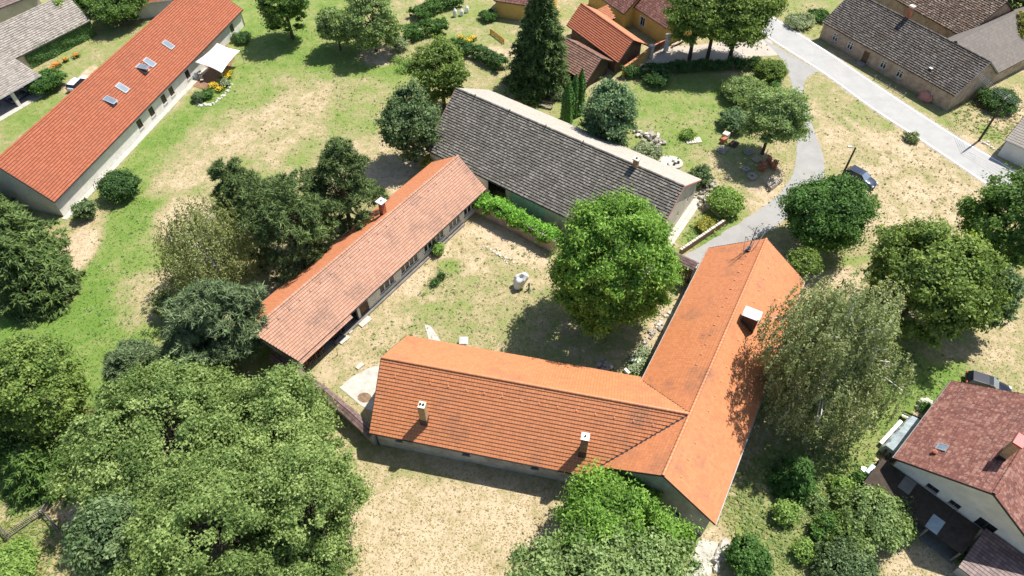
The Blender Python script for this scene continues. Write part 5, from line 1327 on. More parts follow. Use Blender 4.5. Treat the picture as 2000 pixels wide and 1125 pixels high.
# --- left edge
spruce(38, 530, 108, 17.0, 'needle_spruce', 'big dark spruce at the left edge below the long house', dens=1.0, droop=.3)
spruce(-50, 450, 100, 15.0, 'needle_spruce', 'second spruce half outside the left edge behind the first', dens=.6)
spruce(85, 575, 85, 10.0, 'needle_spruce', 'lower spruce in front of the big one, its boughs over the tan path', dens=1.0, droop=.25)
tree(0, 0, 0, 0, 'leaf_maple', 'dense dark green tree at the left edge below the bright lawn', bb=(-40, 632, 154, 880), leaf=.26, amp=.12)
tree(-10, 840, 70, 6.5, 'leaf_linden', 'dark tree at the left edge, lower neighbour of the dense one', rz=3.0, leaf=.26)
spruce(92, 928, 76, 5.5, 'leaf_linden', 'spreading yew-like conifer above the picket fence', droop=.15, tuft=.5, dens=1.2)
bush(168, 818, 26, 1.8, 'leaf_birch_dry', 'small rusty brown shrub beside the big lower left trees', dens=.7)
bush(231, 362, 38, 3.6, 'leaf_dark', 'round dark shrub standing alone on the lawn by the long house', leaf=.2, amp=.06, dens=1.3)
bush(166, 410, 23, 2.6, 'leaf_ash', 'small grey-green bush between the round shrub and the spruces', dens=.8)
bush(12, 1108, 52, 2.4, 'leaf_lime', 'pale green bush in the bottom left corner', dens=1.0)
bush(155, 1052, 30, 2.8, 'leaf_dark', 'dark bush at the end of the picket fence', dens=.9)
# --- top left
tree(232, 8, 60, 6.0, 'leaf_linden', 'leafy tree between the grey sheds and the long house roof', rz=2.8, leaf=.30)
tree(180, -12, 40, 5.5, 'leaf_linden', 'green tree at the top edge above the ivy shed', rz=2.6, leaf=.30)
bush(92, 158, 34, 3.0, 'leaf_hedge', 'rounded green bush against the corner of the tiled garage', dens=1.1)
tree(0, 0, 0, 0, 'leaf_linden', 'dark tree at the top edge right of the long house', bb=(498, -60, 608, 66), leaf=.32)
tree(0, 0, 0, 0, 'leaf_willow', 'small grey-green tree at the top of the meadow', bb=(618, 10, 694, 96), leaf=.28, zb=.4)
tree(0, 0, 0, 0, 'leaf_willow', 'larger olive tree right of the small one at the top of the meadow', bb=(672, -20, 780, 100), leaf=.28, zb=.4)
tree(0, 0, 0, 0, 'leaf_maple', 'olive green tree behind the dark ash at the barn corner', bb=(802, 62, 922, 210), leaf=.30, shape='egg')
tree(0, 0, 0, 0, 'leaf_ash', 'dark blue-green ash tree at the left end of the barn', bb=(742, 166, 862, 318), leaf=.30, amp=.15)
bush(842, 318, 22, 2.2, 'leaf_yellow', 'yellow-green shrub at the foot of the barn corner', dens=.7)
spruce(1052, 168, 66, 19.0, 'needle_spruce', 'very tall dark spruce between the gardens at the top', dens=1.15, whorls=34)
thuja(1106, 240, 14, 7.0, 'dark columnar thuja, the shorter left one behind the barn ridge', 'thujas behind the barn')
thuja(1130, 222, 10, 7.8, 'slim columnar thuja, the taller one behind the barn ridge', 'thujas behind the barn')
thuja(1119, 226, 11, 7.2, 'columnar thuja squeezed between the two others behind the barn', 'thujas behind the barn')
tree(0, 0, 0, 0, 'leaf_blue', 'blue-green conical tree behind the barn ridge', bb=(1128, 136, 1254, 310), leaf=.30, shape='egg', dens=1.1)
# --- roadside and garden
tree(0, 0, 0, 13.5, 'leaf_maple', 'roadside linden, left one of the three at the yellow house', base=(1346, 118), rx=5.8, rz=4.8, zc=9.4, leaf=.32, amp=.16, group='roadside lindens')
tree(0, 0, 0, 14, 'leaf_maple', 'roadside linden, middle one of the three with a dark trunk', base=(1380, 120), rx=5.6, rz=5.0, zc=9.4, leaf=.32, amp=.16, group='roadside lindens')
tree(0, 0, 0, 14, 'leaf_maple', 'roadside linden, right one of the three beside the road', base=(1424, 118), rx=6.2, rz=5.0, zc=9.0, leaf=.32, amp=.16, group='roadside lindens')
bush(1507, 136, 31, 3.0, 'leaf_maple', 'bushy green shrub at the road junction', amp=.08)
bush(1452, 175, 42, 3.0, 'leaf_willow', 'light green bush in the garden corner by the lane', amp=.12)
tree(0, 0, 0, 0, 'leaf_willow', 'pale willow-like tree beside the bend of the lane', bb=(1448, 172, 1580, 284), zb=3.0, leaf=.24, amp=.2)
bush(1437, 235, 30, 2.6, 'leaf_blue', 'bluish green bush beside the willow-like tree', dens=.9)
hedge('hedge', 'dark hedge along the upper edge of the garden behind the barn', [(1215, 150), (1270, 145), (1340, 138), (1420, 134), (1480, 132)], 1.8, 1.7, 'leaf_dark')
hedge('hedge', 'clipped hedge curving along the lane side of the garden', [(1490, 140), (1510, 165), (1515, 195), (1505, 215)], 1.3, 1.5, 'leaf_hedge')
bush(1285, 152, 26, 2.2, 'leaf_dark', 'dark rounded bush against the garden hedge', amp=.08)
tree(0, 0, 0, 0, 'leaf_hedge', 'dense round dark green linden covering the parked car', bb=(1532, 336, 1704, 500), leaf=.26, amp=.05, dens=1.1, zb=.4)
tree(1576, 510, 35, 5.0, 'leaf_maple', 'little umbrella-shaped tree at the corner of the orange roof', rz=.9, zc=4.6, leaf=.22, shape='flat', dens=.8, cr=.4)
birch(1630, 695, 120, 19.0, 'leaf_birch', 'large drooping birch with white limbs beside the orange wing', rz=8.8, strands=2700, ln=3.0, per=24, leaf=.23)
tree(0, 0, 0, 0, 'leaf_maple', 'big olive green maple right of the drooping birch', bb=(1690, 430, 1935, 665), leaf=.32, amp=.13, cr=1.05)
tree(0, 0, 0, 0, 'leaf_ash', 'blue-green chestnut just behind the big maple', bb=(1870, 495, 1992, 660), leaf=.32)
tree(0, 0, 0, 0, 'leaf_linden', 'dark tree at the right edge below the road', bb=(1884, 330, 2070, 530), leaf=.32, amp=.18)
spruce(1545, 945, 44, 5.0, 'leaf_hedge', 'small feathery conifer in the shade of the drooping birch', droop=.35, tuft=.45)
bush(1535, 1002, 25, 2.2, 'leaf_lime', 'bright green bush in the tall grass below the conifer', dens=.9)
bush(1462, 1088, 46, 3.0, 'leaf_hedge', 'round dark green bush at the bottom edge right of the gable', amp=.08)
bush(0, 0, 0, 1, 'leaf_willow', 'loose spreading olive shrub in front of the white house gable', bb=(1640, 965, 1788, 1062), zb=.1, leaf=.22, amp=.25, dens=.7, cr=.55)
bush(0, 0, 0, 1, 'leaf_maple', 'low loose shrub between the olive one and the tall grass', bb=(1590, 1000, 1690, 1075), zb=.1, leaf=.22, amp=.25, dens=.7, cr=.5)
bush(0, 0, 0, 1, 'leaf_ash', 'grey-green shrub at the bottom edge below the white house lean-to', bb=(1590, 1060, 1720, 1160), zb=.1, leaf=.22, amp=.2, dens=.8, cr=.55)
bush(1642, 948, 22, 1.6, 'leaf_lime', 'yellow-green bush beside the tall grass below the birch', dens=.8)
bush(1755, 1035, 28, 2.0, 'leaf_maple', 'olive bush at the corner of the timber lean-to', dens=.8)
bush(1718, 962, 20, 1.6, 'leaf_hedge', 'green bush between the log pile and the olive shrub', dens=.8)
bush(1600, 985, 20, 1.4, 'leaf_willow', 'pale weedy bush in the middle of the tall grass', dens=.6)
bush(1570, 1075, 26, 1.8, 'leaf_lime', 'bright weedy bush near the bottom edge beside the round dark one', dens=.7)
bush(1620, 1030, 34, 2.4, 'leaf_hedge', 'dark green bush left of the spreading olive tree', dens=.9)
bush(1680, 935, 14, 1.3, 'leaf_hedge', 'small clump of green beside the water butt', dens=.9)
bush(1900, 1100, 30, 1.3, 'leaf_hedge', 'low hedge plant by the corner of the mossy lean-to', dens=.9)
bush(1415, 393, 36, 3.0, 'leaf_lime', 'bright feathery bush between the barn gable and the lane', amp=.12)
bush(1378, 440, 20, 1.2, 'leaf_yellow', 'yellow flowering bush in the strip behind the lane wall', dens=.8)
bush(1368, 345, 24, 2.8, 'leaf_ash', 'dark shrub at the right gable corner of the barn', dens=.8)
bush(1262, 298, 30, 1.8, 'leaf_grey', 'pale grey-green shrub behind the barn ridge', dens=.8)
bush(1345, 262, 15, 1.2, 'leaf_lime', 'little bright green shrub on the garden lawn', dens=.7)
bush(1695, 395, 22, 1.8, 'leaf_willow', 'thin shrub on the dry bank beside the parked car', dens=.5)
bush(1780, 268, 16, 1.0, 'leaf_birch', 'low weed clump at the edge of the road', dens=.6)
bush(1955, 195, 40, 2.4, 'leaf_dark', 'dark shrubs behind the farmhouse gable', dens=.9)
bush(1985, 70, 26, 8.5, 'leaf_yellow', 'yellow leafed climber over the grey cement roof', dens=.9, amp=.2)
bush(1560, 40, 30, 1.4, 'leaf_grey', 'low scrub at the roadside left of the farmhouse', dens=.6)
bush(1600, 30, 22, 1.2, 'leaf_hedge', 'green scrub at the corner of the old farmhouse', dens=.6)
tree(1990, -10, 50, 8.0, 'leaf_linden', 'tree in the top right corner behind the old barn', rz=3.6, leaf=.34)
bush(855, 486, 13, 1.5, 'leaf_lime', 'small bright bush under the workshop windows', dens=.8)
# upper garden rows
hedge('hedge', 'hedge running between meadow and upper garden', [(885, 98), (930, 110), (985, 138)], 2.4, 2.0, 'leaf_dark')
hedge('hedge', 'tall green garden border along the top of the meadow', [(790, 80), (830, 66), (870, 58)], 3.0, 2.2, 'leaf_hedge')
hedge('hedge', 'second leafy border beyond the garden border', [(810, 40), (850, 20), (900, 5)], 3.0, 2.0, 'leaf_hedge')
bush(780, 88, 16, 2.0, 'leaf_grey', 'silvery shrub at the vegetable patch', dens=.7)
bush(1040, 175, 36, 2.0, 'leaf_dark', 'dark undergrowth below the tall spruce', dens=.8)
bush(1085, 180, 18, 1.6, 'leaf_grey', 'grey-green bush left of the thujas', dens=.7)
bush(955, 30, 18, 1.6, 'leaf_hedge', 'round green bush in the upper garden', dens=.8)

# ------------------------------------------------------------------ yard walls, gateway
def tiled_wall(name, label, pts, h_, t_, mat, tmat, capw=.55, rise=.28, seed=0, cat='wall'):
    pts = [V2(G(*p)) for p in pts]; r_ = empty(name, pts[0], label, cat)
    for a, b in zip(pts, pts[1:]):
        d = (b - a).normalized(); n = Vector((-d.y, d.x, 0))
        MB().bar((a.x, a.y, h_ / 2 - .1), (b.x, b.y, h_ / 2 - .1), t_, h_ + .2).build('wall_section', M(mat), r_)
        ra, rb = a + Vector((0, 0, h_ + rise)), b + Vector((0, 0, h_ + rise))
        mb = MB()
        for s_ in (1, -1):
            ea, eb = a + n * s_ * capw + Vector((0, 0, h_ - .02)), b + n * s_ * capw + Vector((0, 0, h_ - .02))
            P_ = [ea, eb, rb, ra] if s_ < 0 else [eb, ea, ra, rb]
            mb.slab(P_[::-1] if False else P_, .06)
        rf = mb.build('coping', M('roof_felt'), r_)
        rf['kind'] = 'stuff'
        for s_ in (1, -1):
            ea, eb = a + n * s_ * capw + Vector((0, 0, h_ - .02)), b + n * s_ * capw + Vector((0, 0, h_ - .02))
            tiles('coping_tiles', [ea, eb, rb, ra] if s_ < 0 else [eb, ea, ra, rb], d, M(tmat), rf, .3, .25, seed=seed + s_, lift=.03)
    return r_
tiled_wall('yard_wall', 'yard wall with dark plum tile coping from the workshop wing to the orange wing', [(541, 714), (600, 757), (640, 784), (690, 826), (735, 868)], 2.1, .4, 'plaster_grey', 'tile_plum', seed=90)
wall_run('ivy_wall', 'old plastered wall under the bright creeper between workshop and barn', [G(928, 412), G(985, 441), G(1040, 470), G(1085, 494)], 2.3, .45, 'plaster_old', 'stone')
hedge('creeper', 'bright green creeper smothering the top of the old courtyard wall', [(932, 408), (985, 434), (1040, 462), (1085, 484)], 2.1, 3.0, 'leaf_ivy_bright', cat='climber', z0=.7, leaf=.26, cr=.5)
# lane wall with pale coping stones
lw = empty('lane_wall', V2(G(1326, 497)), 'dark wall topped with a row of white coping stones beside the lane', 'wall')
a, b = V2(G(1326, 499)), V2(G(1413, 440)); MB().bar((a.x, a.y, .45), (b.x, b.y, .45), .25, 1.1).build('wall_section', M('brick_brown'), lw)
d = (b - a).normalized(); nst = int((b - a).length / .42); proto = None
for i in range(nst):
    q = a + d * ((i + .5) * .42)
    if proto is None:
        proto = MB().obox(worg(lw), d * .17, Vector((-d.y, d.x, 0)) * .16, Vector((0, 0, .07))).build('coping_stone', M('stone_white'), lw); o = proto
    else: o = proto.copy(); COL.objects.link(o); o.parent = lw
    o.location = Vector((q.x, q.y, 1.07 + .02 * (i % 3))) - worg(lw)
# gateway between barn garden and east wing
ga, gb = G(1315, 497, 3.6), G(1361, 519, 3.6); gd = V2(gb - ga).normalized(); gn = Vector((-gd.y, gd.x, 0))
gw = empty('gateway', V2(ga), 'roofed gateway with a boarded beam beside the walnut tree', 'gateway')
mb = MB(); RA, RB = V2(ga) + Vector((0, 0, 3.95)), V2(gb) + Vector((0, 0, 3.95))
sl = [[V2(ga) - gn * .75 + Vector((0, 0, 3.4)), V2(gb) - gn * .75 + Vector((0, 0, 3.4)), RB, RA], [V2(gb) + gn * .75 + Vector((0, 0, 3.4)), V2(ga) + gn * .75 + Vector((0, 0, 3.4)), RA, RB]]
for k, s_ in enumerate(sl):
    rf = MB().slab(s_, .07).build('roof', M('roof_felt'), gw); tiles('roof_tiles', s_, gd, M('tile_plum'), rf, .3, .26, seed=95 + k, lift=.04)
MB().bar((ga.x, ga.y, 3.0), (gb.x, gb.y, 3.0), .12, .75).build('board', M('plaster_mint'), gw)
MB().bar((ga.x - gn.x * .08, ga.y - gn.y * .08, 2.5), (gb.x - gn.x * .08, gb.y - gn.y * .08, 2.5), .16, .14).build('beam', M('wood_grey'), gw)
for q in (V2(ga), V2(gb)): MB().box((q.x, q.y, 1.7), (.45, .45, 3.4), math.atan2(gd.y, gd.x)).build('post', M('plaster_grey'), gw)
for k in (0, 1):
    c_ = V2(ga).lerp(V2(gb), .26 + .48 * k); lf = empty
    mb = MB(); hw = (V2(gb) - V2(ga)).length * .235
    for i in range(7): mb.obox(Vector((*(c_ + gd * hw * (-1 + (i + .5) * 2 / 7)).xy, 1.15)), gd * (hw / 7 - .01), gn * .03, Vector((0, 0, 1.1)))
    mb.build('gate_leaf', M('wood_dark'), gw)
MB().bar((V2(ga) + gd * .5 - gn * .09).to_tuple()[:2] + (1.0,), (V2(gb) - gd * .5 - gn * .09).to_tuple()[:2] + (1.0,), .05, .12).build('rail', M('wood_pale'), gw)

# ------------------------------------------------------------------ vehicles
def car(px0, px1, paint, label, L=4.5, W=1.78, H=1.48, wagon=True):
    """px0 rear, px1 front (photo, at ground)"""
    a, b = V2(G(*px0)), V2(G(*px1)); c = (a + b) / 2; f = (b - a).normalized(); s = Vector((-f.y, f.x, 0))
    r_ = empty('car', c, label, 'car')
    T = lambda x, y, z: c + f * x + s * y + Vector((0, 0, z))
    h = L / 2
    # lower body: cross sections (x, half width, z bottom, z top)
    st = [(-h, .78, .42, .72), (-h + .08, .86, .32, .92), (-h + .55, .89, .26, .98), (-.4, .89, .24, .98), (.75, .89, .24, .95), (h - .75, .87, .26, .82), (h - .22, .80, .30, .70), (h, .62, .40, .58)]
    vs, fs = [], []
    for x, w_, z0, z1 in st:
        w_ = w_ * W / 1.78
        for y, z in ((-w_ * .92, z0), (-w_, z0 + .15), (-w_, z1 - .16), (-w_ * .90, z1 - .02), (-w_ * .5, z1 + .03), (w_ * .5, z1 + .03), (w_ * .90, z1 - .02), (w_, z1 - .16), (w_, z0 + .15), (w_ * .92, z0)): vs.append(T(x, y, z))
    n = 10
    for i in range(len(st) - 1):
        for k in range(n): fs.append((i * n + k, i * n + (k + 1) % n, (i + 1) * n + (k + 1) % n, (i + 1) * n + k)[::-1])
    fs += [tuple(range(n)), tuple((len(st) - 1) * n + k for k in range(n - 1, -1, -1))]
    body = MB().add(vs, fs).build('body', M(paint), r_, smooth=True)
    # cabin
    rb = -h + .12 if wagon else -h + .85; rt = -h + .45 if wagon else -h + 1.35
    g = [(rb, .80, .90), (rt, .66, H - .07), (-.3, .66, H), (.15, .65, H - .02), (.95, .78, .92)]
    vs = []; fs = []
    for x, w_, z in g:
        w_ *= W / 1.78
        vs += [T(x, -w_, z), T(x, w_, z)]
    bw_ = .84 * W / 1.78
    lo = [T(rb, -bw_, .88), T(rb, bw_, .88), T(.98, -bw_, .88), T(.98, bw_, .88)]
    # roof panel
    P = vs
    MB().add([P[2], P[3], P[5], P[4], P[7], P[6]] , [(0, 1, 2, 3), (3, 2, 4, 5)]).add([p - Vector((0, 0, .05)) for p in (P[2], P[3], P[5], P[4], P[7], P[6])], [(3, 2, 1, 0), (5, 4, 2, 3)]).build('roof', M(paint), r_)
    e_ = lambda p, k=.01: p
    MB().quad(P[6], P[7], P[9], P[8]).build('windscreen', M('glass_sky' if paint != 'carpaint_white' else 'glass_dark'), r_)
    MB().quad(P[3], P[2], P[0], P[1]).build('rear_window', M('glass_dark'), r_)
    MB().quad(P[2], P[4], P[6], lo[2], lo[0]).build('side_window', M('glass_dark'), r_)
    MB().quad(lo[1], lo[3], P[7], P[5], P[3]).build('side_window', M('glass_dark'), r_)
    for sd_ in (-1, 1):
        for x, w_, z in g[1:4]: pass
        MB().bar(P[2 if sd_ < 0 else 3], P[6 if sd_ < 0 else 7], .05, .05).build('roof_rail', M('metal_dark'), r_)
        MB().obox(T(.72, sd_ * (W / 2 + .06), .98), f * .07, s * .1, Vector((0, 0, .07))).build('mirror', M(paint), r_)
        MB().obox(T(h - .16, sd_ * .58, .64), f * .14, s * .16, Vector((0, 0, .07))).build('headlight', M('light_glass'), r_)
        MB().obox(T(-h + .05, sd_ * .70, .80), f * .05, s * .13, Vector((0, 0, .12))).build('tail_light', M('tail_red'), r_)
        for x in (-h + .85, h - .85):
            wc = T(x, sd_ * (W / 2 - .10), .32)
            wh = MB(); pr = [(.32, -.11), (.33, -.05), (.33, .05), (.32, .11)]
            vs2 = []; f2 = []
            for r1, o1 in pr:
                for k in range(14): t = 6.283 * k / 14; vs2.append(wc + (f * math.cos(t) + Vector((0, 0, 1)) * math.sin(t)) * r1 + s * o1)
            for i in range(3):
                for k in range(14): f2.append((i * 14 + k, i * 14 + (k + 1) % 14, (i + 1) * 14 + (k + 1) % 14, (i + 1) * 14 + k))
            f2 += [tuple(range(13, -1, -1)), tuple(42 + k for k in range(14))]
            ww = wh.add(vs2, f2).build('wheel', M('rubber'), r_)
            vs3 = [wc + s * sd_ * .115] + [wc + s * sd_ * .112 + (f * math.cos(6.283 * k / 10) + Vector((0, 0, 1)) * math.sin(6.283 * k / 10)) * .2 for k in range(10)]
            MB().add(vs3, [(0, 1 + k, 1 + (k + 1) % 10) for k in range(10)]).build('rim', M('metal_zinc'), ww)
    return r_
car((1651, 338), (1707, 369), 'carpaint_navy', 'dark blue estate car parked beside the round linden and the lamp post', L=4.5)
car((1882, 744), (1968, 772), 'carpaint_black', 'black car parked behind the ridge of the red speckled house', L=4.6)
car((132, 192), (182, 146), 'carpaint_white', 'white car half hidden by the roof of the long house', L=4.3, wagon=True)
car((20, 205), (62, 178), 'carpaint_navy', 'dark blue car in the shade of the open garage', L=4.2, wagon=False)
# red garden tractor in the open bay
tp = V2(G(657, 652)); tr_ = empty('garden_tractor', tp, 'red garden tractor in the open bay of the workshop wing', 'tractor')
f = hM.u; s = hM.n
T = lambda x, y, z: tp + f * x + s * y + Vector((0, 0, z + .06))
MB().add([T(x, y, z) for x, y, z in ((.1, -.32, .42), (.95, -.28, .42), (.95, .28, .42), (.1, .32, .42), (.1, -.28, .95), (.85, -.22, .86), (.85, .22, .86), (.1, .28, .95))], [(3, 2, 1, 0), (4, 5, 6, 7), (0, 1, 5, 4), (1, 2, 6, 5), (2, 3, 7, 6), (3, 0, 4, 7)]).build('bonnet', M('red_paint'), tr_, bevel=.04)
MB().obox(T(-.35, 0, .5), f * .5, s * .28, Vector((0, 0, .12))).build('chassis', M('metal_dark'), tr_)
for sd_ in (-1, 1): MB().add([T(x, sd_ * y, z) for x, y, z in ((-.85, .3, .7), (-.2, .3, .7), (-.2, .55, .66), (-.85, .55, .66), (-.8, .3, .82), (-.28, .3, .82), (-.28, .54, .76), (-.8, .54, .76))], [(3, 2, 1, 0), (4, 5, 6, 7), (0, 1, 5, 4), (1, 2, 6, 5), (2, 3, 7, 6), (3, 0, 4, 7)]).build('mudguard', M('red_paint'), tr_)
MB().obox(T(-.5, 0, .78), f * .22, s * .22, Vector((0, 0, .05))).obox(T(-.72, 0, .98), f * .04, s * .22, Vector((0, 0, .2))).build('seat', M('rubber'), tr_)
for x, y, r1 in ((-.52, .45, .42), (-.52, -.45, .42), (.7, .38, .27), (.7, -.38, .27)):
    wc = T(x, y, r1 - .06); vs2 = []; f2 = []
    for o1 in (-.1, .1):
        for k in range(14): t = 6.283 * k / 14; vs2.append(wc + (f * math.cos(t) + Vector((0, 0, 1)) * math.sin(t)) * r1 + s * o1)
    for k in range(14): f2.append((k, (k + 1) % 14, 14 + (k + 1) % 14, 14 + k))
    f2 += [tuple(range(13, -1, -1)), tuple(14 + k for k in range(14))]
    MB().add(vs2, f2).build('wheel', M('rubber'), tr_)
MB().tube([T(.15, 0, .95), T(-.1, 0, 1.2)], .025, 5).tube([T(-.1, -.18, 1.2), T(-.12, 0, 1.26), T(-.1, .18, 1.2)], .02, 5).build('steering_wheel', M('metal_dark'), tr_)
# ------------------------------------------------------------------ poles and wires
up = V2(G(1912, 275)); pole = empty('utility_pole', up, 'tall dark utility pole with insulators at the roadside', 'utility pole')
MB().tube([(up.x, up.y, -.2), (up.x, up.y, 4), (up.x, up.y, 7.9)], [.17, .145, .11], 8).build('shaft', M('wood_dark'), pole)
xd = Vector((.8, .6, 0))
MB().bar(up - xd * .75 + Vector((0, 0, 7.6)), up + xd * .75 + Vector((0, 0, 7.6)), .1, .1).build('crossarm', M('metal_grey'), pole)
ends = []
for k in (-.65, -.22, .22, .65):
    q = up + xd * k + Vector((0, 0, 7.65)); MB().lathe(q, [(.03, 0), (.06, .05), (.07, .12), (.04, .2)], 7).build('insulator', M('metal_white'), pole); ends.append(q + Vector((0, 0, .15)))
we = hF.R1 - hF.u * .4 - hF.n * 2.5 + Vector((0, 0, 6.2))
for k, q in enumerate(ends):
    t_ = we + hF.n * (k * .35 - .5) + Vector((0, 0, 0)); pts = [q.lerp(t_, i / 8) - Vector((0, 0, .35 * math.sin(math.pi * i / 8))) for i in range(9)]
    MB().tube(pts, .02, 4).build('wire', M('metal_zinc'), pole)
    t2 = up + Vector((14 + k, -26, 8)) + xd * (k * .4)
    MB().tube([q.lerp(t2, i / 8) - Vector((0, 0, .6 * math.sin(math.pi * i / 8))) for i in range(9)], .02, 4).build('wire', M('metal_zinc'), pole)
lp = V2(G(1644, 345)); lamp = empty('street_lamp', lp, 'dark lamp post with a small pale lamp head next to the parked car', 'street lamp')
MB().tube([(lp.x, lp.y, -.2), (lp.x, lp.y, 2.6), (lp.x, lp.y, 5.2)], [.16, .14, .11], 8).build('shaft', M('wood_dark'), lamp)
MB().tube([(lp.x, lp.y, 5.0), (lp.x - .55, lp.y + .15, 5.2)], .04, 6).build('arm', M('metal_grey'), lamp)
MB().add([(lp.x - x, lp.y + .15 + y, 5.2 + z) for x, y, z in ((.4, -.13, -.06), (1.1, -.15, -.06), (1.1, .15, -.06), (.4, .13, -.06), (.45, -.08, .08), (1.05, -.1, .1), (1.05, .1, .1), (.45, .08, .08))], [(0, 1, 2, 3), (7, 6, 5, 4), (4, 5, 1, 0), (5, 6, 2, 1), (6, 7, 3, 2), (7, 4, 0, 3)]).build('lamp_head', M('metal_white'), lamp)

# ------------------------------------------------------------------ courtyard things
q = V2(G(1013, 560)); cov = empty('covered_grill', q, 'object wrapped in a white sheet standing in the courtyard', 'covered object')
rng = np.random.default_rng(7); vs, fs = [], []; seg = 22
for z, r1, r2 in ((0.0, .62, .5), (.35, .66, .55), (.8, .68, .58), (1.25, .74, .60), (1.6, .78, .60), (1.85, .70, .5), (1.98, .45, .3), (2.02, .05, .05)):
    for k in range(seg):
        t = 6.283 * k / seg; w_ = 1 + (.16 * math.sin(3 * t + 1) + .10 * math.sin(7 * t + z) + .06 * rng.normal()) * (1 if z < 1.9 else .3)
        sq = 1 / max(abs(math.cos(t)), abs(math.sin(t))) ** .35
        vs.append((q.x + r1 * math.cos(t) * w_ * sq + .16 * z * (z > .9), q.y + r2 * math.sin(t) * w_ * sq, z * (1 + .16 * math.cos(t - .6) * (z > 1.1)) + (.10 * math.sin(2 * t) if 1.2 < z < 2 else 0)))
for i in range(7):
    for k in range(seg): fs.append((i * seg + k, i * seg + (k + 1) % seg, (i + 1) * seg + (k + 1) % seg, (i + 1) * seg + k))
fs.append(tuple(7 * seg + k for k in range(seg)))
MB().add(vs, fs).build('sheet', M('tarp_white'), cov, smooth=True)
MB().tube([(q.x + .9 * math.cos(6.283 * k / 16) * .82, q.y + .9 * math.sin(6.283 * k / 16) * .66, .95) for k in range(17)], .02, 4, cap=False).build('rope', M('wood_pale'), cov)
q = V2(G(1033, 566)); pu = empty('hand_pump', q, 'green cast iron hand pump beside the wrapped object', 'water pump')
MB().lathe((q.x, q.y, 0), [(.22, 0), (.22, .06), (.10, .12), (.09, .85), (.13, .9), (.13, 1.1), (.06, 1.2), (.03, 1.35)], 10).build('body', M('green_paint'), pu)
MB().tube([(q.x, q.y, .8), (q.x - .25, q.y - .05, .78), (q.x - .32, q.y - .05, .62)], .05, 6).build('spout', M('green_paint'), pu)
MB().tube([(q.x, q.y, 1.3), (q.x + .4, q.y + .1, 1.15), (q.x + .55, q.y + .15, .75)], .025, 5).build('handle', M('metal_dark'), pu)
q = V2(G(906, 672)); wl = empty('well_cover', q, 'small white capped shaft near the orange roof edge in the courtyard', 'shaft')
MB().box((q.x, q.y, .35), (.75, .75, .75), -.3).build('base', M('concrete'), wl)
MB().add([(q.x + x, q.y + y, z) for x, y, z in ((-.5, -.5, .73), (.5, -.5, .73), (.5, .5, .73), (-.5, .5, .73), (0, 0, 1.05))], [(3, 2, 1, 0), (0, 1, 4), (1, 2, 4), (2, 3, 4), (3, 0, 4)]).build('cap', M('metal_white'), wl)
slab = MB().prism([V2(G(*p)) for p in ((663, 757), (690, 735), (720, 720), (746, 713), (760, 730), (750, 790), (730, 806), (705, 792))][::-1], -.05, .05).build('concrete_slab', M('concrete')); tag(slab, kind='structure')
tree_pit = MB().prism([V2(G(712 + 14 * math.cos(t), 777 + 10 * math.sin(t))) for t in np.linspace(0, 6.2, 12)][::-1], -.05, .056).build('soil_patch', M('soil')); tag(tree_pit, kind='structure')
pth = MB().prism([V2(G(*p)) for p in ((829, 634), (841, 637), (862, 668), (840, 672))][::-1], -.05, .04).build('path', M('concrete')); tag(pth, kind='structure')
for k, (x, y, sx, sy, lb) in enumerate(((713, 629, 1.6, .8, 'loose pale slab below the workshop plank door'), (672, 664, 1.3, .7, 'pale slab on the grass in front of the red tractor'), (684, 648, .6, .5, 'small pale block at the edge of the open bay'), (703, 716, .9, .5, 'flat white stone in the courtyard grass'))):
    p_ = V2(G(x, y)); o = MB().box((p_.x, p_.y, .09), (sx, sy, .18), R(50)).build('stone_slab', M('stone_white'), None, bevel=.03); tag(o, lb, 'slab', 'loose slabs by the workshop')
bush(862, 539, 7, .9, 'leaf_dark', 'tiny dark green shrub in the courtyard, upper of two', leaf=.14, group='tiny courtyard shrubs')
bush(848, 552, 7, .7, 'leaf_dark', 'tiny dark green shrub in the courtyard, lower of two', leaf=.14, group='tiny courtyard shrubs')
q = V2(G(660, 694)); sapl = empty('sapling', q, 'bare young tree stick in the courtyard near the firewood', 'sapling'); MB().tube([(q.x, q.y, 0), (q.x + .1, q.y, 1.6)], [.05, .02], 5).build('trunk', M('wood_pale'), sapl)
# rubble: each stone a piece
def rubble(name, label, path, n, smin, smax, spread, seed, mat='stone', z=0.0, cat='rubble', heap=0.0):
    rn = random.Random(seed); pts = [V2(G(*p)) for p in path]; r_ = empty(name, pts[0], label, cat)
    for i in range(n):
        t = (i + rn.random()) / n * (len(pts) - 1); k = min(int(t), len(pts) - 2); p_ = pts[k].lerp(pts[k + 1], t - k)
        ox, oy = rn.gauss(0, spread), rn.gauss(0, spread); s_ = rn.uniform(smin, smax)
        zz = z + (heap * max(0, 1 - math.hypot(ox, oy) / (2 * spread + .01)) if heap else 0)
        mb = MB(); mb.rock((p_.x + ox, p_.y + oy, zz - .05), s_ * rn.uniform(.9, 1.6), s_, s_ * rn.uniform(.5, .8), rn, rn.uniform(0, 3.1))
        mb.build('stone', M(mat if rn.random() < .75 else 'stone_white'), r_)
    return r_
rubble('stone_row', 'row of half buried stones across the courtyard', [(945, 478), (972, 493), (998, 513)], 30, .12, .3, .22, 1, 'stone_white')
rubble('stone_edging', 'dry stone edging curving along the courtyard border by the east wing', [(1312, 605), (1285, 640), (1262, 668), (1240, 694), (1226, 712)], 44, .2, .45, .2, 2)
rubble('rubble_heap', 'small heap of stones against the orange roof edge below the walnut', [(1175, 712), (1195, 722)], 22, .25, .5, .45, 3, heap=.4)
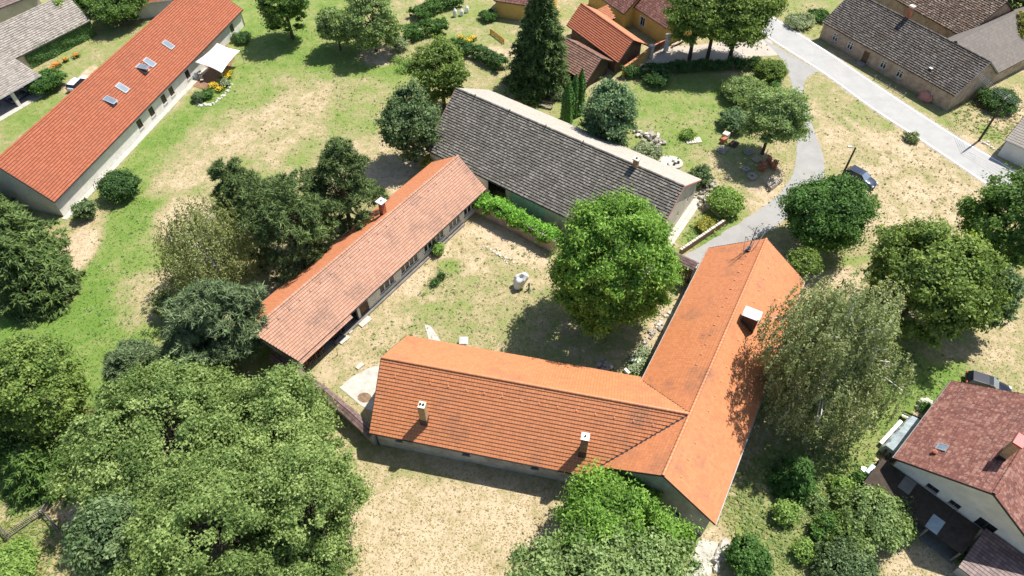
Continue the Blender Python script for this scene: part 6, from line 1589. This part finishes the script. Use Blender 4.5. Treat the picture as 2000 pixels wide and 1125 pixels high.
rubble('rubble_heap', 'heap of broken slabs beside the blue-green tree behind the barn', [(1246, 262), (1275, 272), (1292, 282)], 46, .2, .65, .6, 4, 'stone', heap=.5)
rubble('rubble_heap', 'pale boulder pile at the barn gable near the feathery bush', [(1392, 358), (1378, 380), (1368, 398)], 64, .18, .5, .5, 5, 'stone', heap=.5)
rubble('stone_border', 'line of stones edging the garden beside the boulder pile', [(1375, 395), (1392, 410), (1408, 424)], 14, .2, .4, .1, 6, 'stone_white')
rubble('rubble_heap', 'grey stone block lying by the white slabs below the barn shrub', [(1262, 290), (1272, 293)], 8, .4, .9, .3, 8, 'stone_white')
rubble('planter_ring', 'round stone planter ring beside the red speckled house', [(1795, 800), (1798, 788), (1808, 784), (1818, 790)], 16, .35, .6, .1, 9, 'stone_white', cat='planter')
bush(1808, 796, 14, .9, 'leaf_hedge', 'green plants in the stone planter ring', dens=.8, leaf=.16)
rubble('rock_border', 'pale rocks along the terrace flower bed of the long house', [(380, 190), (390, 206), (412, 206), (440, 186), (452, 164)], 40, .2, .45, .12, 10, 'stone_white')
rubble('verge_stones', 'stones on the grass bank below the utility pole', [(1918, 276), (1935, 284), (1952, 296)], 16, .2, .45, .3, 12, 'stone_white')
# millstones
for (x, y, r_, lb, m_) in ((1318, 322, 1.05, 'large pale millstone lying behind the barn ridge', 'concrete'), (1468, 346, .72, 'grey millstone on the grass near the brick stacks', 'stone'), (1456, 332, .6, 'dark smaller millstone in the shade by the brick stacks', 'stone')):
    p_ = V2(G(x, y)); o = empty('millstone', p_, lb, 'millstone', 'millstones'); MB().lathe((p_.x, p_.y, 0), [(r_, -.02), (r_, .28), (r_ * .93, .33), (r_ * .3, .33), (r_ * .24, .3), (r_ * .24, .06)], 24).build('disc', M(m_), o)
    if r_ > 1:
        for k in range(3): MB().rock((p_.x + .45 * math.cos(k * 2.1), p_.y + .45 * math.sin(k * 2.1), .3), .3, .25, .35, random.Random(k)).build('pot', M('flower_white' if k % 2 else 'metal_dark'), o)
p_ = V2(G(1308, 318)); o = MB().prism([p_ + Vector((1.9 * math.cos(t), 1.9 * math.sin(t) * .85, 0)) for t in np.linspace(0, 6.28, 22)[:-1]], -.03, .05).build('stone_disc', M('stone_white')); tag(o, kind='structure')
# pallets, bricks
def pallet(x, y, rot, label, lays, mat, sz=(1.2, .9), group=None, z=0.0):
    p_ = V2(G(x, y)); r_ = empty('pallet', p_, label, 'pallet', group); cz, sn = math.cos(rot), math.sin(rot)
    X, Y = Vector((cz, sn, 0)), Vector((-sn, cz, 0))
    for k in range(3): MB().obox(p_ + Y * (k - 1) * (sz[1] / 2 - .06) + Vector((0, 0, .05)), X * sz[0] / 2, Y * .05, Vector((0, 0, .05))).build('bearer', M('wood_grey'), r_)
    nn = 6
    for k in range(nn): MB().obox(p_ + X * ((k + .5) / nn - .5) * sz[0] + Vector((0, 0, .115 + z)), X * (sz[0] / nn / 2 - .02), Y * sz[1] / 2, Vector((0, 0, .013))).build('board', M(mat), r_)
    return r_, p_, X, Y
pallet(1411, 293, .9, 'weathered plank pallet in front of the block stack', 0, 'wood_grey', (1.7, 1.4))
pallet(1433, 282, .9, 'dark pallet in the shade of the willow-like tree', 0, 'wood_dark', (1.6, 1.2))
pallet(1462, 298, .4, 'grey pallet with planks beside the brick stacks', 0, 'wood_grey', (1.5, 1.2))
pallet(1354, 275, .15, 'white slab and dark crate pallet on the garden lawn', 0, 'stone_white', (2.4, 1.3))
pallet(1478, 312, .6, 'pale pallet leaning low beside the terracotta stacks', 0, 'wood_pale', (1.3, 1.1))
def brick_stack(x, y, rot, nx, ny, nz, label, mat='brick', bs=(.30, .24, .2)):
    p_ = V2(G(x, y)); r_ = empty('brick_stack', p_, label, 'bricks', 'stacks of hollow bricks'); cz, sn = math.cos(rot), math.sin(rot); X, Y = Vector((cz, sn, 0)), Vector((-sn, cz, 0)); rn = random.Random(int(x)); proto = None
    for k in range(nz):
        for i in range(nx):
            for j in range(ny):
                if k == nz - 1 and rn.random() < .3: continue
                c_ = p_ + X * (i - (nx - 1) / 2) * bs[0] + Y * (j - (ny - 1) / 2) * bs[1] + Vector((rn.uniform(-.01, .01), rn.uniform(-.01, .01), .02 + (k + .5) * bs[2]))
                if proto is None: proto = MB().obox(worg(r_), X * (bs[0] / 2 - .012), Y * (bs[1] / 2 - .012), Vector((0, 0, bs[2] / 2 - .008))).build('brick', M(mat), r_); o = proto
                else: o = proto.copy(); COL.objects.link(o); o.parent = r_
                o.location = c_ - worg(r_)
brick_stack(1488, 330, 1.1, 4, 4, 5, 'long terracotta brick stack, left one by the lane bend')
brick_stack(1500, 318, 1.1, 3, 3, 5, 'terracotta brick stack behind the left one by the lane bend')
brick_stack(1512, 326, 1.1, 5, 3, 4, 'terracotta brick stack closest to the lane bend')
brick_stack(1412, 278, .9, 3, 3, 4, 'brick block stack with a pale top beside the dark pallet')
p_ = V2(G(1416, 270)); o = MB().box((p_.x, p_.y, .5), (1.0, .9, .95), .9).build('chimney_block', M('stone_white'), None, bevel=.03); tag(o, 'pale hollow chimney block on the grass by the block stack', 'block')
# trough by the lane
p_ = V2(G(1510, 362)); tg = empty('stone_trough', p_, 'long weathered stone and timber trough at the lane edge', 'trough')
X = Vector((math.cos(.75), math.sin(.75), 0)); Y = Vector((-X.y, X.x, 0))
for k in range(7): MB().rock(((p_ + X * (k - 3) * .42 - Y * .3).x, (p_ + X * (k - 3) * .42 - Y * .3).y, 0), .46, .4, .62, random.Random(k), .75).build('stone', M('stone'), tg)
for k in range(3): MB().obox(p_ + Y * (.1 + .22 * k) + Vector((0, 0, .62 + .03 * k)), X * (1.3 - .2 * k), Y * .1, Vector((0, 0, .05))).build('plank', M('wood_pale' if k % 2 else 'wood_grey'), tg)
# firewood in the open bay
fw = empty('firewood_stack', V2(G(602, 698)), 'stack of split firewood in the near end of the open bay', 'firewood')
rn = random.Random(2); A_ = hM.c['R'][0]; um = hM.u; nm_ = -hM.n
for i in range(11):
    for k in range(5):
        c_ = A_ + um * (.7 + i * .27) - nm_ * (.35) + Vector((0, 0, .2 + k * .24)); ln = rn.uniform(.28, .42)
        MB().tube([c_ - nm_ * ln, c_ + nm_ * ln], .12 + rn.uniform(-.02, .02), 6).build('log', M('wood_brown' if rn.random() < .6 else 'wood_dark'), fw)
# ------------------------------------------------------------------ lower right yard
p0, p1 = V2(G(1722, 885)), V2(G(1775, 826)); X = (p1 - p0).normalized(); Y = Vector((-X.y, X.x, 0)); c_ = (p0 + p1) / 2 - Y * .6
tpz = empty('covered_woodpile', c_, 'long woodpile under a silvery tarpaulin beside the red roofed house', 'woodpile')
hl = (p1 - p0).length / 2; vs, fs = [], []; rng = np.random.default_rng(3)
for i in range(13):
    x = -hl + 2 * hl * i / 12
    for y, z in ((-1.0, .1), (-.98, .85), (-.9, 1.25), (.1, 1.5), (.8, 1.2), (.95, .8), (1.0, .15)): vs.append(c_ + X * x + Y * (y + rng.normal(0, .05)) + Vector((0, 0, z + rng.normal(0, .07))))
for i in range(12):
    for k in range(6): fs.append((i * 7 + k, i * 7 + k + 1, (i + 1) * 7 + k + 1, (i + 1) * 7 + k)[::-1])
fs += [tuple(range(7)), tuple(12 * 7 + k for k in range(6, -1, -1))]
MB().add(vs, fs).build('tarpaulin', M('tarp_silver'), tpz)
for k in range(9):
    q = c_ - X * (hl + .12) + Y * ((k % 3 - 1) * .5) + Vector((0, 0, .2 + (k // 3) * .3)); MB().tube([q - X * .15, q + X * .2], .14, 6).build('log', M('wood_brown'), tpz)
MB().bar(c_ + Y * 1.25 - X * hl * .8 + Vector((0, 0, .5)), c_ + Y * 1.25 + X * hl * .7 + Vector((0, 0, .5)), .35, .12).build('board', M('frame_white'), tpz)
q = V2(G(1776, 822)); X2, Y2 = Vector((math.cos(-.55), math.sin(-.55), 0)), Vector((math.sin(.55), math.cos(-.55), 0))
be = empty('garden_bench', q, 'dark framed garden bench behind the covered woodpile', 'bench')
for k in range(3): MB().obox(q + Y2 * (k * .16 - .16) + Vector((0, 0, .45)), X2 * .95, Y2 * .065, Vector((0, 0, .02))).build('slat', M('frame_white' if k == 1 else 'wood_pale'), be)
for t in (-1, 1): MB().obox(q + X2 * t * .85 + Vector((0, 0, .22)), X2 * .04, Y2 * .26, Vector((0, 0, .22))).build('leg', M('metal_dark'), be)
MB().obox(q + Y2 * .32 + Vector((0, 0, .72)), X2 * .95, Y2 * .03, Vector((0, 0, .12))).build('backrest', M('wood_dark'), be)
lgp = empty('log_pile', V2(G(1768, 918)), 'pile of grey logs beside the white gable corner', 'log pile'); rn = random.Random(8)
for i in range(14):
    q = V2(G(1768, 918)) + Vector((rn.uniform(-.9, .9), rn.uniform(-.9, .9), .14 + rn.uniform(0, .45))); an = .9 + rn.uniform(-.35, .35); d = Vector((math.cos(an), math.sin(an), 0)) * rn.uniform(.5, .9)
    MB().tube([q - d, q + d], .13, 6).build('log', M('wood_grey' if i % 2 else 'wood_dark'), lgp)
q = V2(G(1697, 928)); wt = empty('water_tank', q, 'pale blue water tank in the clutter beside the woodpile', 'tank')
MB().box((q.x, q.y, .55), (1.3, 1.0, 1.0), .7).build('tank', M('tarp_blue'), wt, bevel=.06); MB().lathe((q.x, q.y, 1.04), [(.2, 0), (.2, .07)], 12).build('lid', M('metal_white'), wt)
for k, (x, y, h_, r_, m_, lb) in enumerate(((1684, 920, .5, .3, 'metal_white', 'white bucket beside the blue water tank'), (1716, 908, .8, .32, 'wood_dark', 'dark barrel between the woodpile and the water tank'), (1709, 940, .5, .4, 'wood_grey', 'low wooden tub beside the water tank'))):
    q = V2(G(x, y)); o = empty('barrel', q, lb, 'barrel', 'yard clutter'); MB().lathe((q.x, q.y, 0), [(r_ * .85, 0), (r_, h_ * .5), (r_ * .9, h_), (r_ * .75, h_), (r_ * .7, h_ * .8)], 14).build('vessel', M(m_), o)
# path kerb near the gable bottom
rubble('low_wall', 'broken low wall running to the bottom edge right of the gable', [(1418, 1056), (1408, 1080), (1398, 1115)], 16, .35, .7, .12, 14, 'concrete', cat='wall')
pd = MB().prism([V2(G(*p)) for p in ((1365, 1050), (1402, 1060), (1388, 1125), (1340, 1125))][::-1], -.05, .03).build('concrete_pad', M('concrete')); tag(pd, kind='structure')
# sheeted brick heap in front of the farmhouse
q = V2(G(1808, 192)); bh = empty('sheeted_heap', q, 'heap of bricks under dusty pink sheeting by the farmhouse wall', 'heap')
rng = np.random.default_rng(9); vs, fs = [], []
for z, r_ in ((0, 1.25), (.5, 1.2), (1.0, .95), (1.35, .55), (1.45, .05)):
    for k in range(14): t = 6.283 * k / 14; w_ = r_ * (1 + rng.normal(0, .10)); vs.append((q.x + w_ * math.cos(t) * .95, q.y + w_ * math.sin(t) * 1.15, z + rng.normal(0, .05) * (z > 0)))
for i in range(4):
    for k in range(14): fs.append((i * 14 + k, i * 14 + (k + 1) % 14, (i + 1) * 14 + (k + 1) % 14, (i + 1) * 14 + k))
MB().add(vs, fs).build('sheeting', M('barge_pink'), bh); MB().box((q.x + .3, q.y - .35, 1.38), (.9, .7, .08), .5).build('white_board', M('frame_white'), bh)
for k in range(8): MB().box((q.x - .8 + .35 * (k % 4), q.y - 1.25 + .15 * (k // 4), .12 + .0 * k), (.3, .14, .14), .4 * k).build('brick', M('brick'), bh)
# ------------------------------------------------------------------ fences
def picket(name, label, path, h_, gap, mat, pw=.07, seed=1, rails=2):
    pts = [V2(G(*p)) for p in path]; r_ = empty(name, pts[0], label, 'fence'); mb = MB(); rn = random.Random(seed)
    for a, b in zip(pts, pts[1:]):
        d = (b - a); L_ = d.length; d.normalize(); n = Vector((-d.y, d.x, 0)); np_ = max(1, int(L_ / 2.2))
        for k in range(np_ + 1):
            q = a + d * L_ * k / np_; MB().box((q.x, q.y, h_ * .5), (.12, .12, h_ + .1), math.atan2(d.y, d.x)).build('post', M(mat), r_)
        for z in [h_ * (.3 + .5 * i) for i in range(rails)]: MB().bar((*(a + n * .08).xy, z), (*(b + n * .08).xy, z), .05, .10).build('rail', M(mat), r_)
        for k in range(int(L_ / gap)):
            q = a + d * (k + .5) * gap + n * .13; mb.obox(Vector((q.x, q.y, h_ * .52 + rn.uniform(-.03, .03))), d * pw / 2, n * .012, Vector((0, 0, h_ * .48)))
    o = mb.build('pickets', M(mat), r_); o['kind'] = 'stuff'
    return r_
picket('picket_fence', 'weathered picket fence zigzagging in the lower left corner', [(-12, 1016), (19, 1054), (89, 1004), (104, 984)], 1.1, .16, 'wood_grey')
picket('picket_fence', 'grey fence running from the zigzag corner towards the dark bush', [(90, 1006), (138, 1064)], 1.1, .16, 'wood_grey', seed=2)
picket('orange_fence', 'short bright orange picket fence in the upper garden', [(958, 66), (984, 86)], .9, .3, 'wood_orange', pw=.2)
picket('rail_fence', 'thin rail fence in the grass before the farmhouse', [(1707, 156), (1735, 172), (1765, 190)], .8, 2.0, 'wood_grey', rails=1)
# wrapped young trees and bits in the upper garden
for k, (x, y, h_) in enumerate(((889, 32, 1.5), (902, 30, 1.2), (912, 24, 1.3))):
    q = V2(G(x, y)); o = empty('wrapped_plant', q, ['tallest white wrapped plant in the upper garden', 'middle white wrapped plant in the upper garden', 'rightmost white wrapped plant in the upper garden'][k], 'plant', 'wrapped plants')
    MB().lathe((q.x, q.y, 0), [(.35, 0), (.42, h_ * .4), (.36, h_ * .75), (.12, h_), (.03, h_ + .1)], 9).build('wrap', M('tarp_white'), o)
q = V2(G(1066, 212)); bn_ = empty('garden_bench', q, 'dark slatted garden bench on the grass behind the barn ridge', 'bench')
X2 = Vector((math.cos(-.35), math.sin(-.35), 0)); Y2 = Vector((-X2.y, X2.x, 0))
for k in range(3): MB().obox(q + Y2 * (k * .17) + Vector((0, 0, .45)), X2 * 1.0, Y2 * .07, Vector((0, 0, .02))).build('slat', M('wood_grey'), bn_)
for t in (-1, 1): MB().obox(q + X2 * t * .9 + Y2 * .17 + Vector((0, 0, .22)), X2 * .04, Y2 * .25, Vector((0, 0, .22))).build('leg', M('wood_dark'), bn_)
MB().obox(q + Y2 * .5 + Vector((0, 0, .75)), X2 * 1.0, Y2 * .03, Vector((0, 0, .13))).build('backrest', M('wood_dark'), bn_)
# ------------------------------------------------------------------ flower beds
def flowers(name, label, spots, seed, h_=.6):
    rng = np.random.default_rng(seed); r_ = empty(name, V2(G(*spots[0][:2])), label, 'flowers'); Lg, Lf = Leaves(), Leaves()
    for (x, y, rr) in spots:
        C = np.array(G(x, y)); n = int(420 * rr); P = C + rng.normal(0, rr * .55, (n, 3)) * np.array([1, 1, 0]); P[:, 2] = np.abs(rng.normal(h_ * .45, h_ * .25, n))
        Lg.add(quads(P, rdir(rng, n) + [0, 0, .6], rdir(rng, n), .2 * rng.uniform(.7, 1.3, n), .6, np.clip(rng.normal(.5, .2, n), 0, 1)))
        m = n // 3; P = C + rng.normal(0, rr * .5, (m, 3)) * np.array([1, 1, 0]); P[:, 2] = h_ * rng.uniform(.75, 1.15, m)
        Lf.add(quads(P, rdir(rng, m) * .4 + [0, 0, 1], rdir(rng, m), .17 * rng.uniform(.7, 1.3, m), .9, np.full(m, .5)))
    Lg.build('foliage', M('leaf_hedge'), r_); return r_, Lf
r_, Lf = flowers('flower_bed', 'bed of yellow flowers curving round the terrace of the long house', [(418, 170, .8), (432, 168, .7), (443, 152, .9), (447, 145, .6), (430, 178, .6)], 21); Lf.build('blossoms', M('flower_yellow'), r_)
for k, (x, y, rp, hh, mt, lb) in enumerate(((388, 190, 14, 1.3, 'leaf_ash', 'dusky green shrub at the left end of the terrace bed'), (404, 184, 13, 1.2, 'leaf_hedge', 'green shrub in the middle of the terrace bed'), (438, 162, 12, 1.0, 'leaf_grey', 'silver-green shrub among the yellow terrace flowers'), (472, 74, 18, 1.4, 'leaf_dark', 'dark plants in the shade at the end of the long house'))): bush(x, y, rp, hh, mt, lb, leaf=.18, dens=.8)
r_, Lf = flowers('flower_bed', 'orange and yellow flowers at the foot of the ivy shed', [(113, 130, .7), (103, 138, .5), (130, 120, .4), (150, 112, .5)], 22); Lf.build('blossoms', M('flower_orange'), r_)
r_, Lf = flowers('flower_bed', 'yellow flower patch beside the hedge in the upper garden', [(915, 82, .8), (925, 78, .6), (900, 76, .5)], 23); Lf.build('blossoms', M('flower_yellow'), r_)
r_, Lf = flowers('flower_bed', 'green planting with white tubs in the corner of the two orange roofs', [(1245, 708, 1.0), (1238, 722, .8), (1255, 690, .9)], 24, .5); Lf.build('blossoms', M('leaf_grey'), r_)
for k, (x, y) in enumerate(((1236, 706), (1247, 708), (1224, 728))):
    q = V2(G(x, y)); o = MB().box((q.x, q.y, .25), (.8, .35, .4), 1.1 * k).build('plant_tub', M('frame_white'), None, bevel=.03); tag(o, ['white tub standing upright in the roof corner planting', 'white tub furthest right in the roof corner planting', 'white tub closest to the orange eave'][k], 'tub', 'plant tubs')
r_, Lf = flowers('vegetable_patch', 'leafy vegetable patch at the top right of the meadow', [(775, 118, 1.2), (800, 125, 1.2), (785, 138, 1.0), (815, 145, 1.0)], 25, .4); Lf.build('blossoms', M('leaf_lime'), r_)
# ivy on the shed
a_, b_ = hT.c['R']; ivy('ivy', 'dense dark ivy covering the wall of the pale grey shed', b_ - (b_ - a_).normalized() * 12.5, b_, 0, 2.9, 5200, 'leaf_ivy')
a_, b_ = hT.c['1']; ivy('ivy', 'ivy climbing round the gable corner of the pale grey shed', a_, b_, 0, 3.4, 3000, 'leaf_ivy')
q = hT.er1; ra = hT.r1
hedge('creeper', 'yellow-green creeper on the verge of the grey shed roof', [(140, 62), (150, 40), (132, 20)], 1.2, 5.4, 'leaf_lime', cat='climber', z0=3.0, leaf=.26, dens=.7)
q = V2(G(491, 120)); wp = empty('washing_pole', q, 'thin green washing pole on the lawn by the sun sail', 'pole'); MB().tube([(q.x, q.y, 0), (q.x, q.y, 1.9)], .03, 5).build('shaft', M('green_paint'), wp); MB().tube([(q.x, q.y, 1.9), (q.x - .35, q.y, 2.05)], .025, 5).build('hook', M('green_paint'), wp)

# ------------------------------------------------------------------ grass tufts over the open ground
def grass():
    rng = np.random.default_rng(77); n = 90000
    px = rng.uniform(-20, 2020, n); py = rng.uniform(-20, 1150, n)
    a, b = px - CX, py - CY; rz_ = -_s * FPX - _c * b; t = -CAM_H / rz_
    X, Y = a * t, (_c * FPX - _s * b) * t
    ok = np.ones(n, bool)
    def inside(poly):
        r_ = np.zeros(n, bool); m = len(poly)
        for i in range(m):
            (x1, y1), (x2, y2) = poly[i], poly[(i + 1) % m]
            c_ = ((y1 > Y) != (y2 > Y)) & (X < (x2 - x1) * (Y - y1) / ((y2 - y1) or 1e-9) + x1); r_ ^= c_
        return r_
    P2 = lambda pts: [tuple(G(*p).xy) for p in pts]
    for o in (road, lane, pave):
        v = np.array([x.co[:2] for x in o.data.vertices]).reshape(-1, 5, 2); ok &= ~inside([tuple(p) for p in v[:, 0]] + [tuple(p) for p in v[::-1, 2]])
    for h in (hS, hE, hB, hM, hL, hF, hR): ok &= ~inside([tuple(q.xy) for q in (h.c['R'][0], h.c['R'][1], h.c['L'][0], h.c['L'][1])])
    ok &= ~inside(P2([(663, 757), (690, 735), (720, 720), (746, 713), (760, 730), (750, 790), (730, 806), (705, 792)]))
    g, s_ = turf(X, Y)
    ok &= rng.uniform(0, 1, n) > s_ * .9
    X, Y, g, px, py = X[ok], Y[ok], g[ok], px[ok], py[ok]; n = len(X)
    tall = np.zeros(n)
    for bb in ((1560, 980, 150, 130, -50), (1480, 960, 80, 60, 0), (60, 1070, 130, 60, 0), (1930, 220, 90, 50, 20), (1640, 1000, 60, 120, 30)): tall = np.maximum(tall, blob(px, py, bb))
    h_ = (.07 + .05 * rng.random(n)) * (1 + 1.7 * tall)
    P = np.stack([X, Y, h_ * .45], 1); az = rng.uniform(0, 6.283, n)
    T = np.stack([np.cos(az), np.sin(az), .45 + .3 * tall], 1); N = np.array([0, 0, 1.0]) + rng.normal(0, .28, (n, 3))
    L = Leaves(); L.add(quads(P, N, T, h_ * 2.0, .55, np.clip(g + rng.normal(0, .13, n), 0, 1))); o = L.build('grass', M('grass_blades'), None); tag(o, 'short grass tufts over meadow and yards', 'grass', kind='stuff')
grass()

def on_road(X, Y):
    out = np.zeros(len(X), bool)
    for o in (road, lane, pave):
        v = np.array([x.co[:2] for x in o.data.vertices]).reshape(-1, 5, 2); poly = [tuple(p) for p in v[:, 0]] + [tuple(p) for p in v[::-1, 2]]; r_ = np.zeros(len(X), bool)
        for i in range(len(poly)):
            (x1, y1), (x2, y2) = poly[i], poly[(i + 1) % len(poly)]
            r_ ^= ((y1 > Y) != (y2 > Y)) & (X < (x2 - x1) * (Y - y1) / ((y2 - y1) or 1e-9) + x1)
        out |= r_
    return out
def weeds(name, label, areas, n, mat, size, seed, leaf=.16, per=16):
    """scattered weed clumps in photo-shaped areas"""
    rng = np.random.default_rng(seed); L = Leaves(); cen = []
    for (x, y, rx, ry, rot), k in areas:
        a = R(rot); r_ = np.sqrt(rng.uniform(0, 1, k)); t = rng.uniform(0, 6.283, k); u_, v_ = r_ * np.cos(t) * rx, r_ * np.sin(t) * ry
        for px, py in zip(x + u_ * math.cos(a) - v_ * math.sin(a), y + u_ * math.sin(a) + v_ * math.cos(a)): cen.append(G(px, py))
    cen = np.array([tuple(c) for c in cen]); cen = cen[~on_road(cen[:, 0], cen[:, 1])]; k = len(cen); sz = size * rng.uniform(.4, 1.5, k) ** 1.3; i = np.repeat(np.arange(k), per); m = len(i)
    d = rdir(rng, m); P = cen[i] + d * sz[i][:, None] * rng.uniform(.2, 1, (m, 1)) * np.array([1, 1, 0]); P[:, 2] = np.abs(d[:, 2]) * sz[i] * .7 + .03
    L.add(quads(P, d * .5 + [0, 0, .8] + rdir(rng, m) * .4, rdir(rng, m) + [0, 0, .4], leaf * rng.uniform(.6, 1.4, m), .5, np.clip(rng.normal(.5, .2, k)[i] + rng.normal(0, .12, m), 0, 1)))
    tag(L.build(name, M(mat), None), label, 'weeds', kind='stuff')
DRY = [((1740, 300, 150, 80, 35), 260), ((1840, 370, 110, 50, 35), 150), ((1700, 480, 90, 40, -10), 90), ((880, 1030, 190, 110, 0), 60), ((560, 240, 150, 90, -25), 260), ((930, 560, 120, 90, 0), 160), ((640, 150, 150, 60, 10), 160), ((1940, 240, 60, 40, 20), 60)]
weeds('dry_tussocks', 'straw coloured tussocks over the dry ground', [(a, k // 2) for a, k in DRY], 0, 'grass_straw', .22, 5, leaf=.13)
weeds('weeds', 'green weed clumps in meadow, verge and yards', [((1740, 290, 160, 90, 35), 60), ((1550, 990, 110, 110, -40), 420), ((1640, 980, 60, 100, 35), 200), ((940, 560, 120, 100, 0), 90), ((600, 180, 200, 110, 10), 130), ((1380, 440, 50, 26, -30), 120), ((250, 520, 90, 160, 20), 120), ((1790, 740, 70, 80, -40), 90), ((80, 1060, 60, 50, 0), 80), ((1900, 225, 70, 30, 25), 90), ((1580, 40, 40, 30, 20), 60), ((1350, 260, 90, 60, 0), 70), ((780, 660, 60, 40, -30), 40)], 0, 'leaf_willow', .24, 6)
